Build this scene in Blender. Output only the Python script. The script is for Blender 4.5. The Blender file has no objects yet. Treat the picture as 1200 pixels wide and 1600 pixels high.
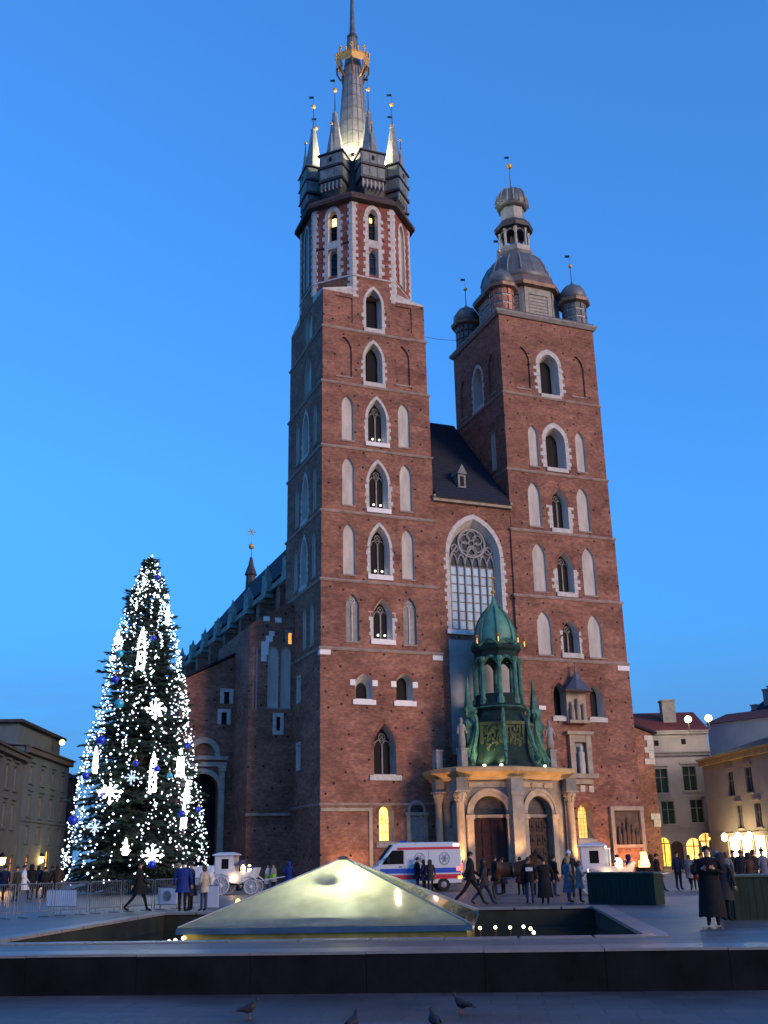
import bpy, bmesh, math, random
from math import sin, cos, pi, radians, sqrt, atan2, hypot
from mathutils import Vector, Matrix
from mathutils.geometry import tessellate_polygon

# ------------------------------------------------------------------ camera, sky, light
SC = bpy.context.scene
COL = SC.collection
CAM = Vector((-26.70, -82.18, 1.65))
FPX = 1626.73
YAW, PITCH, ROLL = radians(21.73), radians(18.43), radians(-1.16)
def cam_axes():
    f = Vector((sin(YAW)*cos(PITCH), cos(YAW)*cos(PITCH), sin(PITCH)))
    r = Vector((cos(YAW), -sin(YAW), 0)); u = r.cross(f)
    return r*cos(ROLL)+u*sin(ROLL), u*cos(ROLL)-r*sin(ROLL), f
_r, _u, _f = cam_axes()
cd = bpy.data.cameras.new('camera'); co = bpy.data.objects.new('camera', cd); COL.objects.link(co)
cd.sensor_fit = 'VERTICAL'; cd.sensor_height = 36; cd.lens = FPX*36/1600; cd.clip_end = 6000; cd.clip_start = .1
co.matrix_world = Matrix(((_r.x, _u.x, -_f.x, CAM.x), (_r.y, _u.y, -_f.y, CAM.y), (_r.z, _u.z, -_f.z, CAM.z), (0, 0, 0, 1)))
SC.camera = co
SC.view_settings.view_transform = 'Standard'; SC.view_settings.look = 'None'; SC.view_settings.exposure = 2.1; SC.view_settings.gamma = 1
SC.render.engine = 'CYCLES'
SC.cycles.use_denoising = True; SC.cycles.max_bounces = 6; SC.cycles.sample_clamp_indirect = 4
SC.cycles.use_light_tree = True

W = bpy.data.worlds.new('World'); SC.world = W; W.use_nodes = True
nt = W.node_tree; nt.nodes.clear()
SUN_AZ, SUN_EL = radians(148), radians(14)      # azimuth from +y clockwise: front right of the church
wo = nt.nodes.new('ShaderNodeOutputWorld'); bg = nt.nodes.new('ShaderNodeBackground')
sky = nt.nodes.new('ShaderNodeTexSky'); sky.sky_type = 'NISHITA'; sky.sun_disc = False
sky.sun_elevation = radians(4); sky.sun_rotation = SUN_AZ; sky.ozone_density = 6; sky.air_density = 1.0; sky.dust_density = .6
hs = nt.nodes.new('ShaderNodeHueSaturation'); hs.inputs['Saturation'].default_value = 1.0
gm = nt.nodes.new('ShaderNodeGamma'); gm.inputs['Gamma'].default_value = .68
nt.links.new(sky.outputs[0], gm.inputs['Color']); nt.links.new(gm.outputs[0], hs.inputs['Color'])
# low evening cloud bank along the horizon
geo = nt.nodes.new('ShaderNodeTexCoord')
mp = nt.nodes.new('ShaderNodeMapping'); mp.inputs['Scale'].default_value = (2.2, 2.2, 16)
nz = nt.nodes.new('ShaderNodeTexNoise'); nz.inputs['Scale'].default_value = 1.6; nz.inputs['Detail'].default_value = 5
sx = nt.nodes.new('ShaderNodeSeparateXYZ')
nt.links.new(geo.outputs['Generated'], mp.inputs['Vector']); nt.links.new(mp.outputs[0], nz.inputs['Vector']); nt.links.new(geo.outputs['Generated'], sx.inputs[0])
el = nt.nodes.new('ShaderNodeMapRange'); el.inputs['From Min'].default_value = .03; el.inputs['From Max'].default_value = .21
el.inputs['To Min'].default_value = .85; el.inputs['To Max'].default_value = 0
nt.links.new(sx.outputs['Z'], el.inputs['Value'])
cr = nt.nodes.new('ShaderNodeMapRange'); cr.inputs['From Min'].default_value = .30; cr.inputs['From Max'].default_value = .58
nt.links.new(nz.outputs['Fac'], cr.inputs['Value'])
mm = nt.nodes.new('ShaderNodeMath'); mm.operation = 'MULTIPLY'
nt.links.new(el.outputs[0], mm.inputs[0]); nt.links.new(cr.outputs[0], mm.inputs[1])
gn = nt.nodes.new('ShaderNodeMix'); gn.data_type = 'RGBA'; gn.blend_type = 'MULTIPLY'; gn.inputs['Factor'].default_value = 1; gn.inputs['B'].default_value = (.92, 1.0, 1.27, 1)
nt.links.new(hs.outputs[0], gn.inputs['A'])
hz = nt.nodes.new('ShaderNodeMapRange'); hz.inputs['From Min'].default_value = .05; hz.inputs['From Max'].default_value = .34; hz.inputs['To Min'].default_value = .9; hz.inputs['To Max'].default_value = 0
nt.links.new(sx.outputs['Z'], hz.inputs['Value'])
m0 = nt.nodes.new('ShaderNodeMix'); m0.data_type = 'RGBA'; nt.links.new(hz.outputs[0], m0.inputs['Factor']); nt.links.new(gn.outputs['Result'], m0.inputs['A']); m0.inputs['B'].default_value = (.085, .53, 1.38, 1)
mx = nt.nodes.new('ShaderNodeMix'); mx.data_type = 'RGBA'
nt.links.new(mm.outputs[0], mx.inputs['Factor']); nt.links.new(m0.outputs['Result'], mx.inputs['A'])
mx.inputs['B'].default_value = (.18, .42, .88, 1)
nt.links.new(mx.outputs['Result'], bg.inputs['Color']); bg.inputs['Strength'].default_value = .15
nt.links.new(bg.outputs[0], wo.inputs[0])

sl = bpy.data.lights.new('sun', 'SUN'); so = bpy.data.objects.new('sun', sl); COL.objects.link(so)
sl.energy = 0.64; sl.angle = radians(22); sl.color = (1, .65, .40)
sd = Vector((sin(SUN_AZ)*cos(SUN_EL), cos(SUN_AZ)*cos(SUN_EL), sin(SUN_EL)))
so.rotation_euler = sd.to_track_quat('Z', 'Y').to_euler(); so.location = sd*300

def pxg(x, y, z):
    d = _r*((x-600)/FPX)+_u*((800-y)/FPX)+_f; t = (z-CAM.z)/d.z; return CAM+d*t
def pxd(x, y, dist):
    d = _r*((x-600)/FPX)+_u*((800-y)/FPX)+_f; return CAM+d*(dist/hypot(d.x, d.y))
# ------------------------------------------------------------------ materials
MATS = {}
def _base(name, rough=.8, metal=0.0):
    m = bpy.data.materials.new(name); m.use_nodes = True
    n = m.node_tree; b = n.nodes['Principled BSDF']
    b.inputs['Roughness'].default_value = rough; b.inputs['Metallic'].default_value = metal
    return m, n, b
def mat(name, c, rough=.8, metal=0.0, var=.25, scale=1.5, bump=0.0, bscale=12, c2=None, spec=None, stretch=(1, 1, 1)):
    """procedural surface: two tones broken up by two noises, optional fine relief"""
    if name in MATS: return MATS[name]
    m, n, b = _base(name, rough, metal)
    tc = n.nodes.new('ShaderNodeTexCoord'); mp = n.nodes.new('ShaderNodeMapping'); mp.inputs['Scale'].default_value = stretch
    n.links.new(tc.outputs['Object'], mp.inputs[0])
    a = n.nodes.new('ShaderNodeTexNoise'); a.inputs['Scale'].default_value = scale; a.inputs['Detail'].default_value = 6; a.inputs['Roughness'].default_value = .65
    n.links.new(mp.outputs[0], a.inputs['Vector'])
    r = n.nodes.new('ShaderNodeValToRGB'); r.color_ramp.elements[0].position = .3; r.color_ramp.elements[1].position = .72
    c2 = c2 or tuple(min(1, x*(1+var)) for x in c)
    r.color_ramp.elements[0].color = (*[x*(1-var) for x in c], 1); r.color_ramp.elements[1].color = (*c2, 1)
    n.links.new(a.outputs['Fac'], r.inputs[0]); n.links.new(r.outputs[0], b.inputs['Base Color'])
    if spec is None and rough > .45 and not metal: spec = .18
    if spec is not None: b.inputs['Specular IOR Level'].default_value = spec
    if bump:
        d = n.nodes.new('ShaderNodeTexNoise'); d.inputs['Scale'].default_value = bscale; d.inputs['Detail'].default_value = 4
        n.links.new(tc.outputs['Object'], d.inputs['Vector'])
        bu = n.nodes.new('ShaderNodeBump'); bu.inputs['Strength'].default_value = bump; bu.inputs['Distance'].default_value = .05
        n.links.new(d.outputs['Fac'], bu.inputs['Height']); n.links.new(bu.outputs[0], b.inputs['Normal'])
    MATS[name] = m; return m
def emit(name, c, s, sample=True):
    if name in MATS: return MATS[name]
    m, n, b = _base(name, .5)
    b.inputs['Base Color'].default_value = (*[min(1, x*.8) for x in c], 1)
    tc = n.nodes.new('ShaderNodeTexCoord'); a = n.nodes.new('ShaderNodeTexNoise'); a.inputs['Scale'].default_value = 1.7; n.links.new(tc.outputs['Object'], a.inputs['Vector'])
    r = n.nodes.new('ShaderNodeValToRGB'); r.color_ramp.elements[0].position = .34; r.color_ramp.elements[1].position = .64; r.color_ramp.elements[0].color = (c[0]*.55, c[1]*.42, c[2]*.35, 1) if c[2] < .5 else (*c, 1); r.color_ramp.elements[1].color = (*c, 1)
    n.links.new(a.outputs['Fac'], r.inputs[0]); n.links.new(r.outputs[0], b.inputs['Emission Color'])
    b.inputs['Emission Strength'].default_value = s*.3
    if not sample: m.cycles.emission_sampling = 'NONE'
    MATS[name] = m; return m
def glass(name, c, rough=.08):
    m, n, b = _base(name, rough); b.inputs['Specular IOR Level'].default_value = .06; tc = n.nodes.new('ShaderNodeTexCoord')
    a = n.nodes.new('ShaderNodeTexNoise'); a.inputs['Scale'].default_value = 2.5
    n.links.new(tc.outputs['Object'], a.inputs['Vector'])
    r = n.nodes.new('ShaderNodeValToRGB'); r.color_ramp.elements[0].color = (*[x*.6 for x in c], 1); r.color_ramp.elements[1].color = (*[x*1.4 for x in c], 1)
    n.links.new(a.outputs['Fac'], r.inputs[0]); n.links.new(r.outputs[0], b.inputs['Base Color'])
    bu = n.nodes.new('ShaderNodeBump'); bu.inputs['Strength'].default_value = .06; n.links.new(a.outputs['Fac'], bu.inputs['Height']); n.links.new(bu.outputs[0], b.inputs['Normal'])
    MATS[name] = m; return m
def brick(name, cA, cB, cD, mortar=(.19, .15, .13), bs=1.0):
    """courses of brick in tone patches, sooty blotches and the dark dots of old putlog holes"""
    m, n, b = _base(name, .9); b.inputs['Specular IOR Level'].default_value = .2
    N = n.nodes.new; L = n.links.new
    tc = N('ShaderNodeTexCoord'); s = N('ShaderNodeSeparateXYZ'); L(tc.outputs['Object'], s.inputs[0])
    ad = N('ShaderNodeMath'); ad.operation = 'ADD'; L(s.outputs['X'], ad.inputs[0]); L(s.outputs['Y'], ad.inputs[1])
    cb = N('ShaderNodeCombineXYZ'); L(ad.outputs[0], cb.inputs['X']); L(s.outputs['Z'], cb.inputs['Y'])
    bt = N('ShaderNodeTexBrick'); bt.inputs['Scale'].default_value = 1; bt.inputs['Brick Width'].default_value = .34*bs; bt.inputs['Row Height'].default_value = .125*bs
    bt.inputs['Mortar Size'].default_value = .014*bs; bt.inputs['Mortar Smooth'].default_value = .3
    bt.inputs['Color1'].default_value = (*cA, 1); bt.inputs['Color2'].default_value = (*cB, 1); bt.inputs['Mortar'].default_value = (*mortar, 1)
    L(cb.outputs[0], bt.inputs['Vector'])
    mp = N('ShaderNodeMapping'); mp.inputs['Scale'].default_value = (.22, .22, .5); L(tc.outputs['Object'], mp.inputs[0])
    nz = N('ShaderNodeTexNoise'); nz.inputs['Scale'].default_value = 1.3; nz.inputs['Detail'].default_value = 8; nz.inputs['Roughness'].default_value = .7; L(mp.outputs[0], nz.inputs['Vector'])
    rp = N('ShaderNodeValToRGB'); rp.color_ramp.elements[0].position = .36; rp.color_ramp.elements[1].position = .60
    rp.color_ramp.elements[0].color = (*cD, 1); rp.color_ramp.elements[1].color = (1, 1, 1, 1); L(nz.outputs['Fac'], rp.inputs[0])
    mu = N('ShaderNodeMix'); mu.data_type = 'RGBA'; mu.blend_type = 'MULTIPLY'; mu.inputs['Factor'].default_value = .9
    L(bt.outputs['Color'], mu.inputs['A']); L(rp.outputs[0], mu.inputs['B'])
    # single odd bricks / weathering in short horizontal streaks
    mp2 = N('ShaderNodeMapping'); mp2.inputs['Scale'].default_value = (2.6, 2.6, 4.6); L(tc.outputs['Object'], mp2.inputs[0])
    n2 = N('ShaderNodeTexNoise'); n2.inputs['Scale'].default_value = 1.0; n2.inputs['Detail'].default_value = 5; L(mp2.outputs[0], n2.inputs['Vector'])
    r2 = N('ShaderNodeValToRGB'); r2.color_ramp.elements[0].position = .36; r2.color_ramp.elements[1].position = .68
    r2.color_ramp.elements[0].color = (.70, .68, .70, 1); r2.color_ramp.elements[1].color = (1.22, 1.16, 1.1, 1); L(n2.outputs['Fac'], r2.inputs[0])
    m2 = N('ShaderNodeMix'); m2.data_type = 'RGBA'; m2.blend_type = 'MULTIPLY'; m2.inputs['Factor'].default_value = .85
    L(mu.outputs['Result'], m2.inputs['A']); L(r2.outputs[0], m2.inputs['B'])
    mp4 = N('ShaderNodeMapping'); mp4.inputs['Scale'].default_value = (.28, .62, 1); L(cb.outputs[0], mp4.inputs[0])
    v4 = N('ShaderNodeTexVoronoi'); v4.inputs['Scale'].default_value = 1; v4.voronoi_dimensions = '2D'; L(mp4.outputs[0], v4.inputs['Vector'])
    h4 = N('ShaderNodeMapRange'); h4.inputs['To Min'].default_value = .80; h4.inputs['To Max'].default_value = 1.16; L(v4.outputs['Color'], h4.inputs['Value'])
    m4 = N('ShaderNodeMix'); m4.data_type = 'RGBA'; m4.blend_type = 'MULTIPLY'; m4.inputs['Factor'].default_value = 1; L(m2.outputs['Result'], m4.inputs['A']); L(h4.outputs[0], m4.inputs['B']); m2 = m4
    vo = N('ShaderNodeTexVoronoi'); vo.inputs['Scale'].default_value = .55; vo.inputs['Randomness'].default_value = .8; vo.voronoi_dimensions = '2D'; L(cb.outputs[0], vo.inputs['Vector'])
    lt = N('ShaderNodeMath'); lt.operation = 'LESS_THAN'; lt.inputs[1].default_value = .055; L(vo.outputs['Distance'], lt.inputs[0])
    m3 = N('ShaderNodeMix'); m3.data_type = 'RGBA'; L(lt.outputs[0], m3.inputs['Factor']); L(m2.outputs['Result'], m3.inputs['A']); m3.inputs['B'].default_value = (.02, .015, .015, 1)
    L(m3.outputs['Result'], b.inputs['Base Color'])
    bu = N('ShaderNodeBump'); bu.inputs['Strength'].default_value = .5; bu.inputs['Distance'].default_value = .02
    L(bt.outputs['Fac'], bu.inputs['Height']); bu.invert = True; L(bu.outputs[0], b.inputs['Normal'])
    MATS[name] = m; return m

BRICK = brick('church_brick', (.40, .190, .125), (.29, .132, .090), (.56, .53, .55))
BRICKO = brick('orange_brick', (.34, .125, .078), (.25, .09, .058), (.55, .5, .5))
BRICKR = brick('red_brick', (.36, .12, .085), (.29, .09, .066), (.62, .55, .52))
PLASTER = mat('niche_plaster', (.48, .45, .40), .9, var=.24, scale=1.1, bump=.25, stretch=(1.6, 1.6, .4))
STONE = mat('white_stone', (.50, .485, .45), .85, var=.28, scale=2.6, bump=.25)
STONEG = mat('grey_stone', (.26, .25, .235), .85, var=.3, scale=1.6, bump=.3)
SANDST = mat('sandstone', (.34, .29, .225), .85, var=.3, scale=1.3, bump=.3)
MARBLE = mat('bright_stone', (.74, .73, .71), .7, var=.12, scale=2)
STRING = mat('string_stone', (.30, .235, .20), .85, var=.35, scale=1.2, bump=.3)
DARK = glass('dark_pane', (.008, .009, .012), .5)
LEAD = mat('lead_sheet', (.13, .14, .145), .55, .35, var=.35, scale=1.2, bump=.25, bscale=5)
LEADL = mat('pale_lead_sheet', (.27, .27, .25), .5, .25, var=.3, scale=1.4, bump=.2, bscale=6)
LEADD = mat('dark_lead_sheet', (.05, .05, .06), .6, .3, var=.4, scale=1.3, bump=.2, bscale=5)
GOLD = mat('gilding', (.60, .37, .11), .55, .4, var=.3, scale=4)
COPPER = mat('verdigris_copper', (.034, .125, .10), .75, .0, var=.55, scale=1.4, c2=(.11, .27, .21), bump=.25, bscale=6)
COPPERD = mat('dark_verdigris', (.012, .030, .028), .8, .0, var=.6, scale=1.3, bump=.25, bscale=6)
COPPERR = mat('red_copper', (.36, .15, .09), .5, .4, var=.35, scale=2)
SLATE = mat('slate_roof', (.022, .027, .042), .8, spec=.08, var=.35, scale=3, bump=.3, bscale=20, stretch=(1, 1, 3))
WOOD = mat('dark_wood', (.060, .035, .026), .65, var=.45, scale=4, stretch=(1, 1, .2))
IRON = mat('black_iron', (.02, .02, .022), .5, .6)
WHITE = mat('white_paint', (.74, .76, .78), .35, var=.05)
FROST = mat('frosted_pane', (.42, .56, .64), .6, var=.18, scale=.8)

# ------------------------------------------------------------------ mesh builder
class MB:
    def __init__(s, M=None): s.v = []; s.f = []; s.mi = []; s.M = M; s.cur = 0
    def add(s, vs, fs):
        o = len(s.v); s.v += [Vector(q) for q in vs]; s.f += [tuple(i+o for i in f) for f in fs]; s.mi += [s.cur]*len(fs); return s
    def box(s, x0, x1, y0, y1, z0, z1):
        return s.add([(x0,y0,z0),(x1,y0,z0),(x1,y1,z0),(x0,y1,z0),(x0,y0,z1),(x1,y0,z1),(x1,y1,z1),(x0,y1,z1)],
            [(0,3,2,1),(4,5,6,7),(0,1,5,4),(1,2,6,5),(2,3,7,6),(3,0,4,7)])
    def obox(s, c, d, rz=0, z0=None):
        x, y, z = c; a, b, h = d[0]/2, d[1]/2, d[2]/2; o = []
        for k in (-1, 1):
            for (p, q) in ((-a,-b),(a,-b),(a,b),(-a,b)): o.append((x+p*cos(rz)-q*sin(rz), y+p*sin(rz)+q*cos(rz), z+k*h))
        return s.add(o, [(0,3,2,1),(4,5,6,7),(0,1,5,4),(1,2,6,5),(2,3,7,6),(3,0,4,7)])
    def loft(s, rings, c0=True, c1=True, closed=True):
        n = len(rings[0]); vs = [q for r in rings for q in r]; fs = []
        for k in range(len(rings)-1):
            for i in range(n if closed else n-1):
                j = (i+1) % n; fs.append((k*n+i, k*n+j, (k+1)*n+j, (k+1)*n+i))
        if c0: fs.append(tuple(reversed(range(n))))
        if c1: fs.append(tuple(range((len(rings)-1)*n, len(rings)*n)))
        return s.add(vs, fs)
    def prism(s, pts, z0, z1): return s.loft([[(x, y, z0) for x, y in pts], [(x, y, z1) for x, y in pts]])
    def lathe(s, cx, cy, prof, n=16, a0=0.0, sy=1.0):
        return s.loft([[(cx+max(r, 1e-3)*cos(a0+2*pi*i/n), cy+sy*max(r, 1e-3)*sin(a0+2*pi*i/n), z) for i in range(n)] for r, z in prof])
    def tube(s, a, b, r0, r1=None, n=6):
        a, b = Vector(a), Vector(b); r1 = r0 if r1 is None else r1; d = (b-a)
        if d.length < 1e-6: return s
        q = d.to_track_quat('Z', 'Y'); rr = []
        for p, r in ((a, r0), (b, r1)): rr.append([p+q @ Vector((r*cos(2*pi*i/n), r*sin(2*pi*i/n), 0)) for i in range(n)])
        return s.loft(rr)
    def path(s, pts, r, n=5):
        for a, b in zip(pts, pts[1:]): s.tube(a, b, r, r, n)
        return s
    def ball(s, c, r, n=8, k=5, sz=1.0):
        return s.lathe(c[0], c[1], [(r*sin(pi*i/k), c[2]-r*sz*cos(pi*i/k)) for i in range(k+1)], n)
    def build(s, name, m, parent=None, smooth=False, **kw):
        me = bpy.data.meshes.new(name)
        vs = [s.M @ q for q in s.v] if s.M is not None else s.v
        me.from_pydata(vs, [], s.f)
        for mm_ in (m if isinstance(m, (list, tuple)) else [m]): me.materials.append(mm_)
        if any(s.mi): me.polygons.foreach_set('material_index', s.mi)
        if smooth: me.polygons.foreach_set('use_smooth', [True]*len(me.polygons))
        bm = bmesh.new(); bm.from_mesh(me); bmesh.ops.recalc_face_normals(bm, faces=bm.faces); bm.to_mesh(me); bm.free()
        return link(name, me, parent, **kw)
def link(name, me, parent=None, **kw):
    o = bpy.data.objects.new(name, me); COL.objects.link(o)
    if parent is not None: o.parent = parent
    for k, v in kw.items(): o[k] = v
    return o
def empty(name, loc, rz=0, **kw):
    o = bpy.data.objects.new(name, None); COL.objects.link(o); o.location = loc; o.rotation_euler.z = rz; o.empty_display_size = .3
    for k, v in kw.items(): o[k] = v
    return o
def thing(name, label, category, loc=(0, 0, 0), rz=0, group=None):
    o = empty(name, loc, rz, label=label, category=category)
    if group: o['group'] = group
    return o
def copy_tree(o, parent=None):
    c = o.copy(); COL.objects.link(c); c.parent = parent
    for ch in list(o.children): copy_tree(ch, c)
    return c

def arch(c, w, z0, zt, rise=None, n=6, ext=0.0):
    """pointed (or round, rise = w/2) arch outline, counter-clockwise from bottom left"""
    a = w/2; h = max(rise if rise is not None else .85*w, a); R = (a*a+h*h)/(2*a); zs = zt-h
    t1 = math.acos(max(-1, min(1, (R-a)/R)))
    right = [(c+a-R+R*cos(t1*i/n), zs+R*sin(t1*i/n)) for i in range(n+1)]
    left = [(2*c-x, z) for x, z in reversed(right[:-1])]
    return [(c-a, z0-ext), (c+a, z0-ext)] + right + left
class Frame:
    """a wall plane: u along it, d into it, z up"""
    def __init__(s, o, u, d): s.o = Vector((*o[:2], 0)); s.u = Vector((*u, 0)).normalized(); s.d = Vector((*d, 0)).normalized()
    def p(s, u, d, z): return s.o+s.u*u+s.d*d+Vector((0, 0, z))
    def M(s): return Matrix(((s.u.x, s.d.x, 0, s.o.x), (s.u.y, s.d.y, 0, s.o.y), (0, 0, 1, 0), (0, 0, 0, 1)))
def sheet(mb, F, outline, holes=(), d=0.0):
    loops = [[Vector((u, z, 0)) for u, z in outline]] + [[Vector((u, z, 0)) for u, z in h] for h in holes]
    flat = [q for l in loops for q in l]
    mb.add([F.p(q.x, d, q.y) for q in flat], [tuple(t) for t in tessellate_polygon(loops)])
def ringloft(mb, F, l0, d0, l1, d1):
    mb.loft([[F.p(u, d0, z) for u, z in l0], [F.p(u, d1, z) for u, z in l1]], False, False)
def fbox(mb, F, u0, u1, d0, d1, z0, z1):
    v = [F.p(u, d, z) for z in (z0, z1) for u, d in ((u0, d0), (u1, d0), (u1, d1), (u0, d1))]
    mb.add(v, [(0,3,2,1),(4,5,6,7),(0,1,5,4),(1,2,6,5),(2,3,7,6),(3,0,4,7)])
def band(mb, F, inner, outer, d0, d1):
    """flat ring between two outlines, front at d0, back at d1"""
    mb.loft([[F.p(u, d1, z) for u, z in outer], [F.p(u, d0, z) for u, z in outer], [F.p(u, d0, z) for u, z in inner], [F.p(u, d1, z) for u, z in inner]], False, False)

RND = random.Random(7)
def surround(F, c, w, z0, zt, rise, wid, m, parent, zfrom=None, teeth=True, step=.36, name='surround', front=-.015):
    """stone dressing: alternating jamb blocks and an arch ring"""
    a = w/2; h = max(rise, a); zs = zt-h
    mb = MB()
    if zfrom is None:
        inn = [q for q in arch(c, w, zs, zt, rise)][1:]; inn = inn[1:]
        R = arch(c, w+2*wid, zs, zt+wid*1.35, rise*(w+2*wid)/w*.98)[2:]
        inn = arch(c, w, zs, zt, rise)[2:]
        n = len(inn)
        mb.loft([[F.p(u, .1, z) for u, z in R], [F.p(u, front, z) for u, z in R], [F.p(u, front, z) for u, z in inn], [F.p(u, .1, z) for u, z in inn]], False, False, False)
        ztop = zs
    else: ztop = zfrom
    z = z0; k = 0; arc = mb; mbs = {-1: mb, 1: mb} if zfrom is None else {-1: MB(), 1: MB()}
    while z < ztop-.02:
        z2 = min(z+step*RND.uniform(.8, 1.25), ztop)
        for s in (-1, 1):
            mb = mbs[s]
            ww = wid*(RND.uniform(1.15, 1.75) if (k % 2) and teeth else RND.uniform(.85, 1.1))
            u0, u1 = sorted((c+s*a, c+s*(a+ww)))
            fbox(mb, F, u0, u1, front-.006*(k % 2), .1, z, z2-.012)
        z = z2; k += 1
    if zfrom is not None: mbs[-1].build('jamb', m, parent); return mbs[1].build('jamb', m, parent)
    return arc.build(name, m, parent)
def tracery(F, c, w, z0, zt, rise, d, m, parent, lamps=False):
    mb = MB(); a = w/2; zs = zt-max(rise, a); t = .055
    fbox(mb, F, c-t, c+t, d-.12, d, z0, zs+.1)
    for s in (-1, 1):
        l = arch(c+s*a/2, a-.02, zs-.25, zs+a*.75, a*.75, 4)[2:]
        for (u0, q0), (u1, q1) in zip(l, l[1:]): mb.tube(F.p(u0, d-.06, q0), F.p(u1, d-.06, q1), .045, n=4)
    cz = zs+max(rise, a)*.52; rr = a*.42
    pts = [F.p(c+rr*cos(2*pi*i/12), d-.06, cz+rr*sin(2*pi*i/12)) for i in range(13)]
    mb.path(pts, .045, 4)
    for i in range(4): mb.tube(F.p(c, d-.06, cz), F.p(c+rr*cos(pi/4+pi/2*i), d-.06, cz+rr*sin(pi/4+pi/2*i)), .035, n=4)
    o = mb.build('tracery', m, parent)
    if lamps:
        for s in (-1, 1):
            b = MB(); b.ball(F.p(c+s*a*.5, d-.25, z0+.35), .09); b.build('lamp', emit('sill_lamp', (1, .93, .8), 5), parent)
    return o

def lancet(F, root, c, w, z0, zt, rise=None, depth=.6, inner=.70, stone=STONE, reveal=PLASTER, trac=True, sill=True, lamps=False, dress='full', wid=.27, pane=None, sillw=.25, zfrom=None, label=None, innertop=None):
    """window part with surround, splayed reveal, pane, tracery and sill; returns the hole outline"""
    rise = rise if rise is not None else w*1.05
    out = arch(c, w, z0, zt, rise)
    wi = w*inner; inn = arch(c, wi, z0+.12, (innertop or zt-.18*w), rise*inner)
    mb = MB(); ringloft(mb, F, out, 0, inn, depth)
    win = mb.build('window', reveal, root)
    if label: win['label'] = label
    mb = MB(); sheet(mb, F, inn, d=depth); mb.build('pane', pane or DARK, win)
    if pane is not None and pane.name in ('warm_window', 'amber_window'):
        b = MB()
        for i in range(1, 9): fbox(b, F, c-wi/2, c+wi/2, depth-.03, depth-.01, z0+.12+i*.33, z0+.145+i*.33)
        for i in range(1, 3): fbox(b, F, c-wi/2+i*wi/3-.012, c-wi/2+i*wi/3+.012, depth-.03, depth-.01, z0+.12, zt-.4)
        b.build('leading', IRON, win)
    if trac: tracery(F, c, wi, z0+.12, innertop or zt-.18*w, rise*inner, depth, STONEG, win, lamps)
    if dress == 'full': surround(F, c, w, z0, zt, rise, wid, stone, win)
    elif dress == 'jamb':
        surround(F, c, w, z0, zt, rise, wid, stone, win, zfrom=zfrom)
    if dress in ('jamb', 'brick'):
        mb = MB(); i2 = arch(c, w, zt-rise, zt, rise)[2:]; o2 = arch(c, w+.5, zt-rise, zt+.38, rise*(w+.5)/w)[2:]
        mb.loft([[F.p(u, .08, z) for u, z in o2], [F.p(u, -.02, z) for u, z in o2], [F.p(u, -.02, z) for u, z in i2], [F.p(u, .08, z) for u, z in i2]], False, False, False)
        mb.build('brick_arch', BRICKO, win)
    if sill:
        mb = MB(); fbox(mb, F, c-w/2-sillw, c+w/2+sillw, -.14, .10, z0-.42, z0-.004)
        fbox(mb, F, c-w/2+.02, c+w/2-.02, .08, depth, z0-.05, z0+.09); mb.build('sill', MARBLE if sill is True else sill, win)
    return out
def niche(F, root, c, w, z0, zt, depth=.2, rise=None, m=PLASTER, name='blind_niche', trac=False):
    rise = rise if rise is not None else w*.95
    out = arch(c, w, z0, zt, rise); mb = MB()
    ringloft(mb, F, out, .003, out, depth); sheet(mb, F, out, d=depth)
    o = mb.build(name, m, root)
    if trac: tracery(F, c, w*.9, z0+.05, zt-.08, rise*.9, depth+.03, STONE, o)
    mb = MB(); fbox(mb, F, c-w/2-.06, c+w/2+.06, -.07, .05, z0-.16, z0-.002); mb.build('sill', STRING, o)
    return out

# ------------------------------------------------------------------ the church
CH = thing('gothic_church', 'huge red brick gothic church with two unequal towers', 'church')
def tower_section(x0, x1, y0, y1, r, z0, z1, fholes, lholes, mb, ftop=None):
    """one storey of a square tower; front and left walls take openings"""
    X0, X1, Y0, Y1 = x0+r, x1-r, y0+r, y1-r
    Ff = Frame((0, Y0), (1, 0), (0, 1)); Fl = Frame((X0, 0), (0, 1), (1, 0))
    o = [(X0, z0), (X1, z0), (X1, z1), (X0, z1)] if not ftop else [(X0, z0), (X1, z0), (X1, z1)]+ftop+[(X0, z1)]
    sheet(mb, Ff, o, fholes); sheet(mb, Fl, [(Y0, z0), (Y1, z0), (Y1, z1), (Y0, z1)], lholes)
    mb.add([(X1, Y0, z0), (X1, Y1, z0), (X0, Y1, z0), (X1, Y0, z1), (X1, Y1, z1), (X0, Y1, z1)], [(0, 1, 4, 3), (1, 2, 5, 4)])
    mb.add([(X0, Y0, z1), (X1, Y0, z1), (X1, Y1, z1), (X0, Y1, z1)], [(0, 1, 2, 3)])
def ring(x0, x1, y0, y1, r, z, h, ov, parent, m=STRING, name='string_course'):
    """moulded string course round a square tower"""
    mb = MB()
    def sq(e, zz): return [(x0+r-e, y0+r-e, zz), (x1-r+e, y0+r-e, zz), (x1-r+e, y1-r+e, zz), (x0+r-e, y1-r+e, zz)]
    mb.loft([sq(-.05, z-h), sq(ov*.45, z-h), sq(ov, z-h*.45), sq(ov, z-h*.12), sq(-.25, z+h*.55)], False, False)
    return mb.build(name, m, parent)

# --- tall tower
N0, N1, NY0, NY1 = 0.0, 11.37, 0.0, 11.49
ZN = [0, 18.68, 24.69, 30.96, 37.16, 43.52, 49.23, 53.0]; RN = [.08, .17, .24, .31, .34, .44, .50]
OC = (5.69, 5.75); OR = 5.66
fh = {k: [] for k in range(7)}; lh = {k: [] for k in range(7)}
FN = lambda k: Frame((0, NY0+RN[k]), (1, 0), (0, 1))
LN = lambda k: Frame((N0+RN[k], 0), (0, 1), (1, 0))
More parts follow.
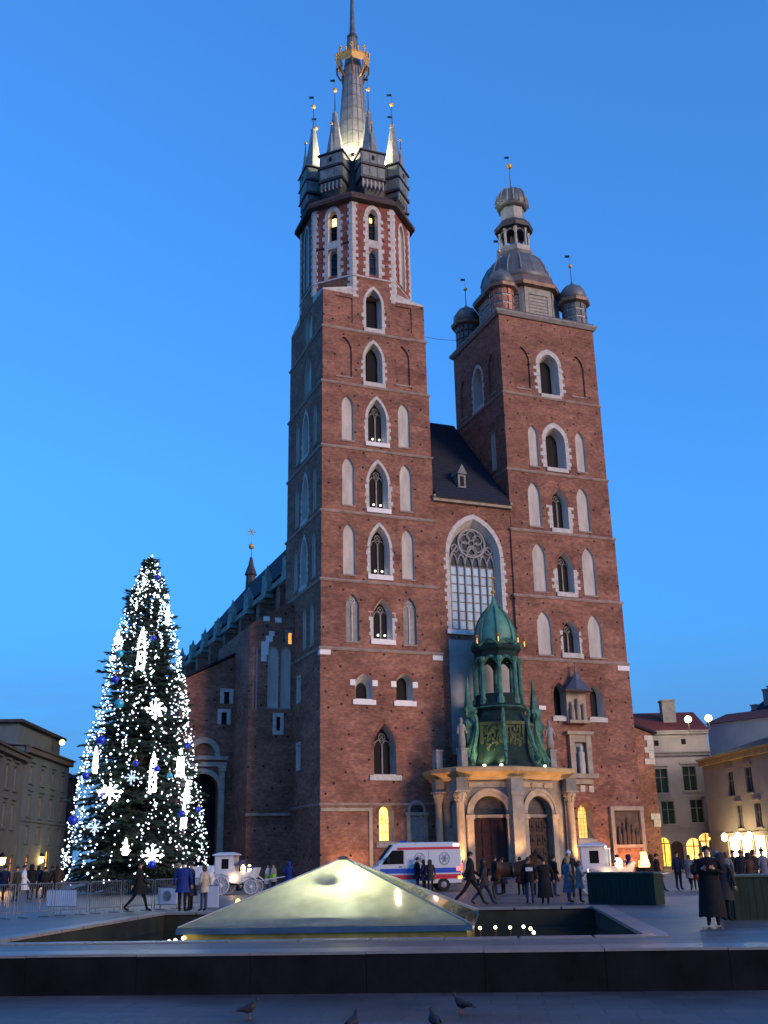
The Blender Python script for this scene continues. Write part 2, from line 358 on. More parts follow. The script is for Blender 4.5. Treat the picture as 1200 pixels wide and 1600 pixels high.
# ground storey
f = FN(0)
fh[0].append(lancet(f, CH, 3.95, 1.55, 14.34, 16.55, 1.0, .75, .62, trac=False, dress='brick', reveal=PLASTER, innertop=15.9))
fh[0].append(lancet(f, CH, 7.65, 1.55, 14.34, 16.75, 1.0, .75, .62, trac=False, dress='brick', reveal=PLASTER))
for cc in (3.95, 7.65):
    for s in (-1, 1): mb = MB(); fbox(mb, f, cc+s*1.0-.24, cc+s*1.0+.24, -.03, .1, 15.52, 16.02); mb.build('stone_block', MARBLE, CH)
fh[0].append(lancet(f, CH, 5.75, 2.0, 8.2, 12.45, 2.1, .8, .72, dress='brick', reveal=STONEG, sill=STONE, sillw=.42))
fh[0].append(lancet(f, CH, 5.75, 1.35, 2.95, 6.0, .9, .6, .58, trac=False, dress='brick', reveal=STONEG, sill=STONEG, pane=emit('warm_window', (1, .62, .14), 2.6)))
lw = LN(0)
for zz in (15.0, 9.2):
    lh[0].append([(5.75, zz), (6.6, zz), (6.6, zz+2), (5.75, zz+2)])
    mb = MB(); l = lh[0][-1]; l2 = [(5.95, zz+.15), (6.4, zz+.15), (6.4, zz+1.85), (5.95, zz+1.85)]
    ringloft(mb, lw, l, 0, l2, .4); wn = mb.build('window', PLASTER, CH)
    mb = MB(); sheet(mb, lw, l2, d=.4); mb.build('pane', DARK, wn)
    mb = MB(); band(mb, lw, l, [(5.55, zz-.2), (6.8, zz-.2), (6.8, zz+2.2), (5.55, zz+2.2)], -.02, .05); mb.build('surround', STONE, wn)
# storey 6 .. 1
f = FN(1)
fh[1].append(niche(f, CH, 3.03, 1.22, 19.3, 23.45, .22, m=STONEG, trac=True)); fh[1].append(niche(f, CH, 8.36, 1.24, 19.28, 23.45, .22, m=STONEG, trac=True))
fh[1].append(lancet(f, CH, 5.80, 1.78, 19.55, 23.2, 1.7, .65, .7, dress='jamb', lamps=True, zfrom=22.0))
for k, (zc0, zc1, zn0, zn1) in {2: (25.30, 29.85, 25.17, 29.82), 3: (31.5, 35.9, 31.57, 36.12), 4: (37.9, 42.25, 37.8, 42.24)}.items():
    f = FN(k)
    fh[k].append(niche(f, CH, 2.80, 1.14, zn0, zn1, .2)); fh[k].append(niche(f, CH, 8.38, 1.2, zn0, zn1, .2))
    fh[k].append(lancet(f, CH, 5.68, 1.86, zc0, zc1, 2.0, .65, .7, lamps=True))
f = FN(5)
fh[5].append(lancet(f, CH, 5.5, 1.72, 43.95, 48.1, 1.7, .7, .72, trac=False, sill=STONE))
fh[5].append(niche(f, CH, 2.55, 1.5, 44.2, 48.3, .16, m=BRICK)); fh[5].append(niche(f, CH, 8.4, 1.5, 44.2, 48.3, .16, m=BRICK))
f = FN(6)
top_hole = lancet(f, CH, 5.62, 1.62, 49.65, 53.95, 1.6, .7, .72, trac=False, sill=STONE); fh[6].append(top_hole)
for cc in (2.6, 8.7): fh[6].append([(cc-.85, 49.9), (cc+.85, 49.9), (cc+.85, 52.6), (cc-.85, 52.6)]); mb = MB(); ringloft(mb, f, fh[6][-1], .002, fh[6][-1], .12); sheet(mb, f, fh[6][-1], d=.12); mb.build('blind_niche', BRICK, CH)
# left wall of the tall tower
lh[1].append(niche(LN(1), CH, 2.7, .95, 19.3, 23.2, .2)); lh[1].append(niche(LN(1), CH, 4.85, .95, 19.3, 23.2, .2)); lh[1].append(niche(LN(1), CH, 8.3, .95, 19.3, 23.2, .2))
for k, (z0, z1) in {2: (25.2, 29.8), 3: (31.4, 35.9), 4: (37.8, 42.3)}.items():
    f = LN(k)
    lh[k].append(lancet(f, CH, 5.35, 1.7, z0, z1-.1, 1.8, .6, .7, reveal=PLASTER, stone=STONE, sill=STONE))
    lh[k].append(niche(f, CH, 2.4, .95, z0+.1, z1-.2, .2)); lh[k].append(niche(f, CH, 7.9, 1.0, z0+.1, z1-.2, .2))
lh[5].append(niche(LN(5), CH, 5.0, 2.1, 43.95, 48.15, .35, 1.9)); lh[6].append(niche(LN(6), CH, 4.9, 2.0, 49.6, 52.85, .35, 1.3))
mb = MB(); R22 = radians(22.5)
ow = OR*sin(R22)
for k in range(7):
    ft = None
    if k == 6: ft = [(OC[0]+ow, 53.0), (OC[0]+ow, 55.2), (OC[0]-ow, 55.2), (OC[0]-ow, 53.0)]
    tower_section(N0, N1, NY0, NY1, RN[k], ZN[k], ZN[k+1], fh[k], lh[k], mb, ft)
TN = mb.build('tower', BRICK, CH)
for k in range(6): ring(N0, N1, NY0, NY1, RN[k], ZN[k+1], .26, .13, TN)
ring(N0, N1, NY0, NY1, .08, 6.0, .2, .1, TN, STRING)
# corner stones under the lowest string course
for (x, y) in ((N0, NY0), (N1, NY0)):
    s = 1 if x == N0 else -1
    mb = MB(); mb.box(min(x-.02*s, x+1.05*s)+.06, max(x-.02*s, x+1.05*s)-.06+.0, NY0+.03, NY0+.6, 18.0, 18.46); mb.build('corner_stone', MARBLE, TN)
# framed brick panel low on the front
mb = MB(); f = FN(0)
fbox(mb, f, .1, 4.5, -.12, .02, 5.35, 5.62); fbox(mb, f, 4.22, 4.5, -.12, .02, .5, 5.346); mb.build('panel_frame', SANDST, CH)
# epitaph beside the porch
mb = MB(); l = arch(8.42, 1.2, 3.2, 5.0, .6)
fbox(mb, f, 7.45, 9.4, -.16, .02, 2.4, 3.05); fbox(mb, f, 7.5, 7.8, -.2, .02, 3.05, 5.0); fbox(mb, f, 9.05, 9.35, -.2, .02, 3.05, 5.0); fbox(mb, f, 7.4, 9.45, -.24, .02, 5.0, 5.25)
band(mb, f, arch(8.42, 1.2, 5.25, 6.0, .6), arch(8.42, 1.6, 5.25, 6.25, .8), -.15, .02); band(mb, f, l, arch(8.42, 1.4, 3.1, 5.1, .7), -.1, .02)
o = mb.build('epitaph', SANDST, CH); mb = MB(); sheet(mb, f, l, d=-.03); mb.build('tablet', STONEG, o)
mb = MB(); sheet(mb, f, arch(8.42, 1.2, 5.26, 6.0, .6), d=-.03); mb.build('tablet', mat('dark_bronze', (.05, .045, .04), .5, .4), o)

# broach caps on the tower corners
def ocv(k, R=OR): a = -pi/2-R22+k*pi/4; return (OC[0]+R*cos(a), OC[1]+R*sin(a))
cx0, cx1, cy0, cy1 = N0+.5, N1-.5, NY0+.5, NY1-.5
for (sxx, syy, ka, kb) in ((cx0, cy0, -1, 0), (cx1, cy0, 1, 2), (cx1, cy1, 3, 4), (cx0, cy1, 5, 6)):
    A, B = ocv(ka), ocv(kb); mb = MB()
    mb.loft([[(sxx, syy, 53.02), (A[0], A[1], 53.02), (B[0], B[1], 53.02)], [(sxx, syy, 53.16), (A[0], A[1], 53.9), (B[0], B[1], 53.9)]])
    mb.build('corner_cap', STONE, TN)
# octagonal storey
OFR = []
def oframe(k):
    A, B = Vector(ocv(k)), Vector(ocv(k+1)); u = (B-A).normalized(); m = (A+B)/2; d = (Vector(OC)-m).normalized()
    return Frame((m.x, m.y), (u.x, u.y), (d.x, d.y))
mb = MB(); mb2 = MB()
for k in range(8):
    f = oframe(k); h = []
    if k in (0, 7, 2, 4):
        lampy = k == 7
        h.append(lancet(f, CH, .02, 1.0, 55.55, 58.55, .75, .5, .72, trac=False, sill=False, dress='none', pane=glass('sky_pane', (.02, .035, .06), .06)))
        h.append(lancet(f, CH, .02, 1.0, 59.5, 63.05, .75, .5, .72, trac=False, sill=False, dress='none'))
        if k in (0, 7):   # lit upper part of the bugle-call room
            b = MB(); fbox(b, f, -.2, .24, .36, .46, 61.4, 62.25) if k == 7 else fbox(b, f, -.22, .05, .36, .46, 61.7, 62.2); b.build('lit_lamp', emit('warm_lamp', (1, .66, .2), 3.5), CH)
        b = MB()
        for zz in (56.6, 57.6, 60.6, 61.3): fbox(b, f, -.36, .38, .40, .47, zz, zz+.08)
        b.build('glazing_bar', WOOD, CH)
        # one continuous toothed dressing
        b = MB(); z = 55.3; q = 0
        while z < 62.2:
            z2 = z+RND.uniform(.3, .46)
            for s in (-1, 1):
                ww = RND.uniform(.5, .66) if q % 2 else RND.uniform(.3, .44)
                fbox(b, f, *sorted((.02+s*.5, .02+s*(.5+ww))), -.03, .08, z, min(z2, 62.3)-.012)
            z = z2; q += 1
        band(b, f, arch(.02, 1.0, 62.28, 63.05, .75), arch(.02, 1.75, 62.28, 63.52, 1.2), -.03, .08)
        fbox(b, f, -.48, .52, -.02, .05, 58.6, 59.45)
        b.build('surround', STONE, CH)
    else:
        h.append(niche(f, CH, 0, 1.15, 55.7, 62.9, .3, 1.0))
        surround(f, 0, 1.15, 55.7, 62.9, 1.0, .25, STONE, CH)
    sheet(mb, f, [(-ow, 55.2), (ow, 55.2), (ow, 63.7), (-ow, 63.7)], h)
    if k != 0: sheet(mb2, f, [(-ow, 53.0), (ow, 53.0), (ow, 55.2), (-ow, 55.2)])
TO = mb.build('octagon_storey', BRICKR, CH)
mb2.build('octagon_base', BRICK, TO)
mb = MB(); rg = lambda R, z: [(*ocv(k, R), z) for k in range(8)]
mb.loft([rg(OR-.02, 55.05), rg(OR+.1, 55.08), rg(OR+.1, 55.2), rg(OR-.05, 55.32)], False, False); mb.build('string_course', STONE, TO)
for k in range(8):      # toothed white quoins on every arris
    a = -pi/2-R22+k*pi/4; dx, dy = cos(a), sin(a); tx, ty = -dy, dx
    z = 52.8 if k in (0, 1) else 53.9; q = 0
    while z < 63.5:
        z2 = min(z+RND.uniform(.3, .44), 63.55); b = MB(); w1 = RND.uniform(.5, .62) if q % 2 else RND.uniform(.33, .42); w2 = RND.uniform(.5, .62) if q % 2 == 0 else RND.uniform(.33, .42)
        P = Vector((*ocv(k, OR+.035), 0)); e1 = Vector((cos(a-pi/2-R22*1.0+pi), sin(a-pi/2-R22+pi), 0)); e1 = (Vector((*ocv(k-1), 0))-Vector((*ocv(k), 0))).normalized(); e2 = (Vector((*ocv(k+1), 0))-Vector((*ocv(k), 0))).normalized()
        I = Vector((-dx, -dy, 0))*.2
        pts = [P, P+e2*w2, P+e2*w2+I, P+I*1.3, P+e1*w1+I, P+e1*w1]
        b.prism([(p_.x, p_.y) for p_ in pts], z, z2-.012); b.build('quoin', STONE, TO)
        z = z2; q += 1
# --- helm: eave, turrets, spire, crown
mb = MB(); mb.loft([rg(OR-.3, 63.45), rg(OR+.3, 63.5), rg(OR+.62, 63.6), rg(OR+.62, 63.95), rg(OR-.1, 64.75), rg(4.7, 65.2)]); EAV = mb.build('helm_eave', mat('eave_wood', (.075, .05, .048), .7, var=.3), CH)
mb = MB()
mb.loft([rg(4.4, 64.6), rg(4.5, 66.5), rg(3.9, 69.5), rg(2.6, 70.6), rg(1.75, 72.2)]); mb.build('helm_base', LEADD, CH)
mb = MB(); R8 = lambda R, z: [(OC[0]+R*cos(-pi/2+i*pi/8-R22), OC[1]+R*sin(-pi/2+i*pi/8-R22), z) for i in range(16)]
def spr(R, z): return [(OC[0]+R*(1 if i % 2 == 0 else .955)*cos(-pi/2-R22+i*pi/8), OC[1]+R*(1 if i % 2 == 0 else .955)*sin(-pi/2-R22+i*pi/8), z) for i in range(16)]
mb.loft([spr(r, z) for r, z in ((1.78, 70.8), (1.72, 72.5), (1.62, 74.2), (1.48, 77), (1.25, 80.5), (1.02, 83.6), (.86, 85.4), (.72, 86.5), (.52, 88.6))])
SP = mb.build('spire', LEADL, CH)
mb = MB()      # raised seams on the sheet lead
for i in range(16):
    a = -pi/2-R22+i*pi/8; k = 1.0 if i % 2 == 0 else .955
    pts = [(OC[0]+(r*k+.01)*cos(a), OC[1]+(r*k+.01)*sin(a), z) for r, z in ((1.72, 72.5), (1.48, 77), (1.25, 80.5), (1.02, 83.6), (.72, 86.5), (.52, 88.6))]
    mb.path(pts, .035, 4)
for z, r in ((73.6, 1.66), (75.2, 1.57), (76.8, 1.49), (78.4, 1.385), (80, 1.28), (81.6, 1.17)):
    mb.loft([spr(r+.012, z), spr(r+.03, z+.03), spr(r+.008, z+.08)], False, False)
mb.build('lead_seam', LEAD, SP, kind='stuff')
mb = MB(); mb.lathe(*OC, [(.5, 88.5), (.58, 88.75), (.42, 89.0), (.33, 89.4), (.22, 93), (.10, 97.5), (.02, 99)], 10); mb.build('needle', LEAD, SP)
mb = MB(); mb.lathe(*OC, [(.3, 88.45), (.56, 88.6), (.62, 88.85), (.5, 89.1), (.3, 89.2)], 12); mb.build('collar', LEADD, SP)
# gilded crown with open arches under it
def crown_ring(R, z): return [(OC[0]+R*cos(-pi/2-R22+i*pi/4), OC[1]+R*sin(-pi/2-R22+i*pi/4), z) for i in range(8)]
mb = MB()
mb.loft([crown_ring(1.62, 84.75), crown_ring(1.74, 84.7), crown_ring(1.85, 85.55), crown_ring(1.72, 85.6)], False, False)
mb.loft([crown_ring(1.62, 84.75), crown_ring(1.76, 84.62), crown_ring(1.80, 84.85)], False, False); mb.loft([crown_ring(1.72, 85.6), crown_ring(1.9, 85.5), crown_ring(1.88, 85.68)], False, False)
for i in range(16):
    a = -pi/2-R22+i*pi/8; R = 1.84*(1 if i % 2 == 0 else .93); h = .85 if i % 2 == 0 else .5
    c = Vector((OC[0]+R*cos(a), OC[1]+R*sin(a), 85.6))
    mb.tube(c, c+Vector((0, 0, h)), .09, .05, 5)
    for dz, rr in ((h, .17), (h*.6, .13)): mb.ball(c+Vector((0, 0, dz)), rr, 6, 4)
    t = Vector((-sin(a), cos(a), 0))
    if i % 2 == 0: mb.ball(c+Vector((0, 0, h*.75))+t*.16, .1, 6, 4); mb.ball(c+Vector((0, 0, h*.75))-t*.16, .1, 6, 4)
mb.build('crown', GOLD, SP)
for i in range(8):
    mb = MB(); a = -pi/2-R22+i*pi/4; pts = [(OC[0]+r*cos(a), OC[1]+r*sin(a), z) for r, z in ((1.02, 82.9), (1.42, 83.1), (1.72, 83.75), (1.74, 84.7))]; mb.path(pts, .11, 5); mb.build('crown_bracket', mat('bronze_bracket', (.26, .13, .08), .4, .8), SP)
# gilded balls, vanes
def finial(x, y, z0, z1, rb, parent, vane=True, vr=RND.uniform(0, 3)):
    b = MB(); b.lathe(x, y, [(.07, z0), (.05, z0+(z1-z0)*.5), (.03, z1)], 6)
    if vane: b.tube((x, y, z1), (x, y, z1+1.5), .018, .012, 4)
    b.build('rod', LEADD, parent)
    b = MB(); b.ball((x, y, z1), rb, 10, 7); b.build('ball', GOLD, parent)
    if vane:
        b = MB(); ca, sa = cos(2.6), sin(2.6)
        pr = [(0, 0), (.55, .08), (.42, .2), (.55, .34), (0, .3)]
        b.loft([[(x+q*ca+.012*sa, y+q*sa-.012*ca, z1+1.05+w_) for q, w_ in pr], [(x+q*ca-.012*sa, y+q*sa+.012*ca, z1+1.05+w_) for q, w_ in pr]]); b.build('vane', IRON, parent)
# eight box turrets round the spire
for k in range(8):
    a = -pi/2-pi/4+k*pi/4; f = Frame((OC[0], OC[1]), (-sin(a), cos(a)), (-cos(a), -sin(a)))
    hw = 1.27; RO = 5.72; RI = 3.2
    big = True
    mb = MB()
    def sec(hw_, ro, z, ri=RI): return [f.p(-hw_, -ro, z), f.p(hw_, -ro, z), f.p(hw_, -ri, z), f.p(-hw_, -ri, z)]
    mb.loft([sec(.45, 4.7, 64.6), sec(.8, 5.1, 65.2), sec(hw-.1, 5.45, 65.7), sec(hw-.1, 5.48, 66.3), sec(hw, RO-.12, 66.42), sec(hw, RO-.12, 69.5), sec(.4, RO-1, 69.6)])
    T = mb.build('turret', LEAD, CH)
    mb = MB()
    for z, e in ((66.42, .12), (68.0, .14), (69.62, .17)):
        mb.loft([sec(hw-.02, RO-.14, z-.18), sec(hw+e, RO-.12+e, z-.12), sec(hw+e, RO-.12+e, z+.02), sec(hw-.02, RO-.14, z+.14)], False, False)
    mb.build('moulding', LEADD, T)
    mb = MB()      # sheet panels proud of the box
    for (z0, z1) in ((66.62, 67.75), (68.18, 69.35)):
        GGL = mat('grey_green_lead', (.17, .20, .19), .6, .1, var=.45, scale=1.5)
        for i in range(3): mb = MB(); fbox(mb, f, -hw+.12+i*.8, -hw+.12+i*.8+.72, -RO+.06, -RO+.14, z0, z1); mb.build('lead_panel', GGL, T)
        for s in (-1, 1):
            for i in range(2): mb = MB(); u = hw if s > 0 else -hw; fbox(mb, f, *sorted((u, u+s*.05)), -RO+.25+i*1.1, -RO+.25+i*1.1+1.0, z0, z1); mb.build('lead_panel', GGL, T)
    mb = MB(); fbox(mb, f, -.14, .14, -RO+.03, -RO+.1, 68.55, 69.05); mb.build('hatch', DARK, T)
    mb = MB()      # pendant arcade under the box
    for i in range(6):
        u = -hw+.2+i*(2*hw-.4)/5
        fbox(mb, f, u-.07, u+.07, -5.56, -5.42, 65.4, 66.3); mb.ball(f.p(u, -5.49, 65.35), .1, 6, 4)
        if i < 5: mb.path([f.p(u, -5.5, 66.0), f.p(u+.12, -5.5, 66.2), f.p(u+.28, -5.5, 66.22), f.p(u+(2*hw-.4)/5, -5.5, 66.0)], .06, 4)
    mb.build('pendant_arcade', LEADL, T)
    # spirelet
    c = f.p(0, -4.52, 0); mb = MB(); n8 = 8
    mb.loft([[Vector((c.x, c.y, z))+f.u*(r*1.0*cos(pi/8+i*pi/4))+f.d*(r*sin(pi/8+i*pi/4)) for i in range(8)] for r, z in ((1.28, 69.55), (.92, 70.5), (.60, 72.4), (.26, 75.0), (.30, 75.15), (.2, 75.35), (.08, 75.5))])
    mb.build('spirelet', mat('spirelet_lead', (.24, .255, .245), .5, .25, var=.3, scale=1.5, bump=.2), T)
    finial(c.x, c.y, 75.4, 78.2, .24, T)
    c = f.p(0, -5.4, 0); mb = MB()
    mb.lathe(c.x, c.y, [(.42, 69.6), (.26, 70.5), (.1, 71.9), (.13, 72.0), (.05, 72.15)], 6); mb.build('spirelet', MATS['spirelet_lead'], T)
    finial(c.x, c.y, 72.1, 73.3, .16, T, vane=False)
# up-lights of the helm: small fixtures between turrets, shining on the spire
def spot(name, loc, tgt, energy, color, angle, blend=.6, parent=None, size=.12):
    l = bpy.data.lights.new(name, 'SPOT'); l.energy = energy*.3; l.color = color; l.spot_size = radians(angle); l.spot_blend = blend; l.shadow_soft_size = size
    o = bpy.data.objects.new(name, l); COL.objects.link(o); o.location = loc
    o.rotation_euler = (Vector(tgt)-Vector(loc)).to_track_quat('-Z', 'Y').to_euler()
    if parent: o.parent = parent
    return o
for k in range(8):
    a = -pi/2-R22+k*pi/4; p0 = Vector((OC[0]+3.15*cos(a), OC[1]+3.15*sin(a), 71.0))
    b = MB(); b.obox(p0-Vector((0, 0, .12)), (.3, .3, .2), a); b.build('floodlight', IRON, CH)
    l = bpy.data.lights.new('spire_uplight', 'POINT'); l.energy = 400; l.color = (1, .86, .54); l.shadow_soft_size = .12; o = bpy.data.objects.new('spire_uplight', l); COL.objects.link(o); o.location = p0+Vector((0, 0, .25)); o.parent = CH

# --- lower tower
S0, S1, SY0, SY1 = 18.70, 30.64, 0.0, 11.63
ZS = [0, 18.72, 24.6, 31.01, 37.12, 45.26, 54.0]; RS = [.1, .16, .25, .36, .40, .44]
fh = {k: [] for k in range(6)}; lh = {k: [] for k in range(6)}
FS = lambda k: Frame((0, SY0+RS[k]), (1, 0), (0, 1)); LS = lambda k: Frame((S0+RS[k], 0), (0, 1), (1, 0))
f = FS(0)
fh[0].append(lancet(f, CH, 22.85, 1.3, 13.5, 16.6, 1.2, .7, .65, trac=False, dress='brick', reveal=STONEG, sill=STONE))
fh[0].append(lancet(f, CH, 26.7, 1.4, 13.5, 16.6, 1.2, .7, .65, trac=False, dress='brick', reveal=PLASTER, sill=STONE))
fh[0].append(lancet(f, CH, 24.55, 1.5, 2.95, 6.1, 1.1, .6, .6, trac=False, dress='brick', reveal=SANDST, sill=STONEG, pane=emit('amber_window', (1, .55, .12), 1.0)))
for k, (c0, c1, a0, a1, lit) in {1: (19.3, 22.6, 19.09, 23.2, 0), 2: (25.1, 29.2, 25.05, 29.8, 0), 3: (31.45, 35.6, 31.47, 35.98, 0)}.items():
    f = FS(k); wN = {1: 1.5, 2: 1.42, 3: 1.36}[k]
    fh[k].append(niche(f, CH, 21.78, wN, a0, a1, .2)); fh[k].append(niche(f, CH, 27.18, wN, a0, a1, .2))
    fh[k].append(lancet(f, CH, 24.55, 1.75, c0, c1, 1.7, .7, .72, dress='jamb', sill=STONE, zfrom=c0+2.3, wid=.4 if k > 1 else .18))
f = FS(4)
fh[4].append(niche(f, CH, 22.13, 1.08, 37.65, 42.0, .2)); fh[4].append(niche(f, CH, 27.45, 1.08, 37.65, 42.0, .2))
fh[4].append(lancet(f, CH, 24.6, 2.2, 37.7, 42.0, 1.5, .95, .66, trac=False, wid=.42, sill=STONE, sillw=.1))
f = FS(5)
fh[5].append(lancet(f, CH, 24.55, 2.15, 45.6, 50.1, 1.3, 1.0, .7, trac=False, wid=.42, sill=STONE, sillw=.1))
fh[5].append(niche(f, CH, 21.5, 1.6, 45.9, 50.5, .16, m=BRICK)); fh[5].append(niche(f, CH, 27.85, 1.6, 45.9, 50.5, .16, m=BRICK))
lh[5].append(lancet(LS(5), CH, 5.8, 2.0, 45.7, 50.2, 1.4, 1.0, .7, trac=False, sill=STONE)); lh[5].append(niche(LS(5), CH, 2.6, 1.4, 45.9, 50.3, .16, m=BRICK)); lh[5].append(niche(LS(5), CH, 9.2, 1.4, 45.9, 50.3, .16, m=BRICK))
lh[4].append(niche(LS(4), CH, 3.0, .95, 37.8, 42.0, .2))
mb = MB()
for k in range(6): tower_section(S0, S1, SY0, SY1, RS[k], ZS[k], ZS[k+1], fh[k], lh[k], mb)
TS = mb.build('tower', BRICK, CH)
for k in range(5): ring(S0, S1, SY0, SY1, RS[k], ZS[k+1], .26, .13, TS)
ring(S0, S1, SY0, SY1, .44, 54.3, .55, .38, TS, STONEG, 'cornice')
mb = MB(); mb.box(S0+.3, S1-.3, SY0+.3, SY1-.3, 54.0, 54.5); mb.build('tower_roof', LEADD, TS)
mb = MB(); mb.box(S1-1.35, S1-.08, .05, .4, 17.95, 18.42); mb.build('corner_stone', MARBLE, TS)
mb = MB(); mb.box(20.6, 21.3, .02, .3, 14.05, 14.4); mb.build('corner_stone', MARBLE, TS)
# its baroque helm
SX, SYc = 24.67, 5.82
o8 = lambda R, z, n=8: [(SX+R*cos(-pi/2-R22+i*2*pi/n), SYc+R*sin(-pi/2-R22+i*2*pi/n), z) for i in range(n)]
def bulb(prof): return [o8(r, z) for r, z in prof]
mb = MB(); mb.loft(bulb([(4.3, 54.4), (4.3, 58.6)])); H = mb.build('helm_drum', LEADL, CH)
mb = MB()
for k in range(8):
    a = -pi/2+k*pi/4; ff = Frame((SX+4.3*cos(R22)*cos(a), SYc+4.3*cos(R22)*sin(a)), (-sin(a), cos(a)), (-cos(a), -sin(a)))
    for s in (-1, 1): fbox(mb, ff, *sorted((s*1.15, s*1.55)), -.1, .05, 54.5, 58.4)
    fbox(mb, ff, -1.55, 1.55, -.12, .05, 57.7, 58.5)
    for i in range(7): fbox(mb, ff, -1.1, 1.1, -.07, .02, 55.0+i*.38, 55.3+i*.38)
mb.build('drum_boards', mat('weathered_boards', (.33, .32, .28), .7, var=.3, scale=3), H, kind='stuff')
mb = MB(); mb.loft(bulb([(4.2, 58.4), (4.95, 58.6), (5.05, 58.95), (4.8, 59.3), (4.0, 60.3), (3.3, 60.75)])); mb.build('helm_eave', mat('copper_eave', (.20, .125, .09), .55, .3, var=.4), H)
mb = MB(); mb.loft(bulb([(4.05, 60.2), (4.0, 60.9), (3.75, 61.9), (3.2, 63.0), (2.4, 63.8), (1.95, 64.4), (2.1, 64.5)])); mb.build('lower_dome', LEAD, H, True)
mb = MB(); mb.loft(bulb([(1.9, 64.4), (2.05, 64.6), (2.05, 65.2), (1.75, 65.4)])); mb.build('lantern_base', LEADL, H)
for k in range(8):
    mb = MB(); x, y = o8(1.55, 0)[k][:2]; mb.lathe(x, y, [(.2, 65.3), (.16, 65.5), (.16, 67.3), (.24, 67.5), (.24, 67.75)], 6)
    x2, y2 = o8(1.55, 0)[(k+1) % 8][:2]; pts = [(x+(x2-x)*t, y+(y2-y)*t, 67.1+.5*sin(pi*t)) for t in (0, .25, .5, .75, 1)]; mb.path(pts, .11, 4); mb.build('lantern_column', LEADL, H)
mb = MB(); mb.lathe(SX, SYc, [(.5, 65.2), (.5, 67.9)], 8); mb.build('lantern_core', LEADD, H)
mb = MB(); mb.loft(bulb([(1.6, 67.6), (2.1, 67.75), (2.2, 68.2), (1.75, 68.7), (1.4, 69.0)])); mb.build('lantern_cornice', LEADD, H)
mb = MB(); mb.loft(bulb([(1.35, 68.8), (1.33, 70.6), (1.6, 70.8)])); mb.build('neck', LEADL, H)
mb = MB(); mb.loft(bulb([(1.5, 70.6), (1.78, 70.9), (1.85, 71.5), (1.72, 72.3), (1.3, 72.95), (.6, 73.35), (.2, 73.7)])); mb.build('upper_dome', LEAD, H, True)
for k in range(16):
    a = -pi/2-R22+k*pi/8; cc = 1 if k % 2 == 0 else cos(R22)
    for prof in (((1.87, 71.0), (1.88, 71.5), (1.74, 72.3), (1.32, 72.97), (.62, 73.38)), ((4.03, 60.9), (3.78, 61.9), (3.23, 63.0), (2.43, 63.82))):
        mb = MB(); mb.path([(SX+r*cc*cos(a), SYc+r*cc*sin(a), z) for r, z in prof], .07, 4); mb.build('dome_rib', LEADL, H)
finial(SX, SYc, 73.6, 76.65, .34, H)
for i, (x, y) in enumerate(((20.35, 1.75), (29.0, 1.75), (20.35, 9.9), (29.0, 9.9))):
    q = lambda R, z: [(x+R*cos(-pi/2-R22+j*pi/4), y+R*sin(-pi/2-R22+j*pi/4), z) for j in range(8)]
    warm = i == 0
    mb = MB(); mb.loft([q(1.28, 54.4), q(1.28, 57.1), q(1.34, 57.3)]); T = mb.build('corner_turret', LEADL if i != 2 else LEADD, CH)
    mb = MB()
    for j in range(16):
        a = -pi/2-R22+(j+.5)*pi/8
        for zz in (54.6, 55.5, 56.4): mb.obox((x+1.25*cos(a), y+1.25*sin(a), zz+.38), (.08, .36, .7), a)
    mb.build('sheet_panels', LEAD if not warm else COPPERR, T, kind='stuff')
    mb = MB(); mb.loft([q(1.25, 57.0), q(1.75, 57.2), q(1.8, 57.55), q(1.3, 57.8)]); mb.build('turret_eave', MATS['copper_eave'], T)
    mb = MB(); mb.loft([q(1.35, 57.6), q(1.5, 58.0), q(1.45, 58.6), q(1.0, 59.3), q(.35, 59.7), q(.1, 60.0)]); mb.build('turret_dome', LEAD, T, True)
    finial(x, y, 59.8, 62.1, .22, T)

# --- middle bay with the great window
f = Frame((0, .42), (1, 0), (0, 1)); X0c, X1c = 11.0, 19.1
gw = lancet(f, CH, 15.12, 5.2, 20.9, 31.5, 3.5, .75, .87, trac=False, sill=False, wid=.36, innertop=30.9, label='great pointed window over the porch')
mb = MB(); sheet(mb, f, [(X0c, 0), (X1c, 0), (X1c, 33.3), (X0c, 33.3)], [gw]); mb.build('west_wall', BRICK, CH)
mb = MB(); fbox(mb, f, X0c, X1c, -.5, .1, 33.15, 33.4); fbox(mb, f, X0c, X1c, -.34, .1, 32.85, 33.146); mb.build('eave_cornice', SANDST, CH)
gwo = [o for o in CH.children if o.get('label') == 'great pointed window over the porch'][0]
wi = 5.2*.87; u0 = 15.12-wi/2; nc = 6; cw = wi/nc; d = .70
for i in range(nc):
    for j in range(7):
        z0 = 21.15+j*.84; zt = z0+.84
        mb = MB(); tl = RND.uniform(-.02, .02)
        mb.add([f.p(u0+i*cw+.05, d+tl, z0+.04), f.p(u0+(i+1)*cw-.05, d-tl, z0+.04), f.p(u0+(i+1)*cw-.05, d-tl*.5, zt-.04), f.p(u0+i*cw+.05, d+tl*.5, zt-.04)], [(0, 1, 2, 3)])
        mb.build('pane', FROST if RND.random() < .75 else mat('frosted_pane_dim', (.34, .43, .49), .5, var=.15), gwo)
for i in range(nc+1): mb = MB(); fbox(mb, f, u0+i*cw-.05, u0+i*cw+.05, d-.16, d+.04, 21.0, 27.1); mb.build('mullion', STONEG, gwo)
for j in range(8): mb = MB(); fbox(mb, f, u0, u0+wi, d-.06, d+.03, 21.12+j*.84-.03, 21.12+j*.84+.03); mb.build('saddle_bar', STONEG, gwo)
mb = MB(); dd = d-.08                 # tracery: six small arches, three big, a rose
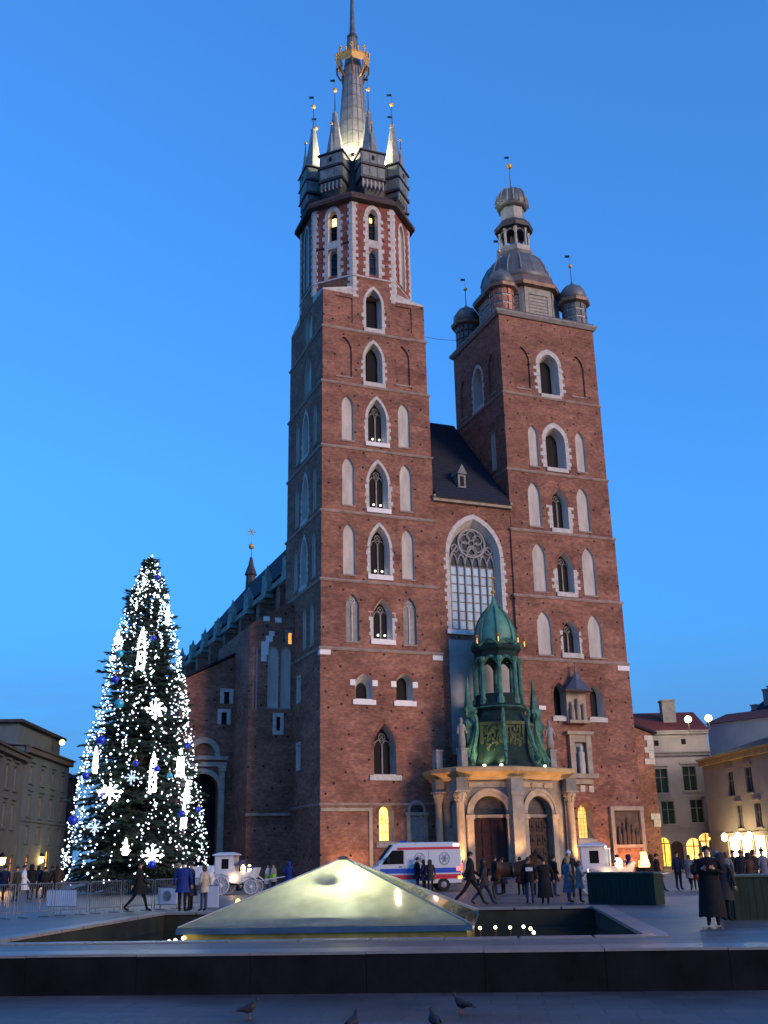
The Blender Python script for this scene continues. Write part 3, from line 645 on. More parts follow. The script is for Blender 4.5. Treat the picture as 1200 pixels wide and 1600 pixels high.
for i in range(6):
    l = arch(u0+(i+.5)*cw, cw-.02, 26.9, 28.2, 1.0, 4)[2:]; mb.path([f.p(u, dd, z) for u, z in l], .07, 4)
for i in range(3):
    l = arch(u0+(2*i+1)*cw, 2*cw-.02, 27.0, 28.9, 1.7, 5)[2:]; mb.path([f.p(u, dd, z) for u, z in l], .09, 4)
cz = 29.3; RR = 1.35
mb.path([f.p(15.12+RR*cos(2*pi*i/24), dd, cz+RR*sin(2*pi*i/24)) for i in range(25)], .11, 5)
for k in range(6):
    a = pi/6+k*pi/3
    mb.path([f.p(15.12+.72*cos(a)+.46*cos(2*pi*i/12), dd, cz+.72*sin(a)+.46*sin(2*pi*i/12)) for i in range(13)], .065, 4)
mb.path([f.p(15.12+.3*cos(2*pi*i/12), dd, cz+.3*sin(2*pi*i/12)) for i in range(13)], .065, 4)
for s in (-1, 1): mb.path([f.p(15.12+s*1.72+.35*cos(2*pi*i/12), dd, 28.7+.35*sin(2*pi*i/12)) for i in range(13)], .06, 4)
mb.build('tracery', mat('pale_tracery', (.34, .335, .32), .85, var=.2), gwo)
mb = MB(); fbox(mb, f, 12.0, 18.2, -.2, .6, 20.5, 20.88); mb.build('sill', MARBLE, gwo)
for o in list(gwo.children):
    if o.name.startswith('pane') and len(o.data.vertices) > 6: o.name = 'glass_backing'
# dark tracery field behind the stone
mb = MB(); sheet(mb, f, arch(15.12, wi, 27.02, 30.9, 3.5*.87), d=.73); mb.build('tracery_glass', mat('dull_leaded_glass', (.075, .082, .09), .8, var=.3, spec=.05), gwo)
# plaster field under the great window
mb = MB(); fbox(mb, f, 12.1, 18.0, -.1, .02, 10, 20.0); mb.build('plaster_field', mat('grey_plaster', (.30, .31, .30), .9, var=.25, scale=.7), CH)
# roof between the towers
mb = MB(); mb.add([(11.2, -.12, 33.4), (18.9, -.12, 33.4), (18.9, 11.4, 45.9), (11.2, 11.4, 45.9), (11.2, -.12, 33.15), (18.9, -.12, 33.15), (18.9, 11.4, 45.6), (11.2, 11.4, 45.6)], [(0, 1, 2, 3), (4, 7, 6, 5), (0, 4, 5, 1), (1, 5, 6, 2), (2, 6, 7, 3), (3, 7, 4, 0)])
RF = mb.build('roof', SLATE, CH)
mb = MB()
for i in range(38):
    t = i/38; mb.box(11.25, 18.85, -.1+t*11.4, -.02+t*11.4, 33.42+t*12.4, 33.47+t*12.4)
mb.build('slate_courses', mat('slate_edge', (.030, .035, .05), .8), RF, kind='stuff')
mb = MB(); mb.prism([(14.1, 1.1), (14.9, 1.1), (14.9, 2.9), (14.1, 2.9)], 34.5, 36.2)
mb.loft([[(14.0, .95, 36.15), (15.0, .95, 36.15), (15.0, 3.2, 36.15), (14.0, 3.2, 36.15)], [(14.48, .95, 37.1), (14.52, .95, 37.1), (14.52, 3.2, 37.1), (14.48, 3.2, 37.1)]])
DM = mb.build('roof_dormer', mat('dormer_lead', (.19, .20, .20), .6, var=.25), CH)
mb = MB(); mb.box(14.32, 14.68, 1.05, 1.15, 34.95, 35.9); mb.build('opening', DARK, DM)
mb = MB(); mb.loft([[(11.0, 10.6, 45), (13.4, 10.6, 45), (11.0, 10.6, 49.6)], [(11.0, 11.3, 45), (13.4, 11.3, 45), (11.0, 11.3, 49.6)]]); mb.build('gable_wall', BRICK, CH)

# --- nave behind the towers
NX0, NX1, RX = 3.4, 26.6, 15.0
mb = MB(); mb.box(NX0, NX1, 11.0, 84, 0, 30.6); mb.build('nave_wall', BRICK, CH)
mb = MB(); mb.loft([[(NX0-.5, 11.2, 30.9), (NX1+.5, 11.2, 30.9), (RX, 11.2, 46.0)], [(NX0-.5, 84, 30.9), (NX1+.5, 84, 30.9), (RX, 84, 46.0)]]); NR = mb.build('nave_roof', SLATE, CH)
mb = MB(); mb.box(5.0, 25.0, 84, 112, 0, 27.5); mb.build('chancel_wall', BRICK, CH)
mb = MB(); mb.loft([[(4.6, 84, 27.6), (25.4, 84, 27.6), (RX, 84, 42.0)], [(4.6, 114, 27.6), (25.4, 114, 27.6), (RX, 114, 42.0)]]); mb.build('chancel_roof', SLATE, CH)
mb = MB(); mb.box(NX0-.6, NX0-.004, 11.4, 84, 29.9, 30.5); mb.build('nave_cornice', STONEG, NR)
# ridge turret with a gilded star
mb = MB(); mb.lathe(RX, 83.5, [(.9, 45.0), (.8, 47.2), (1.1, 47.4), (.5, 49), (.2, 50.5)], 8); RT = mb.build('ridge_turret', LEADD, CH)
finial(RX, 83.5, 50.3, 52.4, .5, RT, vane=False)
mb = MB(); c = Vector((RX, 83.5, 55.0)); mb.tube((RX, 83.5, 52.4), c, .06, .05, 4)
for i in range(3): a = i*pi/3; mb.tube(c-Vector((cos(a)*.75, 0, sin(a)*.75)), c+Vector((cos(a)*.75, 0, sin(a)*.75)), .08, .08, 4)
mb.build('star', mat('bright_gilding', (.8, .7, .42), .3, .6), RT)
# buttresses with stone gablets along the north side
STG = mat('green_grey_stone', (.24, .30, .27), .8, var=.4, scale=1.2, bump=.3)
for i in range(8):
    y = 19+i*8.2
    mb = MB(); mb.box(NX0-1.7, NX0+.2, y-.65, y+.65, 0, 28.6); mb.loft([[(NX0-1.8, y-.75, 28.5), (NX0+.1, y-.75, 28.5), (NX0+.1, y+.75, 28.5), (NX0-1.8, y+.75, 28.5)], [(NX0-.4, y-.5, 30.3), (NX0+.1, y-.5, 30.3), (NX0+.1, y+.5, 30.3), (NX0-.4, y+.5, 30.3)]])
    B = mb.build('buttress', BRICK, CH)
    mb = MB(); mb.loft([[(NX0-1.2, y-.9, 29.2), (NX0-.2, y-.9, 29.2), (NX0-.2, y+.9, 29.2), (NX0-1.2, y+.9, 29.2)], [(NX0-1.1, y-.7, 31.2), (NX0-.3, y-.7, 31.2), (NX0-.3, y+.7, 31.2), (NX0-1.1, y+.7, 31.2)], [(NX0-.7, y-.02, 33.6), (NX0-.66, y-.02, 33.6), (NX0-.66, y+.02, 33.6), (NX0-.7, y+.02, 33.6)]])
    gq = RND.uniform(.0, .9); mb.v = [Vector((v.x, v.y, v.z if v.z < 31.5 else v.z-1.3+gq)) for v in mb.v]; mb.build('gablet', STG, B)
    b = MB(); b.obox((NX0-.7, y+RND.uniform(-.4, .4), 31.4), (.8, .7, 1.0), .2); b.obox((NX0-.75, y-.9, 30.4), (.7, .6, 1.2), .1); b.build('stone_block', STG, B)
    mb = MB(); mb.box(NX0-1.76, NX0-.1, y-.72, y+.72, 25.4, 25.9); mb.build('offset_stone', STG, B)
for i in range(8):
    y = 23+i*8.2
    mb = MB(); mb.box(NX0-.12, NX0+.1, y-1.1, y+1.1, 24.3, 29.2); o = mb.build('clerestory_window', STG, CH)
    mb = MB(); mb.box(NX0-.16, NX0, y-.75, y+.75, 24.6, 28.7); mb.build('pane', DARK, o)
# stair annex against the tall tower, with its twin blind niches
f = Frame((0, 8.2), (1, 0), (0, 1)); hh = []
hh.append(niche(f, CH, -1.73, 1.0, 14.6, 20.2, .22, .7)); hh.append(niche(f, CH, -.56, .92, 14.6, 20.2, .22, .7))
mb = MB(); sheet(mb, f, [(-3.9, 0), (.3, 0), (.3, 24.3), (-.6, 24.2), (-3.9, 22.0)], hh); mb.add([(-3.9, 8.2, 0), (-3.9, 21, 0), (-3.9, 21, 22.0), (-3.9, 8.2, 22.0), (2, 8.2, 24.3), (2, 21, 24.3), (-.6, 8.2, 24.2), (-.6, 21, 24.2)], [(0, 1, 2, 3), (3, 2, 7, 6), (6, 7, 5, 4)])
AN = mb.build('stair_annex', BRICK, CH)
for (u0, u1, z0, z1) in ((-2.85, -2.35, 18.7, 19.3), (-2.85, -2.2, 19.3, 19.9), (-2.85, -2.15, 19.9, 20.5), (-2.45, -1.8, 20.5, 21.05), (-2.15, -1.65, 21.05, 21.5)): mb = MB(); fbox(mb, f, u0, u1, -.06, .05, z0, z1-.01); mb.build('stone_block', MARBLE, AN)
for (u, z) in ((-2.4, 22.6), (-1.3, 22.55)): mb = MB(); fbox(mb, f, u-.3, u+.3, -.06, .05, z-.22, z+.22); mb.build('stone_block', MARBLE, AN)
mb = MB(); band(mb, f, [(-.34, 20.4), (-.04, 20.4), (-.04, 21.4), (-.34, 21.4)], [(-.62, 20.3), (.05, 20.3), (.05, 21.7), (-.62, 21.7)], -.06, .05); o = mb.build('window', STONEG, CH); mb = MB(); fbox(mb, f, -.34, -.04, -.04, .02, 20.4, 21.4); mb.build('pane', emit('amber_slit', (1, .38, .06), 1.3), o)
for (u, z, w_, h_) in ((-1.19, 13.2, .34, 1.2),):
    mb = MB(); band(mb, f, [(u-w_/2, z-h_/2), (u+w_/2, z-h_/2), (u+w_/2, z+h_/2), (u-w_/2, z+h_/2)], [(u-.5, z-.95), (u+.5, z-.95), (u+.5, z+.95), (u-.5, z+.95)], -.05, .05); o = mb.build('window', STONE, CH); mb = MB(); fbox(mb, f, u-w_/2, u+w_/2, -.03, .02, z-h_/2, z+h_/2); mb.build('pane', DARK, o)
for u in (-3.6, -3.3): mb = MB(); fbox(mb, f, u, u+.14, -.04, .02, 14.4, 19.9); mb.build('stone_strip', STONEG, AN)
mb = MB(); fbox(mb, f, -4.0, -.05, -.16, .02, 5.35, 5.6); mb.build('string_course', STRING, AN)
# aisle with a lean-to roof and its stone portal
f = Frame((0, 14.0), (1, 0), (0, 1))
pa = arch(-6.55, 2.9, 1.2, 9.3, 1.45, 8)
mb = MB(); sheet(mb, f, [(-8.9, 0), (-3.2, 0), (-3.2, 20.5), (-8.9, 17.6)], [pa]); mb.add([(-8.9, 14, 0), (-8.9, 46, 0), (-8.9, 46, 17.6), (-8.9, 14, 17.6)], [(0, 1, 2, 3)]); ringloft(mb, f, pa, .003, pa, .9)
AI = mb.build('aisle_wall', BRICK, CH)
mb = MB(); mb.loft([[(-9.3, 13.7, 17.5), (-2.9, 13.7, 20.75), (-2.9, 13.7, 20.95), (-9.3, 13.7, 17.7)], [(-9.3, 46, 17.5), (3.3, 46, 24.0), (3.3, 46, 24.2), (-9.3, 46, 17.7)]]); mb.build('aisle_roof', SLATE, CH)
mb = MB(); sheet(mb, f, pa, d=.9); mb.build('portal_pane', DARK, AI)
mb = MB()
for s in (-1, 1):
    fbox(mb, f, -6.55+s*1.72-.25, -6.55+s*1.72+.25, -.3, .02, 2.2, 9.9); fbox(mb, f, -6.55+s*1.72-.36, -6.55+s*1.72+.36, -.42, .02, 1.6, 2.196); fbox(mb, f, -6.55+s*1.72-.34, -6.55+s*1.72+.34, -.4, .02, 9.5, 9.9)
    fbox(mb, f, -6.55+s*1.72-.5, -6.55+s*1.72+.5, -.5, .02, .0, 1.596)
band(mb, f, pa, arch(-6.55, 3.5, 1.2, 9.75, 1.75, 8), -.18, .02)
fbox(mb, f, -8.7, -4.4, -.3, .02, 9.904, 10.3); fbox(mb, f, -8.75, -4.35, -.42, .02, 10.5, 10.85)
band(mb, f, arch(-6.55, 2.0, 10.85, 12.0, 1.0, 8), arch(-6.55, 2.9, 10.85, 12.5, 1.45, 8), -.35, .02)
o = mb.build('stone_portal', mat('portal_stone', (.36, .33, .28), .85, var=.25, bump=.25), CH)
mb = MB(); fbox(mb, f, -8.6, -4.5, -.22, .02, 10.304, 10.496); mb.build('red_band', BRICKR, o)
for (u, z) in ((-4.55, 16.4), (-4.75, 14.5)):
    b = MB(); fbox(b, f, u-.62, u-.25, -.06, .05, z-.75, z+.65); fbox(b, f, u+.25, u+.62, -.06, .05, z-.75, z+.65); fbox(b, f, u-.25, u+.25, -.06, .05, z+.35, z+.65)
    o = b.build('window', STONE, CH); b = MB(); fbox(b, f, u-.25, u+.25, -.02, .02, z-.75, z+.35); b.build('pane', DARK, o)
# south aisle glimpsed past the lower tower
mb = MB(); mb.loft([[(30.0, 12.6, 0), (41.3, 12.6, 0), (41.3, 12.6, 13.8), (30.0, 12.6, 17.2)], [(30.0, 18, 0), (41.3, 18, 0), (41.3, 18, 13.8), (30.0, 18, 17.2)]]); mb.build('aisle_wall', BRICK, CH)
mb = MB(); mb.loft([[(29.9, 12.3, 17.3), (41.8, 12.3, 13.75), (41.8, 12.3, 14.0), (29.9, 12.3, 17.55)], [(29.9, 18.2, 17.3), (41.8, 18.2, 13.75), (41.8, 18.2, 14.0), (29.9, 18.2, 17.55)]]); mb.build('aisle_roof', SLATE, CH)
for (x0, z0, z1) in ((40.3, 13.1, 13.6), (40.6, 12.4, 13.08), (40.2, 11.8, 12.38), (40.7, 11.2, 11.78), (40.1, 10.6, 11.18), (40.2, 5.0, 5.6), (40.5, 4.3, 4.98)): mb = MB(); mb.box(x0, 41.36, 12.52, 13.0, z0, z1); mb.build('stone_block', STONE, CH)
# shrine with a little roof between the low windows, statue niche, framed relief
f = FS(0)
mb = MB(); c = f.p(24.35, -.6, 0)
mb.loft([[(c.x+r*cos(i*pi/4+R22), c.y+.6*r*sin(i*pi/4+R22), z) for i in range(8)] for r, z in ((1.45, 15.7), (1.55, 15.78), (1.2, 16.1), (.55, 16.8), (.12, 17.5), (.04, 18.3))]); SHR = mb.build('shrine_roof', mat('slate_lead', (.07, .085, .12), .5, .2, var=.3), CH)
mb = MB(); fbox(mb, f, 23.3, 25.4, -.75, .02, 12.9, 13.15); fbox(mb, f, 23.35, 25.35, -.3, .02, 13.15, 15.75); mb.build('shrine_case', SANDST, SHR)
for i, u in enumerate((23.75, 24.35, 24.95)):
    mb = MB(); p0 = f.p(u, -.5, 13.15); mb.lathe(p0.x, p0.y, [(.22, 13.1), (.24, 13.9), (.16, 14.3), (.08, 14.4), (.13, 14.55), (.12, 14.75), (.03, 14.85)], 8); mb.v = [Vector((v.x, v.y, 13.1+(v.z-13.1)*(1, 1.18, .92)[i])) for v in mb.v]; mb.build('shrine_figure', SANDST, SHR)
mb = MB(); nl = arch(24.45, 1.15, 8.95, 11.2, .58)
fbox(mb, f, 23.35, 23.85, -.35, .02, 8.5, 11.9); fbox(mb, f, 25.05, 25.55, -.35, .02, 8.5, 11.9); fbox(mb, f, 23.1, 25.8, -.5, .02, 11.904, 12.2); fbox(mb, f, 23.854, 25.046, -.3, .02, 11.25, 11.9)
fbox(mb, f, 22.95, 25.95, -.55, .02, 8.1, 8.496); fbox(mb, f, 23.4, 25.5, -.3, .02, 7.6, 8.096); SN = mb.build('statue_niche', SANDST, CH)
mb = MB(); sheet(mb, f, nl, d=-.03); mb.build('niche_back', STONEG, SN)
p0 = f.p(24.45, -.3, 0); mb = MB(); mb.lathe(p0.x, p0.y, [(.3, 8.5), (.34, 9.2), (.28, 9.9), (.33, 10.3), (.12, 10.45), (.17, 10.65), (.16, 10.85), (.03, 10.98)], 10, 0, .7); mb.build('statue', PLASTER, SN)
for (u, z) in ((23.55, 7.2), (24.5, 7.25), (25.4, 7.2)): mb = MB(); fbox(mb, f, u-.24, u+.24, -.05, .05, z-.28, z+.28); mb.build('stone_block', STONE, CH)
mb = MB(); fbox(mb, f, 27.05, 30.5, -.28, .02, 5.35, 5.7); fbox(mb, f, 27.05, 27.4, -.25, .02, .9, 5.346); fbox(mb, f, 30.15, 30.5, -.25, .02, .9, 5.346); fbox(mb, f, 27.404, 30.146, -.25, .02, 2.2, 2.45); RP = mb.build('relief_frame', SANDST, CH)
mb = MB(); fbox(mb, f, 27.4, 30.15, -.03, .02, 2.45, 5.35); mb.build('relief_ground', mat('dark_relief', (.10, .075, .06), .8, var=.4), RP)
for i in range(5):
    mb = MB(); p0 = f.p(27.85+i*.46, -.1, 0); mb.lathe(p0.x, p0.y, [(.2, 2.5), (.22, 3.4+.25*(i == 2)), (.08, 3.75+.25*(i == 2)), (.13, 3.95+.25*(i == 2)), (.02, 4.15+.25*(i == 2))], 8); mb.v = [Vector((v.x, v.y, 2.5+(v.z-2.5)*(.9, 1.1, 1.2, 1.0, .8)[i])) for v in mb.v]; mb.build('relief_figure', MATS['dark_relief'], RP)
# wire between the towers
mb = MB(); pts = [(10.9+t*8.2, 3.0, 51.3+1.2*t-2.2*t*(1-t)) for t in [i/8 for i in range(9)]]; mb.path(pts, .022, 4); mb.build('lightning_wire', IRON, CH)

# --- porch
PP = [(10.1, .3), (9.8, -2.3), (10.55, -4.25), (14.55, -5.55), (19.95, -4.25), (21.05, -2.3), (20.7, .3)]
def poff(e):
    c = Vector((15.0, -2.2)); out = []
    for i, q in enumerate(PP):
        v = Vector(q)
        if i in (0, 6): out.append((v.x+(-e if i == 0 else e), v.y)); continue
        a, b = Vector(PP[i-1]), Vector(PP[i+1]); n1 = (v-a).normalized(); n2 = (b-v).normalized()
        n1 = Vector((n1.y, -n1.x)); n2 = Vector((n2.y, -n2.x)); n1, n2 = (-n1, -n2)
        if n1.dot(v-c) < 0: n1 = -n1
        if n2.dot(v-c) < 0: n2 = -n2
        m = (n1+n2).normalized(); w_ = v+m*(e/max(.4, m.dot(n1))); out.append((w_.x, w_.y))
    return out
mb = MB(); doors = []
for i in range(6):
    A, B = Vector(PP[i]), Vector(PP[i+1]); u = (B-A).normalized(); L = (B-A).length; nrm = Vector((-u.y, u.x))
    if nrm.dot(Vector((15, -1))-A) < 0: nrm = -nrm
    F_ = Frame(A, u, nrm); holes = []
    if i in (2, 3):
        c = L*.5 + (.12 if i == 2 else -.12); l = arch(c, 2.7, 0.25, 6.3, 1.35, 10); holes = [l]; doors.append((F_, c, L, i)); ringloft(mb, F_, l, .004, l, .75)
    elif i in (1, 4):
        l = arch(L*.5, .95, 3.9, 6.0, .48); holes = [l]; doors.append((F_, L*.5, L, i)); ringloft(mb, F_, l, .004, l, .35)
    sheet(mb, F_, [(0, 0), (L, 0), (L, 8.0), (0, 8.0)], holes)
POR = mb.build('porch', mat('porch_stone', (.225, .20, .165), .85, var=.3, scale=1.0, bump=.3), CH)
for F_, c, L, i in doors:
    if i in (2, 3):
        tym = arch(c, 2.7, 4.85, 6.3, 1.35, 10); b = MB(); sheet(b, F_, tym, d=.7); b.build('tympanum', mat('tympanum_grille', (.05, .045, .045), .6, .2, var=.5, scale=5), POR)
        b = MB(); fbox(b, F_, c-1.35, c+1.35, .45, .74, 4.62, 4.85); b.build('transom', SANDST, POR)
        for s in (-1, 1):
            b = MB(); fbox(b, F_, *sorted((c+s*.01, c+s*1.34)), .6, .7, .1, 4.61); dr = b.build('door_leaf', mat('oxblood_door', (.050, .020, .019), .6, var=.35, scale=2) if i == 2 else WOOD, POR)
            for r_ in range(4):
                for cc in range(2):
                    b = MB(); fbox(b, F_, *sorted((c+s*(.12+cc*.6), c+s*(.12+cc*.6+.5))), .54, .62, .35+r_*1.05, .35+r_*1.05+.85); b.build('door_panel', mat('door_panel_wood', (.045, .028, .026), .7, var=.3) if i == 3 else MATS['oxblood_door'], POR)
            if i == 3:
                for r_ in range(4):
                    for cc in range(2): b = MB(); b.ball(F_.p(c+s*(.37+cc*.6), .52, .78+r_*1.05), .13, 6, 4); b.build('bronze_head', mat('bronze_heads', (.03, .027, .025), .6, .2), POR)
        b = MB(); band(b, F_, arch(c, 2.7, 4.85, 6.3, 1.35, 10), arch(c, 3.5, 4.85, 6.75, 1.75, 10), -.1, .02); band(b, F_, arch(c, 3.3, 4.9, 6.62, 1.65, 10), arch(c, 3.7, 4.9, 6.86, 1.85, 10), -.18, -.06); b.build('archivolt', SANDST, POR)
        for s in (-1, 1):
            b = MB(); fbox(b, F_, c+s*1.6-.26, c+s*1.6+.26, -.12, .02, .5, 4.5); fbox(b, F_, c+s*1.6-.36, c+s*1.6+.36, -.22, .02, 4.5, 4.85); fbox(b, F_, c+s*1.6-.34, c+s*1.6+.34, -.2, .02, 0, .496); b.build('impost_pilaster', SANDST, POR)
        b = MB(); fbox(b, F_, c-1.6, c+1.6, -.06, .02, 6.95, 7.35); b.build('frieze_panel', mat('frieze_stone', (.36, .30, .21), .85, var=.3), POR)
        if i == 3:
            for u_ in (c-.7, c+.7): b = MB(); b.ball(F_.p(u_, -.08, 7.15), .2, 8, 6); b.build('frieze_boss', SANDST, POR)
    else:
        b = MB(); sheet(b, F_, arch(c, .95, 3.9, 6.0, .48), d=.35); b.build('niche_back', STONEG, POR)
# columns at the porch corners
for i, q in enumerate(poff(.42)):
    if i in (0, 6): continue
    x, y = q; b = MB()
    big = i in (2, 4)
    if i == 3:
        a = atan2(PP[4][1]-PP[2][1], PP[4][0]-PP[2][0]); b.obox((x, y+.1, 3.3), (1.0, .7, 6.0), a); b.obox((x, y+.1, .25), (1.3, .95, .5), a); b.obox((x, y+.1, 6.45), (1.2, .85, .3), a); b.obox((x, y+.1, 7.1), (1.1, .75, 1.0), a)
        b.build('corner_pier', mat('pier_stone', (.25, .24, .215), .85, var=.25, bump=.25), POR)
    else:
        r = .36 if big else .28
        b.lathe(x, y, [(r*1.5, 0), (r*1.5, .9), (r*1.25, .95), (r*1.3, 1.1), (r*1.02, 1.2), (r, 1.5), (r*.95, 3.5), (r*.84, 5.7), (r*.95, 5.75), (r*.9, 5.85), (r*1.1, 6.05), (r*1.25, 6.25), (r*1.55, 6.45), (r*1.6, 6.6)], 14); C_ = b.build('column', SANDST, POR, True)
        b = MB()
        for k in range(8):
            a = k*pi/4
            for zz, rr in ((5.95, 1.15), (6.2, 1.35)): b.path([(x+r*.85*cos(a), y+r*.85*sin(a), zz-.12), (x+r*rr*cos(a), y+r*rr*sin(a), zz+.12), (x+r*(rr+.18)*cos(a), y+r*(rr+.18)*sin(a), zz+.05)], .05, 4)
        b.obox((x, y, 6.65), (r*3.4, r*3.4, .12), 0); b.build('capital', SANDST, POR)
        b = MB(); b.obox((x, y, 7.2), (r*2.7, r*2.7, 1.0), 0); b.build('entablature_block', MATS['porch_stone'], POR)
mb = MB()
P2 = lambda e, z: [(x, y, z) for x, y in poff(e)]
mb.loft([P2(.0, 7.55), P2(.35, 7.6), P2(.4, 7.75), P2(.62, 7.9), P2(1.0, 8.15), P2(1.05, 8.45), P2(.3, 8.6)]); mb.build('porch_cornice', mat('cornice_stone', (.40, .30, .17), .8, var=.25, bump=.25), POR)
# copper superstructure: flared roof, lantern, dome
LC = (15.2, -2.6)
o8b = lambda R, z: [(LC[0]+R*(.72 if z > 17.7 else .85 if z == 0 or z > 13 else 1)*cos(-pi/2-R22+i*pi/4), LC[1]+R*(.72 if z > 17.7 else .85 if z == 0 or z > 13 else 1)*sin(-pi/2-R22+i*pi/4), z) for i in range(8)]
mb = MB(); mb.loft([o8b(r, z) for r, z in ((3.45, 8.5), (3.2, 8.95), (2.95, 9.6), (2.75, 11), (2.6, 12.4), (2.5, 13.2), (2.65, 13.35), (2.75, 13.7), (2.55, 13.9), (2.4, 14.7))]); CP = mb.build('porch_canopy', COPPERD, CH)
for k in range(8):
    x, y = o8b(2.25, 0)[k][:2]; mb = MB()
    mb.lathe(x, y, [(.34, 13.6), (.34, 14.3), (.24, 14.4), (.19, 17.3), (.3, 17.5), (.32, 17.8)], 8)
    x2, y2 = o8b(2.25, 0)[(k+1) % 8][:2]
    mb.path([(x+(x2-x)*t, y+(y2-y)*t, 17.1+.75*sin(pi*t)) for t in (0, .15, .3, .5, .7, .85, 1)], .13, 4); mb.build('canopy_column', COPPER, CP)
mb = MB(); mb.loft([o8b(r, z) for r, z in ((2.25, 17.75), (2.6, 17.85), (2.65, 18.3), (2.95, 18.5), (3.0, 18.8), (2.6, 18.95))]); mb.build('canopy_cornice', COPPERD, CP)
mb = MB()
for k in range(8):      # curved little pediments
    A, B = Vector(o8b(2.98, 18.75)[k]), Vector(o8b(2.98, 18.75)[(k+1) % 8]); mb.path([A.lerp(B, t)+Vector((0, 0, .55*sin(pi*t))) for t in (0, .15, .35, .5, .65, .85, 1)], .1, 4)
mb.build('canopy_pediment', COPPER, CP)
mb = MB(); mb.loft([o8b(r, z) for r, z in ((2.65, 18.85), (2.6, 19.3), (2.45, 20.2), (2.05, 21.1), (1.35, 21.9), (.7, 22.4), (.3, 22.9), (.14, 23.4))]); mb.build('canopy_dome', mat('bright_verdigris', (.075, .245, .175), .55, .1, var=.3, scale=1.0, bump=.2), CP, True)
for k in range(8): mb = MB(); mb.path([o8b(r, z)[k] for r, z in ((2.68, 18.9), (2.63, 19.3), (2.48, 20.2), (2.08, 21.1), (1.38, 21.92), (.73, 22.43))], .06, 4); mb.build('dome_rib', COPPER, CP)
mb = MB(); mb.lathe(*LC, [(.12, 23.2), (.08, 23.6), (.24, 23.8), (.08, 24.0), (.05, 24.5)], 8); mb.tube((LC[0], LC[1], 24.4), (LC[0], LC[1], 25.5), .06, .06, 4); mb.tube((LC[0]-.35, LC[1], 25.1), (LC[0]+.35, LC[1], 25.1), .06, .06, 4); mb.build('cross', GOLD, CP)
for k in (0, 1, 2, 7):
    x, y = o8b(2.9, 0)[k][:2]; b = MB(); b.lathe(x, y, [(.07, 18.9), (.05, 19.4)], 6); b.ball((x, y, 19.5), .17, 8, 6); b.build('urn', mat('amber_gilding', (.55, .27, .08), .4, .8), CP)
mb = MB()
for k in range(8): A, B = o8b(2.3, 14.5)[k], o8b(2.3, 14.5)[(k+1) % 8]; mb.tube(A, B, .08, .08, 4); A, B = o8b(2.76, 13.55)[k], o8b(2.76, 13.55)[(k+1) % 8]; mb.tube(A, B, .07, .07, 4)
mb.build('canopy_rail', COPPER, CP)
# volute buttresses with obelisks, panels between
for (x, y, a) in ((12.15, -2.9, 2.75), (18.35, -3.0, .4), (15.0, -5.0, -pi/2)):
    b = MB(); mid = a == -pi/2
    if not mid:
        b.loft([[(x+dx*r, y+dy*r, z) for dx, dy in ((-1, -1), (1, -1), (1, 1), (-1, 1))] for r, z in ((.95, 8.6), (.72, 9.2), (.5, 10.2), (.44, 11.6), (.6, 12.1), (.35, 12.6), (.48, 13.2), (.5, 13.5), (.28, 13.6), (.05, 16.1))]); b.build('obelisk', COPPER, CP)
for (x, y, h, m_) in ((11.0, -3.75, 3.3, STONEG), (14.75, -4.6, 4.3, STONEG), (19.3, -3.7, 3.1, STONEG), (9.6, -1.9, 1.7, STONE)):
    b = MB(); b.obox((x, y, 9.3), (.62, .62, 1.4), .2); b.obox((x, y, 10.05), (.74, .74, .12), .2); P_ = b.build('pedestal', STONEG, CP)
    if h > 2:
        b = MB(); b.lathe(x, y, [(.3, 10.1), (.33, 10.7), (.25, 11.4), (.33, 11.8), (.3, 12.0), (.1, 12.1), (.15, 12.25), (.15, 12.45), (.04, 12.6)], 10, 0, .8)
        b.tube((x-.3, y, 11.85), (x-.42, y-.15, 11.2), .09, .07); b.tube((x+.3, y, 11.85), (x+.36, y-.2, 11.3), .09, .07); b.build('statue', m_, CP, True)
rs = random.Random(3)
for k in (7, 0, 1):
    A, B = Vector(o8b(3.3, 0)[k]), Vector(o8b(3.3, 0)[(k+1) % 8]); u = (B-A).normalized(); n_ = Vector((-(B-A).y, (B-A).x, 0)).normalized(); Fk = Frame(A, u[:2], n_[:2]); L = (B-A).length
    b = MB(); fbox(b, Fk, .12, L-.12, -.08, .4, 8.95, 9.3); fbox(b, Fk, .12, L-.12, -.08, .4, 12.0, 12.25); fbox(b, Fk, .12, .4, -.02, .4, 9.304, 11.996); fbox(b, Fk, L-.4, L-.12, -.02, .4, 9.304, 11.996); pn = b.build('copper_panel', mat('olive_copper', (.085, .105, .05), .75, 0, var=.5, scale=1.6, bump=.3), CP)  # panels and their carvings share a yellow-green copper tone
    b = MB(); fbox(b, Fk, .4, L-.4, .1, .4, 9.3, 12.0)
    for i in range(46):
        u0, z0 = rs.uniform(.5, L-.5), rs.uniform(9.4, 11.9); r = rs.uniform(.07, .2); b.ball(Fk.p(u0, .06, z0), r, 6, 4, rs.uniform(.8, 2.0))
    for i in range(12):
        u0, z0 = rs.uniform(.5, L-.5), rs.uniform(9.4, 11.3); b.tube(Fk.p(u0, .04, z0), Fk.p(min(L-.4, max(.4, u0+rs.uniform(-.5, .5))), -.02, z0+rs.uniform(.3, .7)), .07, .03, 5)
    b.build('carved_trophies', MATS['olive_copper'], pn)
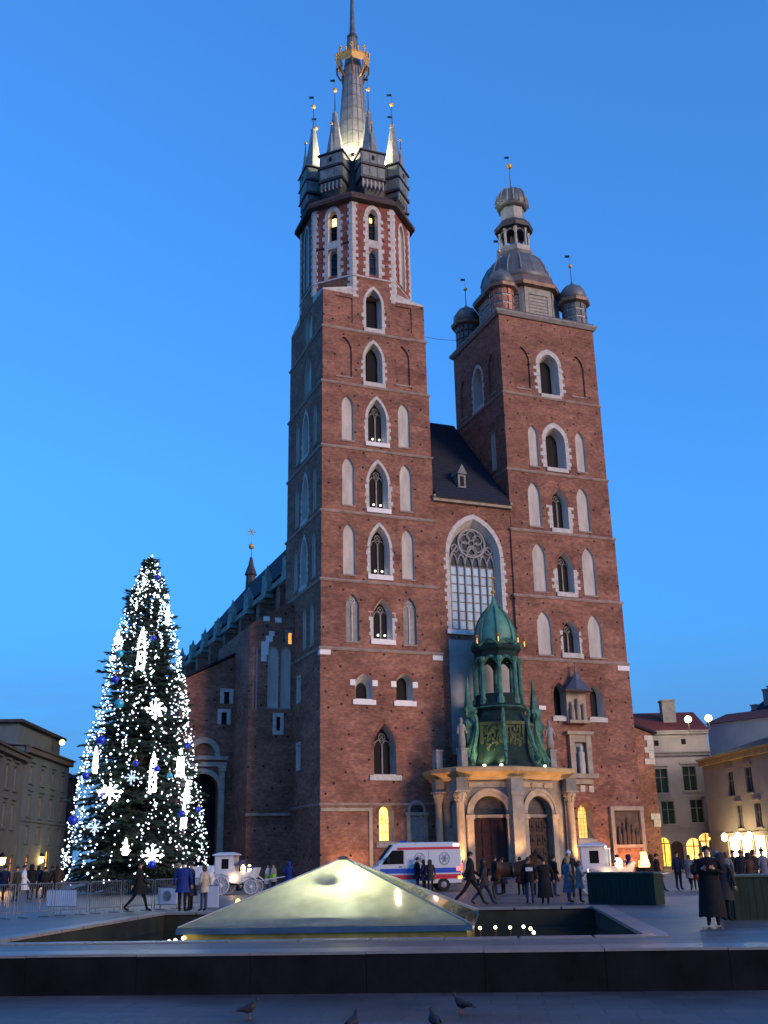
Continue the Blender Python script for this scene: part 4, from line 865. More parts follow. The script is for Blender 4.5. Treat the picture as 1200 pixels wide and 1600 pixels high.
for k in range(8):      # scrolled volutes from ledge to drum
    a = -pi/2-R22+k*pi/4
    if sin(a) > .3: continue
    pts = [(LC[0]+r*cos(a), LC[1]+r*sin(a), z) for r, z in ((3.75, 8.75), (3.95, 9.15), (3.75, 9.5), (3.5, 9.3), (3.55, 9.05), (3.75, 9.1), (3.7, 9.7), (3.3, 10.6), (3.0, 11.6), (3.0, 12.5), (3.2, 12.9), (3.1, 13.2), (2.9, 13.1))]
    b = MB()
    for (p_, q_), r_ in zip(zip(pts, pts[1:]), (.1, .12, .13, .12, .1, .12, .17, .2, .18, .16, .12, .1)): b.tube(p_, q_, r_, r_, 6)
    b.build('volute', COPPER, CP)
# lamps on the porch: up-lights at its foot and on the ledge
def lampbox(name, label, loc, tgt, energy, color, angle, group, size=.15):
    L_ = thing(name, label, 'floodlight', loc, group=group)
    b = MB(); d_ = (Vector(tgt)-Vector(loc)); yaw = atan2(d_.y, d_.x)
    b.obox((0, 0, .05), (.3, .3, .1), yaw); b.tube((0, 0, .08), (0, 0, .3), .03, .03); b.build('base', IRON, L_)
    b = MB(); b.obox((0, 0, .36), (.16, .4, .28), yaw); b.build('housing', IRON, L_)
    b = MB(); b.obox((cos(yaw)*.09, sin(yaw)*.09, .36), (.02, .34, .22), yaw); b.build('lens', emit('flood_lens_'+name, color, 4), L_)
    o = spot('lamp', (cos(yaw)*.16, sin(yaw)*.16, .38), (0, 0, 0), energy, color, angle, .7, L_, size); o.rotation_euler = (d_-Vector((0, 0, .38))).to_track_quat('-Z', 'Y').to_euler()
    return L_
AMB = (1, .47, .13)
lampbox('floodlight', 'small floodlight on paving at foot of porch corner column by ambulance', (9.7, -5.9, 0), (10.4, -4.7, 7.4), 2700, AMB, 62, 'porch floodlights')
lampbox('floodlight', 'small floodlight on paving before porch centre pier', (14.0, -7.6, 0), (14.5, -6.2, 8.0), 1900, AMB, 66, 'porch floodlights')
lampbox('floodlight', 'small floodlight on paving before porch column near statue niche', (20.7, -5.9, 0), (20.2, -4.8, 7.4), 3000, AMB, 62, 'porch floodlights')
lampbox('floodlight', 'small floodlight below framed brick panel of tall tower', (2.0, -1.5, 0), (2.6, .1, 3.0), 420, (1, .5, .18), 120, 'tower floodlights')
lampbox('floodlight', 'small floodlight below carved relief of lower tower', (28.6, -2.0, 0), (28.4, 0, 3.0), 800, (1, .38, .12), 120, 'tower floodlights')
lampbox('floodlight', 'small floodlight under statue niche of lower tower', (23.8, -1.7, 0), (24.4, .1, 4.5), 450, (1, .5, .18), 100, 'tower floodlights')
for (x, y, tx, ty, e) in ((12.35, -4.95, 13.4, -3.4, 170), (13.6, -5.5, 14.2, -4.0, 70), (17.9, -5.0, 17.0, -3.6, 80)):
    b = MB(); b.obox((x, y, 8.68), (.22, .12, .12), .3); b.build('ledge_lamp', emit('ledge_lamp_glow', (1, .95, .7), 6), CH)
    spot('ledge_light', (x, y, 8.9), (tx, ty, 10.8), e, (1, .90, .42), 130, .8, CH)

# ------------------------------------------------------------------ square, basin and pyramid
BA = radians(-27.5); E1 = Vector((cos(BA), sin(BA), 0)); E2 = Vector((-sin(BA), cos(BA), 0)); BO = Vector((-17.87, -59.55, 0))
def bp(a, b, z=0): return BO+E1*a+E2*b+Vector((0, 0, z))
def paving(name, c, row, wid, rough, dark=.6):
    m, n, b = _base(name, rough); N = n.nodes.new; L = n.links.new
    tc = N('ShaderNodeTexCoord'); mp = N('ShaderNodeMapping'); mp.inputs['Rotation'].default_value = (0, 0, -BA); L(tc.outputs['Object'], mp.inputs[0])
    bt = N('ShaderNodeTexBrick'); bt.inputs['Scale'].default_value = 1; bt.inputs['Brick Width'].default_value = wid; bt.inputs['Row Height'].default_value = row; bt.inputs['Mortar Size'].default_value = .02
    bt.inputs['Color1'].default_value = (*c, 1); bt.inputs['Color2'].default_value = (*[x*.72 for x in c], 1); bt.inputs['Mortar'].default_value = (*[x*.6 for x in c], 1); L(mp.outputs[0], bt.inputs['Vector'])
    nz = N('ShaderNodeTexNoise'); nz.inputs['Scale'].default_value = .35; nz.inputs['Detail'].default_value = 8; L(mp.outputs[0], nz.inputs['Vector'])
    r = N('ShaderNodeValToRGB'); r.color_ramp.elements[0].position = .35; r.color_ramp.elements[1].position = .7; r.color_ramp.elements[0].color = (dark, dark, dark, 1); r.color_ramp.elements[1].color = (1.1, 1.1, 1.1, 1); L(nz.outputs['Fac'], r.inputs[0])
    mu = N('ShaderNodeMix'); mu.data_type = 'RGBA'; mu.blend_type = 'MULTIPLY'; mu.inputs['Factor'].default_value = 1; L(bt.outputs['Color'], mu.inputs['A']); L(r.outputs[0], mu.inputs['B']); L(mu.outputs['Result'], b.inputs['Base Color'])
    rr = N('ShaderNodeMapRange'); rr.inputs['To Min'].default_value = rough*.55; rr.inputs['To Max'].default_value = rough*1.2; L(nz.outputs['Fac'], rr.inputs['Value']); L(rr.outputs[0], b.inputs['Roughness'])
    bu = N('ShaderNodeBump'); bu.inputs['Strength'].default_value = .35; bu.inputs['Distance'].default_value = .02; bu.invert = True; L(bt.outputs['Fac'], bu.inputs['Height']); L(bu.outputs[0], b.inputs['Normal'])
    return m
PAVE = paving('granite_paving', (.125, .128, .13), .5, .8, .5); PAVL = paving('lower_paving', (.078, .084, .098), .6, .9, .6, .42)
mb = MB(); hole = [(-9.2, 0), (5.6, 0), (5.6, 13.7), (-9.2, 13.7)]
loops = [[Vector((-1500, -3.1, 0)), Vector((1500, -3.1, 0)), Vector((1500, 2500, 0)), Vector((-1500, 2500, 0))], [Vector((a, b, 0)) for a, b in hole]]
mb.add([bp(q.x, q.y) for l in loops for q in l], [tuple(t) for t in tessellate_polygon(loops)]); mb.build('plaza', PAVE, kind='structure')
mb = MB(); mb.add([bp(-1500, -3.1, -.70), bp(1500, -3.1, -.70), bp(1500, -1000, -.70), bp(-1500, -1000, -.70)], [(3, 2, 1, 0)]); mb.build('lower_pavement', PAVL, kind='structure')
BLK = mat('dark_granite', (.008, .0095, .013), .9, spec=.05, var=.4, scale=1.2, bump=.1)
mb = MB(); mb.loft([[bp(-70, -3.2, z), bp(70, -3.2, z), bp(70, -2.9, z), bp(-70, -2.9, z)] for z in (-.8, -.05)]); RW = mb.build('retaining_wall', BLK, kind='structure')
for i in range(-9, 11):
    a0, a1 = i*2.2+.004, i*2.2+2.196; b = MB(); dd = RND.uniform(-.004, .004)
    b.loft([[bp(a0, -3.19, -.72), bp(a1, -3.19, -.72), bp(a1, -3.25+dd, -.72), bp(a0, -3.25+dd, -.72)], [bp(a0, -3.19, -.03), bp(a1, -3.19, -.03), bp(a1, -3.25+dd, -.03), bp(a0, -3.25+dd, -.03)]]); b.build('wall_slab', BLK, RW)
MC = mat('coping_granite', (.17, .175, .18), .35, var=.2, scale=2, bump=.1)
cp_root = empty('wall_coping', (0, 0, 0), kind='structure')
for i in range(-7, 10):     # coping slabs along the edge of the upper square
    b = MB(); a0, a1 = i*2.2, i*2.2+2.186; dz = RND.uniform(-.004, .004)
    b.loft([[bp(a0, -3.27, -.026+dz), bp(a1, -3.27, -.026+dz), bp(a1, -2.3, -.026+dz), bp(a0, -2.3, -.026+dz)], [bp(a0, -3.27, .022+dz), bp(a1, -3.27, .022+dz), bp(a1, -2.3, .022+dz), bp(a0, -2.3, .022+dz)]]); b.build('slab', MC, cp_root)
# basin: walls, rim stones, water
mb = MB(); q = [(-9.2, 0), (5.6, 0), (5.6, 13.7), (-9.2, 13.7)]
mb.loft([[bp(a, b, -.004) for a, b in q], [bp(a, b, -1.1) for a, b in q]], False, True); BS = mb.build('fountain_basin', mat('basin_granite', (.022, .026, .022), .8, var=.4, scale=1.0), kind='structure')
rim = []
def slabs(a0, b0, a1, b1, n):
    for i in range(n):
        t0, t1 = i/n, (i+1)/n-.004; b = MB(); A = Vector((a0, b0)).lerp(Vector((a1, b1)), t0); B = Vector((a0, b0)).lerp(Vector((a1, b1)), t1); d = (B-A).normalized(); nn = Vector((d.y, -d.x))*.45; dz = RND.uniform(-.003, .003)
        r4 = [A-nn*.15, B-nn*.15, B+nn, A+nn]; b.loft([[bp(v.x, v.y, -.05) for v in r4], [bp(v.x, v.y, .03+dz) for v in r4]]); b.build('rim_slab', MC, BS)
slabs(-9.65, 0, 6.05, 0, 10); slabs(5.6, 0, 5.6, 13.7, 9); slabs(6.05, 13.7, -9.65, 13.7, 10); slabs(-9.2, 13.7, -9.2, 0, 9)
m, n, b_ = _base('basin_water', .06); b_.inputs['Base Color'].default_value = (.012, .018, .016, 1); b_.inputs['IOR'].default_value = 1.33
nz = n.nodes.new('ShaderNodeTexNoise'); nz.inputs['Scale'].default_value = 3; tcw = n.nodes.new('ShaderNodeTexCoord'); n.links.new(tcw.outputs['Object'], nz.inputs['Vector']); bu = n.nodes.new('ShaderNodeBump'); bu.inputs['Strength'].default_value = .12; n.links.new(nz.outputs['Fac'], bu.inputs['Height']); n.links.new(bu.outputs[0], b_.inputs['Normal'])
mb = MB(); mb.add([bp(a, b, -.55) for a, b in ((-9.25, -.05), (5.65, -.05), (5.65, 13.75), (-9.25, 13.75))], [(0, 1, 2, 3)]); mb.build('water', m, kind='structure')
# glass pyramid
PB = 3.72; PCa, PCb = -1.95, 7.3
pc = bp(PCa, PCb); PY = thing('glass_pyramid', 'glowing pale yellow glass pyramid rising from the fountain basin', 'pyramid', (pc.x, pc.y, 0), BA)
m, n, b_ = _base('lit_frosted_glass', .12); N = n.nodes.new; L = n.links.new
out = n.nodes['Material Output']; tr = N('ShaderNodeBsdfTranslucent'); gl = N('ShaderNodeBsdfGlossy'); gl.inputs['Roughness'].default_value = .04; df = N('ShaderNodeBsdfDiffuse'); df.inputs['Color'].default_value = (.16, .18, .15, 1)
tcn = N('ShaderNodeTexCoord'); mpn = N('ShaderNodeMapping'); mpn.inputs['Scale'].default_value = (3.2, 3.2, .5); nzn = N('ShaderNodeTexNoise'); nzn.inputs['Scale'].default_value = 1.0; nzn.inputs['Detail'].default_value = 5
L(tcn.outputs['Object'], mpn.inputs[0]); L(mpn.outputs[0], nzn.inputs['Vector']); rpn = N('ShaderNodeValToRGB'); rpn.color_ramp.elements[0].position = .3; rpn.color_ramp.elements[0].color = (.70, .73, .64, 1); rpn.color_ramp.elements[1].position = .7; rpn.color_ramp.elements[1].color = (.90, .92, .84, 1); L(nzn.outputs['Fac'], rpn.inputs[0]); L(rpn.outputs[0], tr.inputs['Color'])
m1 = N('ShaderNodeMixShader'); m1.inputs[0].default_value = .35; L(tr.outputs[0], m1.inputs[1]); L(df.outputs[0], m1.inputs[2]); fr = N('ShaderNodeFresnel'); fr.inputs['IOR'].default_value = 1.45; m2 = N('ShaderNodeMixShader'); L(fr.outputs[0], m2.inputs[0]); L(m1.outputs[0], m2.inputs[1]); L(gl.outputs[0], m2.inputs[2]); tp = N('ShaderNodeBsdfTransparent'); tp.inputs['Color'].default_value = (.85, .9, .85, 1); m4 = N('ShaderNodeMixShader'); m4.inputs[0].default_value = .07; L(m2.outputs[0], m4.inputs[1]); L(tp.outputs[0], m4.inputs[2]); L(m4.outputs[0], out.inputs['Surface'])
PGL = m; zb, za = .09, 1.70
cn = [(-PB, -PB), (PB, -PB), (PB, PB), (-PB, PB)]
for i in range(4):
    A, B = cn[i], cn[(i+1) % 4]; b = MB(); t = .985
    b.loft([[(A[0]*t, A[1]*t, zb), (B[0]*t, B[1]*t, zb), (0, 0, za)], [(A[0]*t*.99, A[1]*t*.99, zb-.02), (B[0]*t*.99, B[1]*t*.99, zb-.02), (0, 0, za-.03)]]); b.build('glass_panel', PGL, PY)
    b = MB(); b.tube((A[0], A[1], zb), (0, 0, za+.01), .022, .022, 6); b.build('edge_bar', mat('steel_edge', (.34, .36, .36), .35, .5), PY)
b = MB(); b.loft([[(x*1.01, y*1.01, z) for x, y in cn] for z in (zb-.16, zb-.02)], False, False); b.build('rim', mat('blue_steel_rim', (.05, .11, .2), .35, .4), PY)
b = MB(); b.loft([[(x*.97, y*.97, z) for x, y in cn] for z in (-.9, zb-.16)], False, False); b.build('reflection_skirt', mat('reflected_glow_gold', (.42, .30, .08), .4, .7, var=.4, scale=1.2), PY)  # gold-coloured band stands in for the pyramid's glow reflected in the water
b = MB(); b.loft([[(x*.04, y*.04, za-.05) for x, y in cn], [(x*.035, y*.035, za+.02) for x, y in cn], [(0, 0, za+.07)]*4]); b.build('apex_cap', LEADD, PY)
b = MB(); b.lathe(-.15, -1.25, [(.05, .80), (.26, .84), (.32, .92), (.1, .99)], 12); b.tube((-.15, -1.25, .95), (0, -.2, 1.5), .02, .02); b.build('inner_lamp_shade', IRON, PY)
b = MB(); b.lathe(0, 0, [(PB*.80, .16), (PB*.88, .16), (PB*.88, .24), (PB*.80, .24), (PB*.80, .16)], 48); b.build('inner_ring', WHITE, PY)
b = MB(); b.loft([[(x*.95, y*.95, .0) for x, y in cn], [(x*.95, y*.95, .04) for x, y in cn]]); b.build('inner_floor', mat('pale_floor', (.55, .54, .46), .8), PY)
def point(name, loc, e, c, r=.1, parent=None):
    l = bpy.data.lights.new(name, 'POINT'); l.energy = e*.3; l.color = c; l.shadow_soft_size = r; o = bpy.data.objects.new(name, l); COL.objects.link(o); o.location = loc
    if parent: o.parent = parent
    return o
point('pyramid_lamp', (.2, -1.15, .3), 900, (1, .96, .60), .5, PY); point('pyramid_lamp', (0, .9, .5), 800, (1, .96, .60), .25, PY)
# little lamps on the basin edge
fl = []
for px, py in ((750, 1450), (774, 1449), (797, 1449), (818, 1448), (829, 1451), (834, 1457), (264, 1471), (274, 1469), (286, 1466)):
    v_ = pxg(px, py, -.16)-BO; fl.append((v_.dot(E1), max(.12, v_.dot(E2))))
for i, (a, b) in enumerate(fl):
    q = bp(a, b, -.56); T = thing('pool_lamp', 'tiny lit lamp in the basin on the market stall side' if a > -1 else 'tiny lit lamp in the basin on the Christmas tree side', 'lamp', q, group='pool lamps on the stall side' if a > -1 else 'pool lamps on the tree side')
    mb = MB(); mb.lathe(0, 0, [(.05, 0), (.03, .05), (.03, .36)], 6); mb.build('stem', IRON, T); mb = MB(); mb.ball((0, 0, .4), .042, 8, 5); mb.build('bulb', emit('pool_bulb', (1, .9, .5), 12), T)
q = bp(-6.9, 15.0); T = thing('ground_lantern', 'small amber lantern on paving behind the basin', 'lantern', q); mb = MB(); mb.lathe(0, 0, [(.13, 0), (.13, .05), (.03, .06), (.03, .1)], 8); mb.build('base', IRON, T); mb = MB(); mb.lathe(0, 0, [(.09, .08), (.12, .2), (.07, .36), (.02, .4)], 8); mb.build('glow', emit('amber_glow', (1, .55, .1), 7), T)
# pigeons on the lower pavement
PG = mat('pigeon_grey', (.022, .024, .03), .6, var=.3, scale=9)
def pigeon(a, b, rz, lab):
    T = thing('pigeon', lab, 'pigeon', bp(a, b, -.7), BA+rz, 'pigeons on the lower paving' if 'open' in lab else None)
    mb = MB(); R = [(-.16, .012, .02, .13), (-.1, .045, .035, .135), (-.02, .075, .07, .145), (.06, .07, .075, .165), (.10, .045, .05, .21), (.115, .03, .032, .25), (.125, .034, .034, .275), (.15, .02, .02, .28), (.165, .006, .006, .275)]
    mb.loft([[(x, ry*cos(2*pi*i/10), z+rz_*sin(2*pi*i/10)) for i in range(10)] for x, ry, rz_, z in R]); mb.build('body', PG, T, True)
    mb = MB(); mb.loft([[(-.12, -.03, .13), (-.12, .03, .13), (-.12, .03, .145), (-.12, -.03, .145)], [(-.27, -.04, .10), (-.27, .04, .10), (-.27, .04, .108), (-.27, -.04, .108)]]); mb.build('tail', PG, T)
    for s in (-1, 1):
        mb = MB(); mb.loft([[(.05, s*.07, .13), (.05, s*.085, .16), (.04, s*.07, .2)], [(-.18, s*.035, .12), (-.18, s*.045, .135), (-.18, s*.03, .15)]]); mb.build('wing', PG, T)
        mb = MB(); mb.tube((0, s*.03, .09), (.01, s*.03, 0), .008, .008, 4); mb.tube((.01, s*.03, .006), (.05, s*.035, .004), .006, .004, 4); mb.build('leg', mat('pigeon_leg', (.25, .06, .05), .6), T)
    mb = MB(); mb.tube((.16, 0, .276), (.19, 0, .268), .007, .002, 5); mb.build('beak', IRON, T)
def bloc(v): w_ = v-BO; return w_.dot(E1), w_.dot(E2)
for (x, y, rz, lab) in ((388, 1592, .3, 'dark pigeon on lower paving turned sideways with pale glint on its back'), (722, 1584, 2.6, 'dark pigeon close to foot of the black granite wall'), (550, 1616, 1.2, 'dark grey pigeon standing on the open lower paving'), (680, 1612, 2.0, 'dark grey pigeon standing on the open lower paving')):
    a, b = bloc(pxg(x, y, -.7)); pigeon(a, b, rz, lab)

# ------------------------------------------------------------------ houses round the square
def house(name, label, P0, P1, H, depth, wallm, roofm, wins, ground=(), cornices=(), roofh=3.0, overh=.4, hip=0.0, chimneys=(), ridge_at=.5, pane=None, trim=None, roofname='roof'):
    """terraced house: front wall P0->P1 (left to right seen from the square) with real openings"""
    A, B = Vector(P0[:2]), Vector(P1[:2]); u = (B-A).normalized(); L = (B-A).length; nin = Vector((-u.y, u.x))
    if nin.dot(A-Vector(CAM[:2])) < 0: nin = -nin
    R_ = thing(name, label, 'house', (A.x, A.y, 0)); F_ = Frame((0, 0), u, nin)
    holes = []; trim = trim or wallm
    for w_ in list(wins)+list(ground):
        c, w, z0, z1 = w_[:4]; kind = w_[4] if len(w_) > 4 else 'w'
        l = arch(c, w, z0, z1, w/2, 6) if kind.startswith('a') else [(c-w/2, z0), (c+w/2, z0), (c+w/2, z1), (c-w/2, z1)]
        holes.append(l); b = MB(); ringloft(b, F_, l, .003, l, .28)
        lit = w_[5] if len(w_) > 5 else None
        isd = kind.endswith('d')
        sheet(b, F_, l, d=.26) if isd else None
        o = b.build('door' if isd else 'window', WOOD if isd else trim, R_)
        if not isd:
            b = MB(); sheet(b, F_, l, d=.24); b.build('pane', lit or pane or DARK, o)
            b = MB(); t = .05
            if kind == 'w':
                fbox(b, F_, c-t, c+t, .14, .22, z0, z1); fbox(b, F_, c-w/2, c+w/2, .15, .21, z0+(z1-z0)*.62, z0+(z1-z0)*.62+.08)
                for s in (-1, 1): fbox(b, F_, *sorted((c+s*w/2, c+s*(w/2-.07))), .14, .22, z0, z1)
            else: fbox(b, F_, c-t, c+t, .14, .22, z0, z1-.05); fbox(b, F_, c-w/2, c+w/2, .15, .21, z1-w/2-.05, z1-w/2+.05)
            b.build('frame', mat('window_frame', (.16, .17, .16), .6) if not lit else IRON, o)
            if kind == 'w' and z0 > 3:
                b = MB(); fbox(b, F_, c-w/2-.18, c+w/2+.18, -.16, .02, z0-.16, z0-.004); b.build('sill', trim, o); b = MB(); fbox(b, F_, c-w/2-.2, c+w/2+.2, -.18, .02, z1+.3, z1+.45); b.build('lintel', trim, o)
    b = MB(); sheet(b, F_, [(0, 0), (L, 0), (L, H), (0, H)], holes)
    q = [F_.p(0, 0, 0), F_.p(L, 0, 0), F_.p(L, depth, 0), F_.p(0, depth, 0)]; z = Vector((0, 0, H)); b.add(q+[v+z for v in q], [(1, 2, 6, 5), (2, 3, 7, 6), (3, 0, 4, 7)]); b.build('wall', wallm, R_)
    for (z0, z1, ov, cm) in cornices: b = MB(); fbox(b, F_, -.1, L+.1, -ov, .05, z0, z1-.15); fbox(b, F_, -.15, L+.15, -ov*1.5, .05, z1-.146, z1); b.build('cornice', cm, R_)
    rd = depth*ridge_at; b = MB()
    b.add([F_.p(-.2, -overh, H), F_.p(L+.2, -overh, H), F_.p(L+.2, depth+overh, H), F_.p(-.2, depth+overh, H), F_.p(hip-.2*(hip == 0), rd, H+roofh), F_.p(L-hip+.2*(hip == 0), rd, H+roofh)], [(0, 1, 5, 4), (2, 3, 4, 5), (1, 2, 5), (3, 0, 4), (0, 3, 2, 1)])
    rf = b.build(roofname, roofm, R_)
    for (c, dd, hh, w) in chimneys: b = MB(); fbox(b, F_, c-w/2, c+w/2, dd-w/2, dd+w/2, H, H+hh); fbox(b, F_, c-w/2-.1, c+w/2+.1, dd-w/2-.1, dd+w/2+.1, H+hh, H+hh+.18); b.build('chimney', mat('chimney_render', (.30, .29, .27), .9), rf)
    return R_, F_, L
RTILE = mat('red_tiles', (.14, .038, .032), .8, var=.35, scale=2.5, bump=.4, bscale=14, stretch=(1, 1, 2))
LILAC = mat('lilac_render', (.27, .25, .265), .9, var=.14, scale=.6, bump=.1); CREAM = mat('cream_render', (.33, .285, .235), .9, var=.15, scale=.5, bump=.1); GREYR = mat('grey_render', (.085, .125, .150), .9, var=.18, scale=.5, bump=.1)
GPANE = glass('green_pane', (.02, .035, .03), .1); WARMW = emit('shop_glow', (1, .78, .42), 14.0); WARMD = emit('arch_glow', (1, .62, .16), 1.9)
k = 125/95
a0, a1 = pxd(1000, 1335, 124), pxd(1127, 1335, 126); L_A = (a1-a0).length; ppm = L_A/127.0
ux = lambda px: (px-1000)*ppm
R_, F_, L = house('townhouse', 'pale lilac townhouse with green-paned windows and red tiled roof beside the lower tower', a0, a1, 14.9, 12, LILAC, RTILE,
    [(ux(1045), 1.55, 8.1, 10.7), (ux(1091), 1.55, 8.3, 10.9), (ux(1051), 1.45, 4.75, 7.15), (ux(1097), 1.45, 4.85, 7.25)],
    [(ux(1059), 1.3, 0, 2.9, 'ad'), (ux(1086), 1.7, .2, 3.2, 'a', WARMD), (ux(1106), 1.7, .2, 3.7, 'a', WARMD), (ux(1120), 1.4, .2, 3.2, 'a', WARMD), (ux(1040), 1.2, .3, 3.3, 'a', emit('yellow_arch', (1, .6, .08), 1.6))],
    [(4.1, 4.5, .14, LILAC), (12.1, 12.55, .2, mat('grey_trim', (.16, .15, .16), .8)), (14.5, 14.9, .25, LILAC)], 2.8, .3, 0, [(ux(1077), 3.2, 3.7, 1.5)], pane=GPANE)
for px, z in ((1030, 14.0), (1043, 13.6), (1087, 13.7)): mb = MB(); fbox(mb, F_, ux(px)-.25, ux(px)+.25, -.02, .02, z-.35, z+.25); mb.build('attic_vent', DARK, R_)
# two floodlights on its parapet
for px, py, c in ((1075, 1124, (1, .84, .52)), (1107, 1122, (1, .90, .42))):
    q = pxd(px, py, 122.5); v = (CAM-q).normalized(); T = thing('roof_floodlight', 'round warm white floodlight lit on lilac townhouse parapet, %s' % ('under the chimney' if px < 1090 else 'away from the chimney'), 'floodlight', q)
    qq = v.to_track_quat('Z', 'Y'); b = MB(); rg_ = lambda r, d: [qq @ Vector((r*cos(i*pi/6), r*sin(i*pi/6), d)) for i in range(12)]
    b.loft([rg_(.2, -.4), rg_(.36, -.2), rg_(.42, .02)], True, False); b.build('housing', IRON, T)
    b = MB(); b.loft([rg_(.38, 0), rg_(.32, .06), rg_(.16, .09)], False, True); b.build('lens', emit('roof_flood_'+str(px), c, 7), T)
    b = MB(); b.tube((0, 0, -.4), (0, 0, -1.3), .05, .05, 6); b.tube((0, 0, -1.25), tuple(-v*2.2+Vector((0, 0, -1.4))), .06); b.build('bracket', IRON, T)
    point('flood_lamp', v*.4, 500, c, .4, T)
b0, b1 = pxd(1113, 1335, 122.5), pxd(1330, 1335, 97); LB = (b1-b0).length
def uB(px):     # position along the front where a picture column meets it
    d = _r*((px-600)/FPX)+_u*((800-1335)/FPX)+_f; d2 = Vector((d.x, d.y)); e = (b1-b0).normalized(); o = Vector((CAM.x-b0.x, CAM.y-b0.y)); return (o.x*d2.y-o.y*d2.x)/(e.x*d2.y-e.y*d2.x)
house('townhouse', 'cream townhouse with lamplit cornice and glaring shopfront', b0, b1, 11.3, 14, CREAM, SLATE,
    [(uB(1155), 1.5, 7.1, 9.5), (uB(1185), 1.5, 7.2, 9.6), (uB(1163), 1.4, 3.9, 6.1), (uB(1193), 1.4, 3.9, 6.1), (uB(1230), 1.5, 7.1, 9.5), (uB(1240), 1.4, 3.9, 6.1)],
    [(uB(1148), 2.6, .2, 3.1, 'w', WARMW), (uB(1148)+2.95, 2.6, .2, 3.1, 'w', WARMW), (uB(1148)+5.9, 2.6, .2, 3.1, 'w', WARMW), (uB(1148)+8.85, 2.6, .2, 3.1, 'w', WARMW), (uB(1148)+11.8, 2.6, .2, 2.8, 'w', emit('dim_shop', (1, .6, .2), 1.2))],
    [(10.6, 11.3, .45, mat('lamp_yellow_cornice', (.42, .30, .13), .85)), (3.2, 3.5, .15, CREAM)], 2.2, .5, 0, pane=mat('brown_shutter', (.05, .032, .028), .6))  # yellow lamplight on the cornice is put into its colour
E_ = (b1-b0).normalized(); q = b0+E_*uB(1167); nb = Vector((E_.y, -E_.x, 0)); nb = nb if nb.dot(CAM-q) > 0 else -nb
for px, e in ((1150, 260), (1172, 380), (1190, 260)):
    q = b0+E_*uB(px)+nb*1.0; T = thing('shop_lantern', {1150: 'glaring wall lantern over the shopfront, next to the lilac townhouse', 1172: 'glaring wall lantern over the middle of the shopfront', 1190: 'glaring wall lantern at far end of the shopfront'}[px], 'lantern', (q.x, q.y, 3.0))
    b = MB(); b.lathe(0, 0, [(.1, -.3), (.24, -.2), (.3, .25), (.18, .4), (.02, .5)], 10); b.build('globe', emit('lantern_globe', (1, .82, .5), 14), T)
    b = MB(); b.tube((0, 0, .45), tuple(-nb*1.05+Vector((0, 0, .6))), .04); b.build('arm', IRON, T); point('lantern_lamp', nb*.4, e, (1, .70, .34), .3, T)
# pale annex wall and dark roofs beyond
c0, c1 = pxd(1128, 1335, 134), pxd(1290, 1335, 128)
house('rear_house', 'rear house with pale blue-grey upper wall behind the cream townhouse', c0, c1, 16.4, 10, mat('pale_blue_render', (.38, .42, .46), .9, var=.12, scale=.5), RTILE, [], [], [], 1.6, .3)
d0, d1 = pxd(1165, 1335, 150), pxd(1330, 1335, 142)
house('rear_house', 'dark roofed house crowded with chimneys behind the other roofs', d0, d1, 17.5, 16, mat('sooty_render', (.10, .10, .11), .9, var=.3), SLATE, [], [], [], 4.4, .3, .8, [(.8, 5, 3.2, .7), (2.4, 6, 5.2, .9), (3.9, 5, 5.4, .9), (5.6, 6, 6.0, 1.2), (9, 6, 6.0, 1.4)])
e0, e1 = pxd(960, 1335, 140), pxd(1010, 1335, 140)
# left side of the square
l0, l1 = pxd(26, 1350, 97), pxd(97, 1350, 112); LL = (l1-l0).length
wl = []
for i in range(4):
    for (z0, z1) in ((8.6, 10.0), (5.8, 7.6), (3.6, 5.0)): wl.append((LL*(.14+.24*i), 1.2, z0, z1))
WP = mat('shutter_grey', (.13, .15, .15), .6, var=.2)
house('townhouse', 'grey townhouse with flat stepped attic beyond the Christmas tree', l0, l1, 11.6, 14, GREYR, SLATE, wl, [(LL*.2, 1.3, .2, 2.6, 'a', emit('orange_arch', (1, .33, .06), 1.2)), (LL*.62, 1.5, .2, 2.9, 'w', emit('yellow_door', (1, .55, .08), 2.0)), (LL*.88, 1.4, .2, 2.4, 'w')], [(11.0, 11.6, .4, mat('dark_trim', (.09, .095, .10), .8)), (5.3, 5.5, .1, GREYR)], .5, .3, pane=WP)
mb_h = [o for o in COL.objects if o.get('label', '').startswith('grey townhouse')][0]
A, B = Vector(l0[:2]), Vector(l1[:2]); u = (B-A).normalized(); nin = Vector((-u.y, u.x)); nin = nin if nin.dot(A-Vector(CAM[:2])) > 0 else -nin; F_ = Frame((0, 0), u, nin)
mb = MB(); fbox(mb, F_, .3, LL-.3, 1.0, 12, 11.7, 13.6); mb.build('attic', GREYR, mb_h); mb = MB(); fbox(mb, F_, -.2, LL+.2, .5, 12.5, 13.6, 13.85); mb.build('attic_roof', LEADD, mb_h)
m0, m1 = pxd(-60, 1350, 80), pxd(25, 1350, 97); ML = (m1-m0).length
house('townhouse', 'dark grey townhouse with deep slate eave at edge of square', m0, m1, 10.6, 14, mat('dark_render', (.085, .105, .115), .9, var=.2, scale=.5), SLATE, [(ML*(.1+.18*i), 1.2, z0, z0+1.9) for i in range(5) for z0 in (7.6, 4.6)], [(ML*.9, 1.4, .2, 2.6, 'a', emit('orange_arch', (1, .33, .06), 1.2)), (ML*.6, 1.6, .2, 2.9, 'w')], [(10.1, 10.6, .5, MATS['dark_trim'])], 2.0, .8, pane=WP)
n0, n1 = pxd(72, 1350, 125), pxd(112, 1350, 127)
house('rear_house', 'small house with reddish upper wall half hidden by the Christmas tree', n0, n1, 11.0, 8, BRICKR, SLATE, [], [], [], 1.5, .3)
